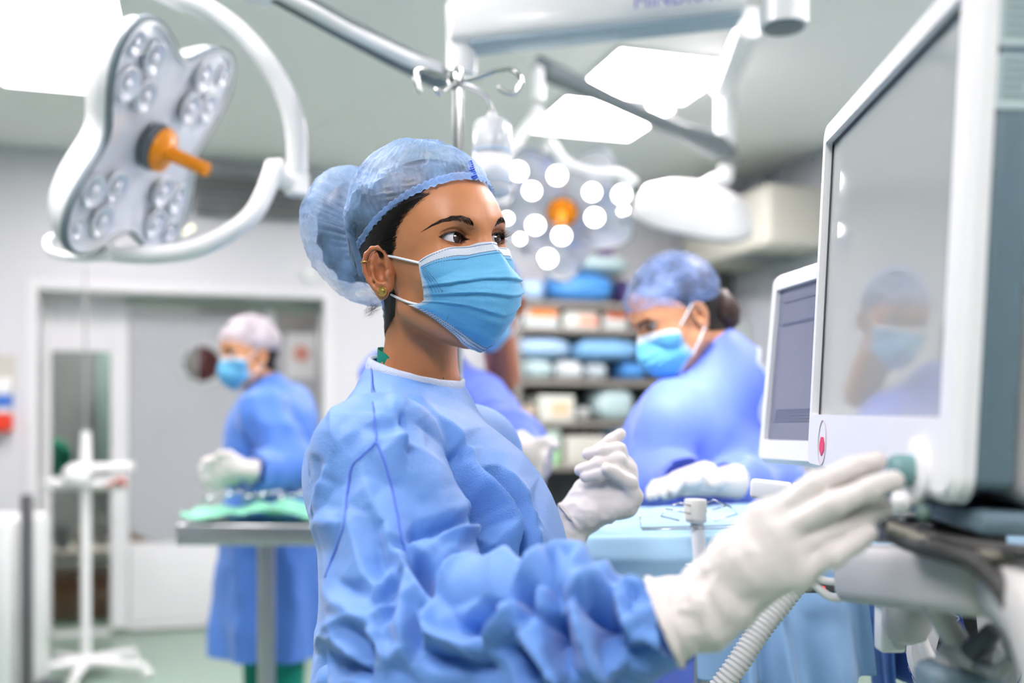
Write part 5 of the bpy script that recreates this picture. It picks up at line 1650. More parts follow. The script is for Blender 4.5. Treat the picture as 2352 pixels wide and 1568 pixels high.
k = MB(); k.box(at(2040, 1362, 1.0), (.04, .03, .014), bevel=.004); k.box(at(2088, 1352, .98), (.045, .03, .016), bevel=.004); k.build('hook_rail', M_GREYC, tray)
# big flask / labelled disc and clamp at the bottom right
dial = empty('absorber_canister', at(2170, 1470, .98), 'grey plastic canister with a blue index line band under the support bracket', 'canister')
M_CANP = mat('canister plastic', (196, 198, 198), .3)
c0 = at(2215, 1520, 1.16); ax = Vector((-.40, -.80, .45)).normalized()
k = MB(); k.lathe([(0, 0), (.055, 0), (.060, .004), (.060, .085), (.054, .092), (0, .092)], c0 - ax * .05 , ax, 56); k.build('drum', M_CANP, dial)
k = MB(); k.lathe([(.0606, .066), (.0606, .082)], c0 - ax * .05, ax, 56); bd_ = k.build('blue_band', mat('label blue', (34, 60, 140), .45), dial)
# lettering wrapped round the band
def ring_text(body, name, parent, r, h, size, start, step, m):
    q_ = Vector((0, 0, 1)).rotation_difference(ax)
    for i, chx in enumerate(body):
        if chx == ' ': continue
        a = start + step * i
        rad = q_ @ Vector((math.cos(a), math.sin(a), 0)); tan = q_ @ Vector((-math.sin(a), math.cos(a), 0))
        text_obj(name, chx, c0 - ax * .05 + ax * h + rad * r, tan, ax, size, m, parent, extrude=.0003)
ring_text('INDEX LINE', 'lettering', bd_, .0608, .074, .013, 2.0, .17, mat('label white', (228, 232, 240), .5))
k = MB(); k.lathe([(.0604, .020), (.0604, .024)], c0 - ax * .05, ax, 56); k.build('scale_ring', M_GREYC, dial)
cable([(2104, 1420), (2125, 1490), (2155, 1540), (2175, 1580), (2185, 1620)], [1.04, 1.03, 1.02, 1.02, 1.02], .0062, mat('white cable', (222, 222, 220), .35), 'hose', 'glossy white hose running down the left side of the grey canister', 'hose')
cable([(2166, 1478), (2158, 1510), (2150, 1532)], 1.01, .0016, M_DARKG, 'cable_tie', 'dark cable tie across the white hose beside the canister', 'cable tie')
ck = empty('clamp', at(2250, 1470, .82), 'grey clamp with a dark lever below the rounded end of the support bracket', 'clamp')
k = MB(); k.tube([at(2120, 1345, .82), at(2150, 1400, .82), at(2195, 1470, .82), at(2215, 1520, .82)], [.008, .009, .010, .012], 14); k.tube([at(2150, 1345, .83), at(2165, 1400, .83), at(2205, 1465, .825)], [.006, .006, .007], 12); k.build('stem', M_GREYC, ck)
k = MB(); k.tube([at(2232, 1500, .80), at(2262, 1470, .79), at(2285, 1445, .785)], [.010, .0085, .007], 14); k.build('lever', M_DARKG, ck)
k = MB(); k.tube([at(2200, 1505, .82), at(2250, 1510, .80), at(2290, 1515, .79)], [.013, .013, .010], 14); k.sphere(at(2200, 1520, .82), .018); k.build('jaw', M_GREYC, ck)
k = MB(); k.box(at(2200, 1590, .82), (.06, .05, .05), bevel=.012); k.build('foot_block', M_TEAL, ck)
mx_ = empty('scale_strip', at(2200, 1440, 1.09), 'black and blue marked gauge strip behind the grey clamp', 'gauge')
k = MB(); k.box(at(2196, 1432, 1.08), (.014, .01, .062), Matrix.Rotation(math.radians(-14), 4, 'Y'), bevel=.002); bl_ = k.build('blue_strip', mat('label blue', (34, 60, 140), .45), mx_)
text_obj('lettering', 'MAX', at(2197, 1432, 1.072), (-.25, 0, .97), (-.97, 0, -.25), .014, mat('label white', (228, 232, 240), .5), bl_)
k = MB(); k.box(at(2214, 1434, 1.11), (.026, .012, .095), Matrix.Rotation(math.radians(-5), 4, 'Y'), bevel=.003); k.build('black_window', M_BLACK, mx_)
k = MB(); k.box(at(2179, 1428, 1.11), (.010, .01, .07), Matrix.Rotation(math.radians(14), 4, 'Y'), bevel=.003); k.build('black_edge', M_BLACK, mx_)
# machine body behind and below (mostly out of view)
mach = empty('anaesthesia_machine', (.82, .98, 0), 'tall pale grey machine body at the right edge carrying the monitors and the support bracket', 'machine')
k = MB(); k.box((.82, .98, .70), (.34, .50, 1.10), bevel=.02); k.build('cabinet', M_LIGHTG, mach)
k = MB(); k.box((.82, .98, 1.262), (.36, .54, .03), bevel=.01); k.build('worktop', M_GREYC, mach)
k = MB(); k.box((.82, .98, .11), (.40, .56, .10), bevel=.02); k.build('base', M_DARKG, mach)
for sx in (-.16, .16):
    for sy in (-.22, .22):
        k = MB(); k.lathe([(.02, -.012), (.045, -.012), (.045, .012), (.02, .012)], (.82 + sx, .98 + sy, .045), (1, 0, 0), 24); k.build('castor', M_BLACK, mach)
k = MB(); k.tube([at(2260, 1380, .80), at(2310, 1440, .76), at(2330, 1510, .74), at(2290, 1545, .76), at(2240, 1525, .80)], .006, 12)
tag(k.build('hose', M_CABLE, smooth=True), 'grey hose looping under the rounded end of the support bracket', 'hose')
# ------------------------------------------------------------------ the three other people, farther off
AZ2 = axis_samples([(-180, -70, 3), (-70, 70, 1.1), (70, 180, 3)]); EL2 = axis_samples([(-89, -14, 2.4), (-14, 46, 1.1), (46, 89.5, 3)])
def bg_person(label, pos, yaw, pitch, roll, skin, cap_rgb, cap_kind, arms, chest, hips, feet, gown_mat, glove_pts, seed, hem=.42, scale=1.0, hairbun=None, facing=(-1, 0), cap_tilt=0.0, h=.011, nb_at=None):
    R = head_rot(yaw, pitch, roll); o = np.array(pos)
    X = lambda P: (np.asarray(P) * scale) @ R.T + o
    P0 = empty('person', (hips[0], hips[1], 0), label, 'person')
    V, Q, Cc = make_face(AZ2, EL2, lambda P: d_head(P, trap=False), skin, liner=True)
    for s in (-1, 1):
        ev, eq = ear_net(s, 2.2 * mm); Q = np.concatenate([Q, eq + len(V)]); V = np.concatenate([V, ev]); Cc = np.concatenate([Cc, np.tile(np.array(lin(skin)[:3]) * .9, (len(ev), 1))])
    me = np_mesh('body', X(V), Q); color_attr(me, 'pigment', Cc); link('body', me, M_SKIN, P0)
    for s in (-1, 1):
        ev, eq, ec = eye_mesh([1, 0, -.3]); me = np_mesh('eye', X(ev + EYE_C * [1, s, 1]), eq); color_attr(me, 'pigment', ec); link('eye', me, M_EYE, P0)
        ps = []
        yy = np.linspace(12, 46, 26) * mm
        zz = (46 + 5 * np.sin(np.linspace(0, 2.6, 26))) * mm
        B = surf_x(np.stack([yy * s, zz], 1))
        for b in B: ps.append(X(np.array([b + [.0004, 0, -.003], b + [.001, .004 * s, .003]])))
        strands(ps, .0011).build('eyebrow', M_HAIR, P0)
    # hair shell
    A, E, D, r = head_grid(lambda P: d_head(P, trap=False), axis_samples([(-180, 180, 3)]), axis_samples([(-46, 89.5, 3)]))
    Pv = C0 + D * r[:, None]
    lift = smooth01(-2 * mm, 14 * mm, hair_front(Pv[:, 2]) - Pv[:, 0])
    hq = grid_quads(121, len(np.unique(E.ravel().round(6))), False); hq = hq[(lift[hq] > .02).any(1)]
    hr = link('hair', np_mesh('hair', X(C0 + D * (r - 1.5 * mm + lift * 6 * mm)[:, None]), hq), M_HAIR, P0)
    if hairbun is not None:
        k = MB(); k.sphere((0, 0, 0), 1, 24, 14, sc=hairbun[1]); Vb = k.v[0]; k.v[0] = X(Vb * (1 + .05 * np.sin(Vb[:, 2:3] * 260)) + np.array(hairbun[0])); k.build('hair_bun', mat('brown hair', (66, 46, 38), .4, var=.3, scale=90), hr, smooth=True)
    # cap
    az = axis_samples([(-180, 180, 2)])[:-1]; nv = 60; v_ = np.linspace(0, 1, nv) ** 1.2
    if cap_kind == 'skull':
        b0 = np.radians(np.interp(np.abs(np.degrees(az)), [0, 50, 85, 110, 140, 180], [37, 32, 14, 6, -2, -6]))
        fn = lambda P: d_ell(P, np.array([-10, 0, 46]) * mm, np.array([103, 82, 100]) * mm)
    else:
        b0 = np.radians(np.interp(np.abs(np.degrees(az)), [0, 50, 85, 110, 140, 180], [36, 31, 14, 2, -14, -22]))
        fn = lambda P: smin(d_ell(P, np.array([-10, 0, 48]) * mm, np.array([104, 86, 102]) * mm), d_ell(P, np.array([-62, 0, 62]) * mm, np.array([66, 72, 74]) * mm), .04)
    A = np.repeat(az[:, None], nv, 1); E = b0[:, None] + (math.radians(89.5) - b0[:, None]) * v_[None]; D = dirs(A, E).reshape(-1, 3)
    rh = trace(lambda P: d_head(P, trap=False), D, C0, 20, .09); rc = trace(fn, D, C0, 22, .13)
    kk = smooth01(0, 14, np.degrees(E - b0[:, None]).ravel()); rr = (rh + 5 * mm) * (1 - kk) + np.maximum(rc, rh + 7 * mm) * kk
    Pp = C0 + D * rr[:, None]; rr = rr + (1 - 2 * np.abs(vnoise(Pp, 34, seed, 2))) * 3.5 * mm * kk + np.sin(A.ravel() * 40) * 1.2 * mm * (1 - kk)
    link('cap', np_mesh('cap', X(C0 + D * rr[:, None]), grid_quads(len(az), nv, True)), cap_rgb, P0)
    # mask
    sid2 = np.array([(46, -60, 0), (47, -60, -8), (47, -59, -18), (46, -58, -28), (44, -57, -38), (42, -56, -48), (40, -54, -56), (38, -52, -62)]) * mm
    MS2 = mask_surface(cen, sid2, lambda P: d_head(P, trap=False), 41, 33, amp=3 * mm)
    me = np_mesh('mask', X(MS2.reshape(-1, 3)), grid_quads(41, 33, False)); color_attr(me, 'pigment', mask_color(41, 33)); mk = link('mask', me, M_MASK, P0)
    for s in (-1, 1):
        for z0, z1, zz in ((0, -2, 30), (-60, -56, -24)):
            pts = [np.array([46, 60 * s, z0]) * mm, np.array([22, 72 * s, (z0 + zz) / 2]) * mm, np.array([-2, 78 * s, zz]) * mm]
            MB().tube([Vector(p) for p in X(np.array(pts))], .0018, 8).build('ear_loop', M_LOOP, mk)
    # gown with sleeves
    nb = X(np.array([[-.036, 0, -.135]]))[0]; nb = nb if nb_at is None else np.array(nb_at, float); nx = R @ np.array([-.1, 0, -.99]); nx /= np.linalg.norm(nx)
    chest = np.array(chest, float); hips = np.array(hips, float)
    f2_ = np.array([facing[0], facing[1], 0.0]); f2_ /= np.linalg.norm(f2_)
    def fg(P):
        d = d_cone(P, nb - [0, 0, .055], chest + [0, 0, .02], .075, .118, flat=(f2_, .85))
        d = smin(d, d_cone(P, nb + nx * .055, nb - nx * .03, .066, .060), .05)
        lat = np.array([-f2_[1], f2_[0], 0])
        d = smin(d, d_ell(P, chest + [0, 0, -.05], (.14, .14, .17)), .06)
        d = smin(d, d_cone(P, chest - lat * .06 + f2_ * .03 + [0, 0, -.06], chest + lat * .06 + f2_ * .03 + [0, 0, -.06], .11, .11), .06)
        d = smin(d, d_cone(P, chest + f2_ * .01, hips, .132, .160), .06)
        d = smin(d, d_cone(P, hips, np.array([hips[0], hips[1], hem]), .165, .200), .08)
        for sh, el, wr in arms:
            d = smin(d, d_cone(P, nb - [0, 0, .05], sh, .056, .070), .08)
            a = smin(d_cone(P, sh, el, .070, .068), d_cone(P, el, wr, .066, .040), .04)
            d = smin(d, a, .024)
        return d
    pts = [nb, chest, hips] + [np.array(q) for a in arms for q in a]
    lo = np.min(pts, 0) - .26; hi = np.max(pts, 0) + .26; lo[2] = hem - .03; hi[2] = nb[2] + .09
    V, Q = surface_nets(fg, lo, hi, h, block=8); V = relax(V, Q, 2, .5); N = vnormals(V, Q)
    armd = np.min([np.minimum(d_cone(V, s_, e_, .07, .068), d_cone(V, e_, w_, .066, .04)) for s_, e_, w_ in arms], 0)
    am = smooth01(.03, .0, armd)
    c1 = 1 - 2.2 * np.sqrt(vnoise(V * [1, 1, .45], 7.5, seed, 1) ** 2 + .002); c2 = 1 - 2.2 * np.sqrt(vnoise(V * [1, 1, .6], 17, seed + 1, 1) ** 2 + .002)
    V = V + N * ((.011 * c1 + .006 * c2) * (.7 + .7 * am) * smooth01(.02, .12, np.linalg.norm(V - nb, axis=1) - .05))[:, None]
    an_ = np.arctan2(V[:, 1] - hips[1], V[:, 0] - hips[0]); lowf = smooth01(hips[2] + .12, hips[2] - .35, V[:, 2])
    V = V + N * (.020 * lowf * (1 - 1.7 * np.abs(np.sin(an_ * 3.5 + 1.5 * vnoise(V, 2.2, seed + 5, 2)))))[:, None]
    hh = (V - nb) @ nx; rad_ = np.linalg.norm(V - nb - hh[:, None] * nx, axis=1)
    drop = (hh > .016) & (rad_ < .085) & (hh < .12) | (V[:, 2] < hem)
    for s_, e_, w_ in arms:
        ax_ = (np.array(w_) - e_) / np.linalg.norm(np.array(w_) - e_); drop |= ((V - w_) @ ax_ > 0) & (np.linalg.norm(V - w_, axis=1) < .08)
    V, Q = cut(V, Q, drop)
    gw = link('gown', np_mesh('gown', V, Q), gown_mat, P0)
    for lp in rim_loops(V, Q):
        L_ = V[lp]
        if len(lp) > 12 and np.linalg.norm(L_.mean(0) - nb) < .1:
            for _ in range(8): L_ = (np.roll(L_, 1, 0) + L_ * 2 + np.roll(L_, -1, 0)) / 4
            MB().tube([Vector(p) for p in L_], .005, 8, closed=True).build('neck_binding', cloth_mat('white binding', (214, 226, 244), transp=0, weave=.4, crink=.5, fine=700), gw, smooth=True)
    for (wr, kn, tip, side) in glove_pts: bg_glove(P0, np.array(wr), np.array(kn), np.array(tip), np.array(side), seed)
    legs(P0, (hips[0], hips[1], .82), feet, facing, LEGM)
    return P0
def bg_glove(parent, wr, kn, tip, side, seed):
    """half-closed gloved hand: wrist, knuckle centre, finger end, direction towards the thumb"""
    ax = kn - wr; ax /= np.linalg.norm(ax); side = side - ax * side.dot(ax); side /= np.linalg.norm(side); dn = np.cross(ax, side)
    palm = [(wr - ax * .05, wr, .034, .028, None), (wr, wr + (kn - wr) * .5, .027, .030, (dn, .75))]
    fing = []
    for i, (q, L) in enumerate(zip((.030, .010, -.010, -.029), (.95, 1.05, 1.0, .82))):
        m_ = kn + side * q; palm.append((wr + (kn - wr) * .45 + side * q * .7, m_, .017, .0125, None))
        e = tip - kn; fing.append(([m_, m_ + e * .42 * L + dn * .006, m_ + e * .75 * L, m_ + e * L - dn * .01], [.0112, .0102, .0094, .0084]))
    t0 = wr + (kn - wr) * .35 + side * .026
    fing.append(([t0, t0 + ax * .025 + side * .018, t0 + ax * .055 + side * .018 - dn * .005], [.015, .0125, .0095]))
    allp = [wr - ax * .05] + [np.array(p) for f in fing for p in f[0]]
    V, Q = glove_mesh(palm, fing, np.min(allp, 0) - .05, np.max(allp, 0) + .05, .0042, seed=seed)
    V, Q = cut(V, Q, ((V - wr) @ ax < -.045))
    link('glove', np_mesh('glove', V, Q), M_GLOVE, parent)

M_GOWN2 = cloth_mat('gown lilac blue', (112, 138, 238), transp=0, rough=.55, weave=0, transl=.14, crink=.2, var=.05, spec=.35)
M_CAPD = cloth_mat('slate cap net', (140, 168, 226), transp=.56, rough=.45, weave=0, transl=.2, crink=.4, spec=.5)
M_CAPW = cloth_mat('pale cap net', (226, 216, 222), transp=.1, rough=.5, weave=0, transl=.2, crink=.4)
# woman at the operating table, right of the middle, looking down
p = at(1566, 736, 2.12)
ry = 1
bg_person('woman with brown hair bun bending over the draped table left of the monitors', p, 164, -34, 0, (206, 146, 108), M_CAPD, 'skull',
    [(np.array(at(1548, 975, 2.08)), np.array(at(1508, 1108, 2.08)), np.array(at(1580, 1104, 1.90))), (np.array(at(1690, 960, 2.22)), np.array(at(1770, 1120, 2.20)), np.array(at(1665, 1112, 1.96)))],
    at(1608, 1000, 2.22), at(1630, 1240, 2.32), (at(1630, 1240, 2.34).x, 2.34), M_GOWN2,
    [(at(1655, 1108, 1.90), at(1600, 1112, 1.86), at(1540, 1124, 1.81), (0, -1, .15)), (at(1590, 1104, 1.83), at(1550, 1110, 1.79), at(1512, 1122, 1.75), (0, -1, .15))], 3,
    hairbun=((-.092, 0, -.030), (.036, .038, .050)), facing=(-.75, -.65))
# person behind the woman in front, mostly hidden by her head
p = at(1130, 706, 2.62)
bg_person('person in blue gown mostly hidden behind the head of the woman in front', p, 102, -24, 0, (176, 112, 78), M_CAPD, 'skull',
    [(np.array(at(885, 862, 2.72)), np.array(at(900, 1050, 2.6)), np.array(at(1080, 1070, 2.42))), (np.array(at(1082, 915, 2.70)), np.array(at(1172, 1005, 2.55)), np.array(at(1222, 1046, 2.40)))],
    at(985, 985, 2.76), at(985, 1220, 2.78), (at(985, 1220, 2.78).x, 2.78), M_GOWN2,
    [(at(1216, 1034, 2.40), at(1256, 1058, 2.36), at(1240, 1100, 2.34), (.3, -.5, .8))], 6, facing=(.5, -.85), nb_at=at(1010, 850, 2.74))
# woman at the instrument stand, left
p = at(578, 822, 3.42)
bg_person('woman in pale cap standing at the instrument stand before the wide doorway', p, 142, -14, 0, (222, 164, 120), M_CAPW, 'skull',
    [(np.array(at(600, 950, 3.22)), np.array(at(668, 1078, 3.20)), np.array(at(575, 1082, 3.0))), (np.array(at(672, 935, 3.55)), np.array(at(640, 1100, 3.5)), np.array(at(545, 1092, 3.12)))],
    at(630, 985, 3.46), at(628, 1190, 3.50), (at(628, 1190, 3.50).x, 3.50), cloth_mat('gown mid blue', (92, 142, 226), transp=0, rough=.55, weave=0, transl=.14, crink=.2, var=.05, spec=.35),
    [(at(560, 1078, 2.99), at(510, 1074, 2.97), at(462, 1080, 2.95), (0, -.3, 1)), (at(545, 1092, 3.1), at(505, 1092, 3.06), at(470, 1098, 3.03), (0, -.3, 1))], 9, facing=(-.8, -.6), hem=.58)
# ------------------------------------------------------------------ surgical lamps, ceiling arms, drip stand
M_LAMPW = mat('lamp white', (236, 238, 236), .28, var=.015, coat=.3)
M_REFL = mat('lamp reflector', (240, 243, 246), .14, metal=.15, var=.03)
M_LENS = mat('clear lens', (240, 245, 248), .05, trans=.85, var=0, spec=.8)
M_ORANGE = mat('orange handle', (245, 150, 10), .35, var=.03)
M_LED = mat('lit led', (255, 255, 255), .4, var=0, emit=(255, 253, 248), estr=14.0)
M_LEDOFF = mat('led off', (250, 250, 250), .08, metal=.3, var=0)
M_ARMG = mat('arm slate grey', (112, 122, 126), .4)
def basis(n, up=(0, 0, 1)):
    n = Vector(n).normalized(); x = Vector(up).cross(n).normalized(); return x, n.cross(x), n       # right, up, normal (light direction)
def lamp_head(name, label, c, n, R, phase, lit, leds, lobes=5, depth=.075, up=(0, 0, 1), amp=.16, grip=True):
    """petal-shaped head; n is the way the light goes"""
    ex, ey, en = basis(n, up)
    L0 = empty(name, c, label, 'surgical lamp')
    c = Vector(c)
    th = np.linspace(0, 2 * np.pi, 120, endpoint=False)
    rad = R * (1 - amp + amp * np.cos(lobes * (th - phase)))
    def ring(s_, h): return np.array([(c + ex * (float(r) * s_ * math.cos(t)) + ey * (float(r) * s_ * math.sin(t)) + en * h)[:] for r, t in zip(rad, th)])
    k = MB(); k.grid(np.stack([ring(s_, h) for s_, h in ((.02, -depth), (.5, -depth * .98), (.85, -depth * .72), (.97, -depth * .3), (1.0, 0), (.985, .012), (.955, .012), (.95, .002))], 1), closed_u=True)
    k.build('housing', M_LAMPW, L0, smooth=50)
    k = MB(); k.grid(np.stack([ring(s_, h) for s_, h in ((.95, .002), (.6, -.010), (.02, -.012))], 1), closed_u=True); k.build('reflector', M_REFL, L0, smooth=True)
    k = MB(); k.grid(np.stack([ring(s_, h) for s_, h in ((.985, -.006), (1.012, .0), (1.012, .010), (.985, .014))], 1), closed_u=True); k.build('rim', mat('lamp rim grey', (120, 132, 138), .35), L0, smooth=True)
    for (a, q, r_, on) in leds:
        p = c + ex * (q * R * math.cos(a)) + ey * (q * R * math.sin(a)) + en * .001
        k = MB(); k.lathe([(r_ * 1.25, 0), (r_ * 1.2, .010), (r_ * 1.0, .004), (r_ * .6, -.003)], p, en, 28); cup = k.build('lens_cup', M_REFL, L0, smooth=True)
        k = MB(); k.lathe([(0, .003), (r_ * (.96 if on else .42), .003), (r_ * (.9 if on else .36), .007), (0, .009)], p, en, 28); k.build('led', M_LED if on else M_LEDOFF, cup, smooth=True)
    if not grip: return L0, ex, ey, en
    # orange grip in the middle
    k = MB(); k.lathe([(.052, -.004), (.054, .010), (.046, .020), (.022, .024), (.0, .024)], c, en, 36); k.build('grip_collar', mat('lamp hub', (96, 102, 110), .35), L0)
    k = MB(); k.lathe([(.0, .022), (.050, .022), (.048, .030), (.024, .036), (.0165, .044), (.0150, .115), (.017, .128), (.014, .136), (0, .137)], c, en, 32); k.build('grip', M_ORANGE, L0)
    return L0, ex, ey, en
# unlit lamp at left
D1 = 2.2
c1 = at(352, 335, D1); n1 = Vector((.88, -.07, -.40))
rng = random.Random(4)
leds = []
for i in range(4):
    a0_ = i * math.pi / 2 - .6
    for (da, q) in ((0, .44), (-.22, .66), (.22, .66), (.0, .86)): leds.append((a0_ + da, q, .030 if q < .8 else .022, False))
lamp1, ex1, ey1, en1 = lamp_head('surgical_lamp', 'unlit petal-shaped surgical lamp with an orange grip, high at the left', c1, n1, .32, -.6, False, leds, lobes=4, amp=.19, depth=.09)
k = MB(); k.tube(catmull([at(300, -60, 2.05), at(400, -8, 2.06), at(480, 25, 2.08), at(560, 85, 2.10), at(630, 170, 2.12), at(668, 250, 2.14), at(682, 330, 2.16), at(681, 418, 2.18)], 6), .0225, 16); k.build('yoke', M_LAMPW, lamp1, smooth=True)
k = MB(); k.tube([at(682, 400, 2.18), at(682, 448, 2.18)], .026, 18); k.tube([at(684, 425, 2.18), at(640, 405, 2.16), at(628, 375, 2.14)], [.024, .026, .020], 16); k.build('joint', M_LAMPW, lamp1, smooth=50)
k = MB(); k.tube(catmull([at(632, 378, 2.14), at(612, 435, 2.12), at(580, 492, 2.10), at(520, 538, 2.09), at(440, 573, 2.09), at(350, 585, 2.12), at(270, 582, 2.17), at(215, 572, 2.22)], 6), .0195, 16); k.build('lower_yoke', M_LAMPW, lamp1, smooth=True)
k = MB(); k.tube(catmull([at(175, 545, 2.26), at(120, 545, 2.24), at(108, 560, 2.22), at(125, 582, 2.20), at(190, 592, 2.18), at(260, 588, 2.16)], 6), .0085, 12); k.build('side_handle', M_LAMPW, lamp1, smooth=True)
k = MB(); k.tube([at(300, -60, 2.05), at(240, -160, 2.05), Vector((at(240, -160, 2.05).x, 2.05, CEIL))], .03, 16); k.build('drop_tube', M_LAMPW, lamp1, smooth=50)
# lit lamp beyond the woman
D2 = 3.35
c2 = at(1292, 485, D2); n2 = Vector((-.10, -.86, -.50))
ex_, ey_, en_ = basis(n2)
leds = []
for (x, y, r_, on) in ((1190, 392, .027, 1), (1280, 402, .027, 1), (1222, 437, .025, 1), (1360, 440, .025, 1), (1428, 446, .027, 1), (1230, 516, .027, 1), (1366, 498, .027, 1), (1290, 540, .027, 1), (1258, 592, .028, 1), (1195, 547, .015, 1), (1432, 481, .015, 1), (1438, 506, .014, 0), (1238, 350, .016, 0), (1205, 575, .014, 0), (1165, 500, .016, 1), (1168, 440, .016, 0), (1345, 545, .018, 0), (1320, 590, .018, 0)):
    # meet the lamp plane
    o_, d_ = pix_ray(x, y); t_ = (np.array(c2[:]) - o_) @ np.array(en_[:]) / (d_ @ np.array(en_[:])); q = Vector(o_ + d_ * t_) - c2
    leds.append((math.atan2(q.dot(ey_), q.dot(ex_)), q.length / .25, r_, bool(on)))
lamp2, *_ = lamp_head('surgical_lamp', 'lit petal-shaped surgical lamp with an orange grip, right of the woman\'s forehead', c2, n2, .25, .9, True, leds, depth=.06)
k = MB(); k.tube(catmull([at(1262, 325, 3.28), at(1300, 372, 3.22), at(1360, 398, 3.20), at(1420, 398, 3.22), at(1458, 420, 3.26)], 6), .016, 14); k.build('front_handle', M_LAMPW, lamp2, smooth=True)
k = MB(); k.tube(catmull([at(1238, 246, 3.5), at(1225, 275, 3.5), at(1190, 320, 3.48), at(1160, 400, 3.46), at(1170, 480, 3.42)], 6), .022, 14); k.build('yoke', M_LAMPW, lamp2, smooth=True)
# third lamp head seen edge on, with the arm above it
D3 = 4.6
lamp3, *_ = lamp_head('surgical_lamp', 'white domed surgical lamp head seen edge-on in front of the ceiling duct', at(1588, 512, D3), Vector((-.14, .40, -.90)), .285, .2, False, [], depth=.17, up=(1, 0, 0), amp=.03, grip=False)
k = MB(); k.tube([at(1600, 440, D3), at(1640, 418, D3), at(1668, 408, D3), at(1668, 382, D3)], [.03, .034, .036, .036], 16); k.build('support', M_LAMPW, lamp3, smooth=50)
lp = empty('overhead_boom', at(1460, 250, 3.9), 'slate grey diagonal ceiling arm crossing in front of the lit ceiling panels', 'ceiling boom')
k = MB(); k.tube([at(1228, 142, 3.5), at(1262, 165, 3.52), at(1400, 228, 3.8), at(1560, 300, 4.2), at(1645, 335, 4.42), at(1680, 350, 4.5)], [.028, .038, .030, .034, .055, .03], 18); k.build('spring_arm', M_ARMG, lp, smooth=True)
k = MB(); k.tube([at(1236, 140, 3.5), at(1236, 230, 3.5)], .022, 16); k.build('joint', M_LAMPW, lp, smooth=50)
k = MB(); k.tube([at(1668, 205, 4.6), at(1668, 356, 4.6)], .045, 20); k.build('hub', M_LAMPW, lp, smooth=50)
k = MB(); k.tube([at(1725, 50, 3.6), at(1700, 110, 3.85), at(1660, 205, 4.55)], [.055, .050, .050], 18); k.build('link_arm', M_LAMPW, lp, smooth=50)
# big white boom at the top
bo = empty('overhead_boom', at(1440, 30, 2.3), 'thick white ceiling boom across the top with a printed blue maker\'s name', 'ceiling boom')
b0_, b1_ = at(1060, 62, 2.3), at(1835, -22, 2.25)
fb = Frame(b0_, b1_ - b0_, (0, 0, 1))
Lb = (b1_ - b0_).length
k = MB(); fb.box(k, -.03, Lb * .84, -.047, .052, -.05, .05, bevel=.018); k.build('beam', M_LAMPW, bo)
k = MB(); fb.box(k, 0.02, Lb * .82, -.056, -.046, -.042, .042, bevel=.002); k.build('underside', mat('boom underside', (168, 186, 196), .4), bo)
k = MB(); k.tube([at(1800, -90, 2.25), at(1800, 62, 2.25)], .054, 32); k.build('end_hub', M_LAMPW, bo, smooth=50)
k = MB(); k.lathe([(0, -.004), (.044, -.004), (.046, 0), (0, 0)], at(1800, 63, 2.25), (0, 0, 1), 32); k.build('hub_cap', M_ARMG, bo)
k = MB(); k.tube([at(1060, 10, 2.3), at(1060, 172, 2.3)], .033, 24); k.build('drop_post', M_LAMPW, bo, smooth=50)
k = MB(); k.tube([at(1730, -30, 2.26), at(1730, -120, 2.26), Vector((at(1730, 0, 2.26).x, 2.26, CEIL))], .05, 24); k.build('ceiling_tube', M_LAMPW, bo, smooth=50)
fx, fy = fb.u, fb.v
text_obj('lettering', 'MINDRAY', at(1560, -6, 2.19), (fx.x, fx.y, fx.z), (0, 0, 1), .045, mat('print blue', (90, 100, 190), .5), bo)
ba = empty('overhead_boom', at(830, 90, 2.0), 'grey and white ceiling arm slanting down from the top to the drip stand hooks', 'ceiling boom')
k = MB(); k.tube([at(600, -40, 1.9), at(760, 48, 1.98), at(900, 122, 2.1), at(1000, 172, 2.22), at(1035, 188, 2.26)], [.024, .024, .026, .028, .02], 18); k.build('spring_arm', M_ARMG, ba, smooth=True)
q_ = at(600, -40, 1.9); k = MB(); k.tube([q_ + Vector((0, 0, -.03)), Vector((q_.x, q_.y, CEIL))], .035, 20); k.build('ceiling_post', M_LAMPW, ba, smooth=50)
k = MB(); k.tube([at(640, -18, 1.86), at(800, 70, 1.97), at(930, 132, 2.08), at(1005, 160, 2.16)], [.0125, .0125, .015, .016], 14); k.build('white_cover', M_LAMPW, ba, smooth=True)
# drip stand behind the woman's head
M_CHR = mat('chrome', (205, 206, 204), .15, metal=1.0, var=.02)
dx = at(1052, 900, 1.75)
iv = empty('drip_stand', (dx.x, 1.75, 0), 'chrome drip stand with curled hooks rising behind the woman\'s cap', 'drip stand')
k = MB(); k.tube([Vector((dx.x, 1.75, .10)), at(1052, 165, 1.75)], .0088, 16); k.build('pole', M_CHR, iv, smooth=50)
k = MB(); k.lathe([(.012, -.02), (.015, 0), (.012, .014), (0, .016)], at(1047, 178, 1.75), (0, 0, 1), 20); k.build('hub', M_CHR, iv)
for pts in ([(1052, 186, 1.75), (1090, 180, 1.74), (1140, 163, 1.73), (1178, 162, 1.72), (1196, 185, 1.72), (1185, 212, 1.72), (1160, 212, 1.72), (1145, 200, 1.72)],
            [(1047, 186, 1.75), (1000, 168, 1.76), (965, 160, 1.77), (956, 180, 1.77), (966, 212, 1.77)],
            [(1052, 190, 1.75), (1090, 205, 1.80), (1120, 228, 1.84), (1130, 262, 1.86)], [(1050, 190, 1.75), (1030, 200, 1.70), (1012, 214, 1.66), (1004, 206, 1.64)]):
    k = MB(); k.tube(catmull([at(*p) for p in pts], 6), .0048, 10); k.build('hook', M_CHR, iv, smooth=True)
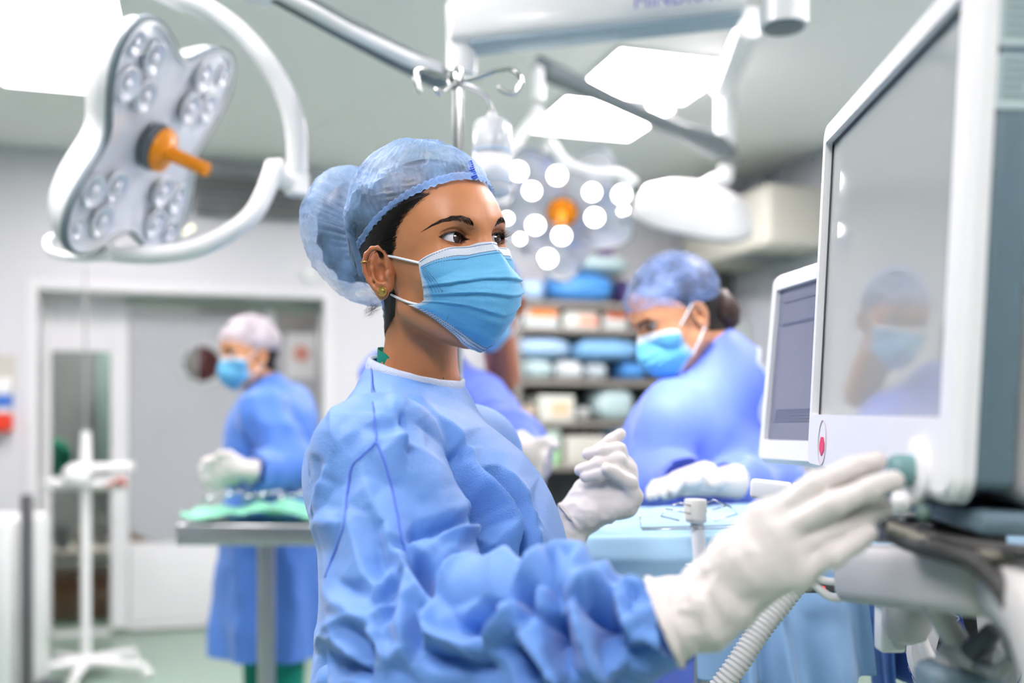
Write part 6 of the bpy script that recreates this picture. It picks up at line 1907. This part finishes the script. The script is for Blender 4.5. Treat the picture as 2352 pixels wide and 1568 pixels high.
for i in range(5):
    a = i * 2 * math.pi / 5 + .3; o_ = Vector((dx.x, 1.75, .10)); e_ = o_ + Vector((.27 * math.cos(a), .27 * math.sin(a), -.035))
    k = MB(); k.tube([o_, e_], .011, 10); k.sphere(e_ - Vector((0, 0, .035)), .03, 16, 10, sc=(1, .6, 1)); k.build('leg', M_DARKG, iv)
bg = empty('infusion_bottle', at(1130, 380, 1.86), 'clear white infusion bottle hanging from the drip stand', 'bottle')
bo_ = at(1130, 388, 1.86)
k = MB(); k.lathe([(.006, .108), (.009, .105), (.010, .094), (.026, .090), (.034, .082), (.035, .036), (.034, .031), (.0355, .027), (.035, -.035), (.030, -.048), (.014, -.055), (.012, -.068), (0, -.069)], bo_, (0, 0, 1), 28)
k.build('shell', mat('bottle plastic', (236, 241, 244), .2, trans=.3, var=.02), bg, smooth=50)
k = MB(); k.lathe([(.0358, .020), (.0358, -.030)], bo_, (0, 0, 1), 28); k.build('label_band', mat('bottle label', (236, 240, 246), .5, var=.05, scale=60), bg, smooth=True)
k = MB(); k.lathe([(.0364, .033), (.0364, .029)], bo_, (0, 0, 1), 28); k.build('blue_ring', mat('pale blue print', (170, 198, 226), .5), bg, smooth=True)
k = MB(); q0 = bo_ + Vector((0, 0, .107)); k.tube([q0, at(1130, 263, 1.86)], .003, 8); k.build('hanger', M_WHITE, bg)
# stand at left, in front of the doorway: thin pole with a white head and five-star base
sx_ = at(197, 1560, 5.4)
st = empty('monitor_stand', (sx_.x, 5.4, 0), 'white pole stand with a clamped crossbar in front of the glazed door', 'stand')
k = MB(); k.tube([Vector((sx_.x, 5.4, .05)), at(197, 1000, 5.4)], .026, 16); k.build('pole', M_WHITE, st, smooth=50)
k = MB(); k.tube([at(197, 1010, 5.4), at(196, 610, 5.4)], .006, 10); k.build('thin_rod', mat('grey rod', (150, 150, 150), .4), st, smooth=50)
k = MB(); k.tube([at(197, 1075, 5.4), at(197, 1020, 5.4), at(197, 990, 5.4)], [.030, .027, .022], 18); k.build('upper_collar', M_WHITE, st, smooth=50)
k = MB(); q0, q1 = at(205, 1076, 5.37), at(305, 1072, 5.37); k.tube([q0, q1], .028, 14); k.tube([at(110, 1112, 5.43), at(290, 1112, 5.37)], .030, 14); k.build('crossbar', M_WHITE, st, smooth=50)
k = MB(); k.sphere(at(175, 1092, 5.35), .075, 24, 14, sc=(1, .7, .9)); k.build('clamp_head', M_WHITE, st, smooth=True)
k = MB(); q = at(268, 1106, 5.33); k.tube([q, q + Vector((.03, -.02, .012)), q + Vector((.055, -.02, -.02))], .016, 12); k.tube([q, q + Vector((-.05, -.02, -.02))], .011, 10); k.build('clamp_lever', mat('red brown plastic', (178, 88, 70), .4), st, smooth=True)
for i in range(5):
    a = i * 2 * math.pi / 5 - .1; o_ = Vector((sx_.x, 5.4, .09)); e_ = o_ + Vector((.34 * math.cos(a), .34 * math.sin(a), -.02))
    k = MB(); k.tube([o_, e_], [.032, .024], 12); k.sphere(e_ - Vector((0, 0, .035)), .034, 16, 10, sc=(1, .6, 1)); k.build('leg', M_WHITE, st)
# white equipment cart at the left edge, with a dark post and black foot
ct = empty('equipment_cart', at(20, 1400, 4.6), 'white equipment cart with a dark corner post at the lower left edge', 'cart')
cb = at(10, 1330, 4.6)
k = MB(); k.box((cb.x - .20, 4.75, .53), (.50, .4, .82), bevel=.02); k.build('body', M_WHITE, ct)
k = MB(); k.box((at(62, 1350, 4.6).x, 4.6, .60), (.04, .05, .90), bevel=.005); k.build('corner_post', mat('post grey', (96, 96, 98), .4), ct)
k = MB(); k.box((cb.x - .18, 4.72, .075), (.62, .46, .07), bevel=.02); k.build('foot', M_DARKG, ct)
k = MB(); k.box((cb.x - .16, 4.53, .80), (.30, .06, .06), bevel=.02); k.build('handle', M_LIGHTG, ct)
for i in (-1, 1):
    k = MB(); k.lathe([(.02, -.015), (.04, -.015), (.04, .015), (.02, .015)], (cb.x - .18 + .26 * i, 4.55, .04), (1, 0, 0), 20); k.build('castor', M_BLACK, ct)

# added lamp, unseen above the table, put in to brighten the stooping woman's gown
added_lamp, ex4, ey4, en4 = lamp_head('surgical_lamp', 'added unseen lit surgical lamp over the draped table, above the smaller monitor', (.10, 1.42, 2.45), (.27, .66, -1.05), .25, .9, True, [], depth=.06)
k = MB(); k.tube([Vector((.10, 1.42, 2.45)) - en4 * .05, Vector((.08, 1.36, 2.62)), Vector((.08, 1.36, CEIL))], .028, 16); k.build('support', M_LAMPW, added_lamp, smooth=50)
ld = bpy.data.lights.new('added_beam', 'SPOT'); ld.energy = 95; ld.spot_size = math.radians(19); ld.spot_blend = .8; ld.shadow_soft_size = .09; ld.color = (.97, .98, 1.0)
lo = bpy.data.objects.new('added_beam', ld); COL.objects.link(lo)
lo.location = Vector((.10, 1.42, 2.45)) + en4 * .16; lo.rotation_euler = en4.to_track_quat('-Z', 'Y').to_euler()
lo.parent = added_lamp; lo.matrix_parent_inverse = world_matrix(added_lamp).inverted()
# ------------------------------------------------------------------ draped operating table, instrument stand, shelves and what lies on them
M_DRAPE = cloth_mat('drape pale blue', (166, 206, 232), transp=0, rough=.6, weave=0, transl=.12, crink=.18, var=.05, spec=.3)
M_DRAPE2 = cloth_mat('drape mid blue', (140, 180, 218), transp=0, rough=.6, weave=0, transl=.12, crink=.18, var=.05, spec=.3)
# table: runs away from the camera at right of the woman
ot = empty('operating_table', (.40, 1.95, 0), 'operating table hidden under pale blue drapes, right of the woman', 'operating table')
TX0, TX1, TY0, TY1, TZ = .10, .80, 1.54, 1.85, 1.222
k = MB(); k.box(((TX0+TX1)/2, (TY0+TY1)/2, TZ - .06), (TX1 - TX0 - .08, TY1 - TY0 - .08, .10), bevel=.03); k.build('top', M_DARKG, ot)
k = MB(); k.box(((TX0+TX1)/2, (TY0+TY1)/2 + .05, .50), (.26, .24, .84), bevel=.03); k.build('column', M_STEEL, ot)
k = MB(); k.box(((TX0+TX1)/2, (TY0+TY1)/2 + .02, .05), (.36, .32, .10), bevel=.03); k.build('base', M_DARKG, ot)
# drape: a sheet over a hump, falling over the edges in folds
nx_, ny_ = 120, 130
U = np.linspace(-.34, 1.30, nx_); W_ = np.linspace(-.55, 1.40, ny_)
UU, WW = np.meshgrid(U, W_, indexing='ij')
def edge_drop(t, lo, hi):
    over = np.maximum(lo - t, 0) + np.maximum(t - hi, 0)
    return np.clip(t, lo, hi), over
LX, LY = TX1 - TX0, TY1 - TY0
cx_, ox = edge_drop(UU * LX, -.02, LX + .02); cy_, oy = edge_drop(WW * LY, -.03, LY + .03)
sgx = np.sign(UU * LX - cx_); sgy = np.sign(WW * LY - cy_)
fld = np.sin(UU * LX * 26 + 1.6 * np.sin(WW * 5)) * .020 + np.sin(UU * LX * 11 + 2) * .018
fldx = np.sin(WW * LY * 24 + 1.3 * np.sin(UU * 6)) * .02
hump = .018 * np.exp(-((UU - .62) / .32) ** 2 - ((WW - .62) / .5) ** 2) + .02 * np.exp(-((UU - .25) / .2) ** 2 - ((WW - .3) / .3) ** 2)
X_ = TX0 + cx_ + sgx * (np.minimum(ox, .05) * .7 + (ox > 0) * (fldx * np.minimum(1, ox * 8))) 
Y_ = TY0 + cy_ + sgy * (np.minimum(oy, .05) * .7 + (oy > 0) * (fld * np.minimum(1, oy * 8)))
Pn = np.stack([UU.ravel(), WW.ravel(), 0 * UU.ravel()], 1)
Z_ = TZ + hump + .012 * (1 - 2 * np.abs(vnoise(Pn, 5, 3, 2))).reshape(UU.shape) * (ox + oy <= 0) - np.maximum(ox - .02, 0) - np.maximum(oy - .02, 0)
Z_ = np.maximum(Z_, .62)
dr = MB().grid(np.stack([X_, Y_, Z_], -1)).build('drape', M_DRAPE, None, smooth=True); tag(dr, 'pale blue drape spread over the operating table, folds falling at its front edge', 'drape')
sd_ = dr.modifiers.new('cloth', 'SOLIDIFY'); sd_.thickness = .002
# second drape hanging in front, lower right, over a lower side table
hx0, hx1 = at(1600, 1400, 1.30), at(2010, 1400, 1.30)
n_ = 220; u = np.linspace(0, 1, n_); rows = []
for q in np.linspace(0, 1, 40):
    x = hx0.x + (hx1.x - hx0.x) * u * (1 + .04 * q)
    fo = .55 * np.exp(-((u - .28) / .05) ** 2) - .5 * np.exp(-((u - .36) / .035) ** 2) + .7 * np.exp(-((u - .46 - .05 * q) / .05) ** 2) + .5 * np.exp(-((u - .72) / .12) ** 2) - .6 * np.exp(-((u - .92) / .05) ** 2) + .35 * np.sin(u * 16 + 1)
    y = 1.335 - .03 * q - (.006 + .030 * q) * fo
    z = at(0, 1318, 1.30).z + .0 - q * .135 - .012 * np.sin(u * 3) * q
    rows.append(np.stack([x, y, z + 0 * x], 1))
back_ = [np.stack([hx0.x + (hx1.x - hx0.x) * u, np.full(n_, 1.385), np.full(n_, at(0, 1316, 1.30).z)], 1)]
hd_ = MB().grid(np.stack(back_ + rows, 1)).build('drape', M_DRAPE2, None, smooth=True); tag(hd_, 'mid blue drape hanging in folds below the support arm, in front of the table', 'drape')
sd_ = hd_.modifiers.new('cloth', 'SOLIDIFY'); sd_.thickness = .002
st_ = empty('side_table', ((hx0.x + hx1.x) / 2, 1.375, 0), 'narrow side table under the hanging mid blue drape', 'side table')
k = MB(); k.box(((hx0.x + hx1.x) / 2, 1.375, at(0, 1316, 1.30).z - .020), (hx1.x - hx0.x - .03, .03, .022), bevel=.004); k.build('top', M_STEEL, st_)
for s in (0.1, .9):
    k = MB(); k.tube([Vector((hx0.x + (hx1.x - hx0.x) * s, 1.38, 0)), Vector((hx0.x + (hx1.x - hx0.x) * s, 1.38, at(0, 1316, 1.30).z - .02))], .012, 12); k.build('leg', M_STEEL, st_)
# deeper blue drape hanging behind it at the right
rows = []
u2 = np.linspace(0, 1, 90); xa, xb = at(1985, 0, 1.40).x, at(2112, 0, 1.40).x
for q in np.linspace(0, 1, 24):
    rows.append(np.stack([xa + (xb - xa) * u2 + .01 * q, 1.40 - (.004 + .02 * q) * (np.sin(u2 * 8) + .5 * np.sin(u2 * 19)), at(0, 1310, 1.40).z - q * .16 + 0 * u2], 1))
dd_ = MB().grid(np.stack([np.stack([xa + (xb - xa) * u2, np.full(90, 1.44), np.full(90, at(0, 1308, 1.40).z)], 1)] + rows, 1)).build('drape', cloth_mat('drape deep blue', (76, 116, 186), transp=0, rough=.6, weave=0, transl=.12, crink=.18, var=.05, spec=.3), None, smooth=True)
tag(dd_, 'deep blue drape end hanging right of the mid blue drape, beside the grey probe handle', 'drape'); dd_.modifiers.new('cloth', 'SOLIDIFY').thickness = .002
k = MB(); k.box(((xa + xb) / 2, 1.42, at(0, 1310, 1.40).z - .012), (xb - xa - .01, .03, .016)); 
rl = tag(k.build('side_rail', M_STEEL, None, smooth=False), 'steel side rail under the deep blue drape end', 'rail')
# small display box on the drape
bx = empty('small_display', at(1880, 1345, 1.27), 'small dark display box with red digits below the white cable loop', 'display box')
k = MB(); k.box(at(1882, 1348, 1.27), (.042, .02, .012), bevel=.002); k.build('case', M_DARKG, bx)
k = MB(); q = at(1884, 1348, 1.27) + Vector((0, -.0105, 0)); k.box(q, (.006, .0012, .006)); k.build('red_light', mat('red light', (230, 60, 40), .4, emit=(235, 60, 40), estr=.8), bx, smooth=False)
# breathing hose with rings
hp_ = catmull([at(1640, 1600, 1.12), at(1690, 1530, 1.12), at(1750, 1440, 1.13), at(1805, 1370, 1.14), at(1838, 1325, 1.15), at(1850, 1290, 1.17)], 22)
rr = [.0125 + .0014 * math.cos(i * 2 * math.pi / 2.9) for i in range(len(hp_))]
L_h = np.r_[0, np.cumsum([(hp_[i+1] - hp_[i]).length for i in range(len(hp_) - 1)])]
tt = np.linspace(0, L_h[-1], 640); PH = [Vector([np.interp(t, L_h, [p[j] for p in hp_]) for j in range(3)]) for t in tt]
k = MB(); k.tube(PH, [.0128 + .0010 * math.cos(t / .0029 * math.pi) for t in tt], 18)
tag(k.build('breathing_hose', mat('white corrugated hose', (212, 212, 208), .4), smooth=True), 'white corrugated breathing hose slanting up from the bottom edge to the support arm', 'hose')
# retractor post with wire frame standing over the drape
rp = empty('retractor_post', at(1602, 1310, 1.435), 'white post with round cap and thin wire loops in front of the draped table', 'post')
k = MB(); k.tube([Vector((at(1612, 1320, 1.435).x, 1.435, .0)), at(1612, 1325, 1.435), at(1600, 1190, 1.435)], [.010, .0105, .0098], 16); k.build('pole', M_WHITE, rp, smooth=50)
k = MB(); k.lathe([(.013, -.014), (.016, -.012), (.0165, .010), (.0155, .016), (0, .017)], at(1597, 1172, 1.435), (.02, 0, 1), 24); k.build('cap', mat('ivory cap', (228, 226, 216), .35), rp)
k = MB(); k.lathe([(.0150, -.004), (.0150, .004), (.011, .004)], at(1599, 1192, 1.435), (0, 0, 1), 24); k.build('collar', M_LIGHTG, rp)
for pts in ([(1470, 1182), (1472, 1212), (1720, 1205)], [(1475, 1216), (1720, 1212)], [(1590, 1180), (1530, 1168), (1518, 1185), (1560, 1195)], [(1605, 1180), (1672, 1160), (1695, 1180), (1640, 1196)], [(1590, 1162), (1560, 1155), (1545, 1160)], [(1606, 1160), (1640, 1148), (1680, 1165)]):
    k = MB(); k.tube([at(x, y, 1.425 + .0002 * (x - 1600)) for x, y in pts], .0011, 8); k.build('wire_loop', M_CHR, rp, smooth=True)
k = MB(); k.box(at(1632, 1308, 1.43), (.03, .02, .016), bevel=.004); k.build('joint', M_WHITE, rp)

# instrument (mayo) stand with green cloth, left
tz = at(0, 1195, 2.85).z
x0, x1 = at(412, 1200, 2.85).x, at(760, 1200, 2.85).x
ms = empty('instrument_stand', ((x0 + x1) / 2, 2.96, 0), 'steel instrument stand with a shallow tray, left of the woman', 'instrument stand')
k = MB(); k.box(((x0 + x1) / 2, 2.97, tz - .038), (x1 - x0, .30, .060), bevel=.006); k.build('tray', M_STEEL, ms)
px_ = at(606, 1400, 2.95).x
k = MB(); k.tube([Vector((px_, 2.96, .05)), Vector((px_, 2.96, tz - .06))], .022, 16); k.tube([Vector((px_ + .02, 2.95, .5)), Vector((px_ + .02, 2.95, tz - .06))], .014, 12); k.build('column', M_STEEL, ms, smooth=50)
k = MB(); k.box((px_, 2.96, .045), (.45, .06, .04), bevel=.01); k.box((px_ - .2, 2.96, .03), (.05, .30, .04), bevel=.01); k.box((px_ + .2, 2.96, .03), (.05, .30, .04), bevel=.01); k.build('foot', M_STEEL, ms)
gx = np.linspace(x0 + .01, x1 + .02, 60); gy = np.linspace(2.825, 3.11, 30); GX, GY = np.meshgrid(gx, gy, indexing='ij')
Pn = np.stack([GX.ravel(), GY.ravel(), 0 * GX.ravel()], 1)
GZ = tz + .006 + np.abs(vnoise(Pn, 9, 4, 2)).reshape(GX.shape) * .05 + .014 * np.exp(-((GX - (x0 + x1) / 2) / .1) ** 2)
cl = MB().grid(np.stack([GX, GY, GZ], -1)).build('cloth', cloth_mat('mint cloth', (150, 236, 200), transp=0, rough=.6, weave=0, transl=.2, crink=.3, var=.1), None, smooth=True)
tag(cl, 'crumpled mint green cloth lying on the instrument stand tray', 'cloth'); sd_ = cl.modifiers.new('cloth', 'SOLIDIFY'); sd_.thickness = .004
for i in range(7):
    q = Vector((x0 + .05 + i * .052, 2.90 + .02 * (i % 3), tz + .052 + .01 * (i % 2)))
    k = MB(); k.tube([q, q + Vector((.03, .02, .012)), q + Vector((.075, .05, .012))], [.006, .004, .0025], 10); k.tube([q + Vector((.0, .015, 0)), q + Vector((.032, .022, .012))], .005, 8)
    tag(k.build('instrument', M_CHR, smooth=True), 'small steel instrument lying on the mint green cloth', 'instrument', 'instruments on the mint cloth')

# shelves against the far wall: uprights, boards, packages
SB = on_wall(1188, 900, .48); sa0 = (SB - RO).dot(E1); sa1 = -0.10; SD = .50
sh = empty('shelving_unit', room((sa0 + sa1) / 2, SD / 2, 0), 'grey open shelving unit packed with supplies against the far wall', 'shelving')
M_SHELF = mat('shelf grey brown', (150, 144, 136), .45, var=.06)
def zpx(x, y, b): return on_wall(x, y, b).z
levels = [zpx(1300, y, SD) for y in (692, 752, 872, 968, 1068)] + [.50, .12]
k = MB()
for a in (sa0, sa1):
    for b in (.03, SD - .02):
        k = MB(); rbox(k, a - .02, a + .02, b - .02, b + .02, 0, levels[0] + .0); k.build('upright', M_SHELF, sh, smooth=False)
k = MB(); rbox(k, sa0 + .02, sa1 - .02, .012, .02, .1, levels[0]); k.build('back_panel', mat('shelf back', (70, 74, 76), .6), sh, smooth=False)
for z in levels:
    k = MB(); rbox(k, sa0 - .02, sa1 + .02, .02, SD, z - .035, z, bevel=.004); k.build('shelf_board', M_SHELF, sh)
def pillow(name, label, a, w, z, hgt, m, b=.30, dep=.36, group=None, cat='package', seed=0):
    k = MB(); k.sphere((0, 0, 0), 1, 36, 18); V = k.v[0]
    V = np.sign(V) * np.abs(V) ** .62
    V = V * (1 + .09 * vnoise(V, 2.2, seed)[:, None]) * np.array([w / 2, dep / 2, hgt / 2])
    V = V @ np.array(RROT.to_3x3()).T; V[:, 2] += -V[:, 2].min(); k.v[0] = V + np.array(room(a, b, z + .001)[:])
    return tag(k.build(name, m, smooth=True), label, cat, group)
def carton(label, a, w, z, hgt, rgb, front=None, frgb=None, b=.30, dep=.34, group=None):
    o = empty('box', room(a, b, z), label, 'box', group)
    k = MB(); rbox(k, a - w/2, a + w/2, b - dep/2, b + dep/2, z + .001, z + hgt, bevel=.008); k.build('carton', mat('carton %d %d %d' % rgb, rgb, .55), o)
    if frgb:
        f0, f1, g0, g1 = front
        k = MB(); rbox(k, a - w/2 + w * f0, a - w/2 + w * f1, b + dep/2, b + dep/2 + .003, z + hgt * g0, z + hgt * g1); k.build('label_panel', mat('print %d %d %d' % frgb, frgb, .55), o, smooth=False)
    return o
def apx(x): return wall_a(x, .46)
M_PB = mat('blue wrap', (140, 194, 238), .45, var=.1, scale=8); M_PB2 = mat('deep blue wrap', (78, 148, 216), .45, var=.1, scale=8); M_PL = mat('pale blue wrap', (176, 208, 240), .45, var=.06, scale=8)
M_PG = mat('grey green wrap', (190, 214, 214), .45, var=.06, scale=8); M_PM = mat('mint wrap', (178, 220, 190), .5, var=.08, scale=8)
def span(x0, x1): return (apx(x0) + apx(x1)) / 2, apx(x1) - apx(x0)
a, w = span(1268, 1418); pillow('package', 'bright blue wrapped package lying on top of the shelving unit', a, w, levels[0], .20, M_PB2, seed=1)
a, w = span(1195, 1256); pillow('package', 'pale blue wrapped package on top of the shelving unit, at its left end', a, w, levels[0], .14, M_PL, seed=2)
a, w = span(1310, 1460); pillow('package', 'pale grey green package topmost on the shelving unit, above the bright blue one', a, w, levels[0] + .215, .12, M_PG, b=.26, seed=3)
a, w = span(1398, 1432); pillow('package', 'small violet package on the very top of the pale grey green one', a, w, levels[0] + .345, .08, mat('violet wrap', (140, 110, 160), .5), b=.26, dep=.1, seed=4)
a, w = span(1432, 1458); pillow('package', 'dark purple bundle at the right end of the shelf top beside the bright blue package', a, w, levels[0], .18, mat('dark purple wrap', (62, 52, 104), .5), dep=.2, seed=5)
z = levels[1]; hh = levels[0] - .035 - z
a, w = span(1205, 1282); carton('white carton with an orange lid band, leftmost on the upper shelf', a, w, z, hh * .88, (210, 222, 220), (.12, .95, .55, .98), (240, 150, 90))
a, w = span(1296, 1372); carton('white carton with a salmon label on its right half, middle of the upper shelf', a, w, z, hh * .78, (222, 226, 216), (.42, .98, .2, .8), (238, 168, 140))
a, w = span(1388, 1440); carton('pale carton with a brown orange band, rightmost on the upper shelf', a, w, z, hh * .82, (208, 216, 212), (.05, .95, .6, .98), (196, 112, 80))
z = levels[2]; hh = levels[1] - .035 - z
a, w = span(1182, 1318); pillow('package', 'long pale blue soft package under the orange banded carton', a, w, z + .47 * hh, .44 * hh, M_PL, seed=6)
a, w = span(1322, 1475); pillow('package', 'big blue soft package next to the long pale one, left of the stooping woman', a, w, z + .45 * hh, .46 * hh, M_PB, seed=7)
a, w = span(1200, 1275); pillow('package', 'grey white soft package under the long pale blue one', a, w, z, .44 * hh, M_PG, seed=8)
a, w = span(1278, 1345); pillow('package', 'whitish soft package in the middle of the second shelf, below the two big blue ones', a, w, z, .42 * hh, mat('whitish wrap', (214, 222, 222), .5), seed=9)
a, w = span(1350, 1400); pillow('package', 'slim pale package leaning right of the whitish one', a, w, z, .36 * hh, mat('silver wrap', (190, 204, 208), .35), seed=10)
a, w = span(1432, 1490); pillow('package', 'deep blue package low on the second shelf, beside the stooping woman\'s mask', a, w, z, .40 * hh, M_PB2, seed=11)
z = levels[3]; hh = levels[2] - .035 - z
a, w = span(1238, 1318); carton('cream carton with a peach label on the third shelf', a, w, z, hh * .72, (222, 226, 214), (.35, .85, .25, .75), (250, 205, 165))
a, w = span(1196, 1236); pillow('package', 'small tan bundle left of the cream carton', a, w, z, .10, mat('tan wrap', (205, 184, 158), .5), seed=12)
a, w = span(1368, 1462); pillow('package', 'large grey green soft bag filling the right of the third shelf', a, w, z, hh * .93, M_PG, seed=13)
a, w = span(1325, 1362); pillow('package', 'small grey bundle between the cream carton and the grey green bag', a, w, z, .4 * hh, mat('grey wrap', (186, 190, 188), .5), seed=14)
z = levels[4]; hh = levels[3] - .035 - z
a, w = span(1212, 1286); carton('pale box with a light green lower half on the fourth shelf', a, w, z, hh * .95, (206, 224, 212), (.05, .95, .03, .5), (170, 226, 160))
a, w = span(1298, 1392); carton('beige box on the fourth shelf behind the raised glove', a, w, z, hh * .76, (212, 210, 198))
a, w = span(1398, 1470); pillow('package', 'blue package on the fourth shelf right of the beige box', a, w, z, hh * .62, M_PB2, seed=15)
a, w = span(1400, 1475); pillow('package', 'light blue package stacked on the blue one on the fourth shelf', a, w, z + hh * .62, hh * .32, M_PB, seed=16)
# --- right wall: ceiling duct, small phone unit, green rack
b0, b1 = right_b(1700), right_b(1850)
du = empty('duct_box', room(-.25, (b0 + b1) / 2, 2.5), 'beige duct box under the ceiling along the right wall', 'duct')
k = MB(); rbox(k, -.42, -.0, b0 - .05, b1 + .25, 2.43, 2.80, bevel=.03); k.build('casing', mat('duct beige', (206, 204, 190), .5), du)
k = MB(); rbox(k, -.38, -.08, b1 - .30, b1 - .02, 2.408, 2.432, bevel=.004); k.build('grille', mat('duct grille', (120, 126, 126), .5), du)
k = MB(); rbox(k, -.05, .0, b0 + .2, b0 + .4, 2.80, CEIL); k.build('hanger', M_LIGHTG, du)
q = on_right(1658, 655); b = (q - RO).dot(E2)
ph = empty('wall_phone', q, 'dark grey wall unit above the stooping woman\'s shoulder on the right wall', 'wall unit')
k = MB(); rbox(k, -.07, 0, b - .12, b + .16, q.z - .15, q.z + .15, bevel=.01); k.build('case', mat('unit dark', (112, 112, 114), .45), ph)
k = MB(); rbox(k, -.085, -.07, b - .06, b + .10, q.z - .10, q.z + .10, bevel=.01); k.build('front', M_DARKG, ph)
q = on_right(1680, 810); b = (q - RO).dot(E2)
rk = empty('wall_cabinet', q, 'pale wall cabinet with a green strip, right of the stooping woman\'s bun', 'cabinet')
k = MB(); rbox(k, -.14, 0, b - .32, b + .28, q.z - .14, q.z + .18, bevel=.01); k.build('case', mat('pale green grey', (186, 196, 190), .5), rk)
k = MB(); rbox(k, -.155, -.14, b + .12, b + .22, q.z - .14, q.z + .15, bevel=.004); k.build('green_strip', mat('strip green', (0, 140, 70), .5), rk)
k = MB(); rbox(k, -.16, -.0, b - .32, b + .28, q.z + .18, q.z + .22, bevel=.004); k.build('top_board', M_LIGHTG, rk)
bpy.context.view_layer.update()
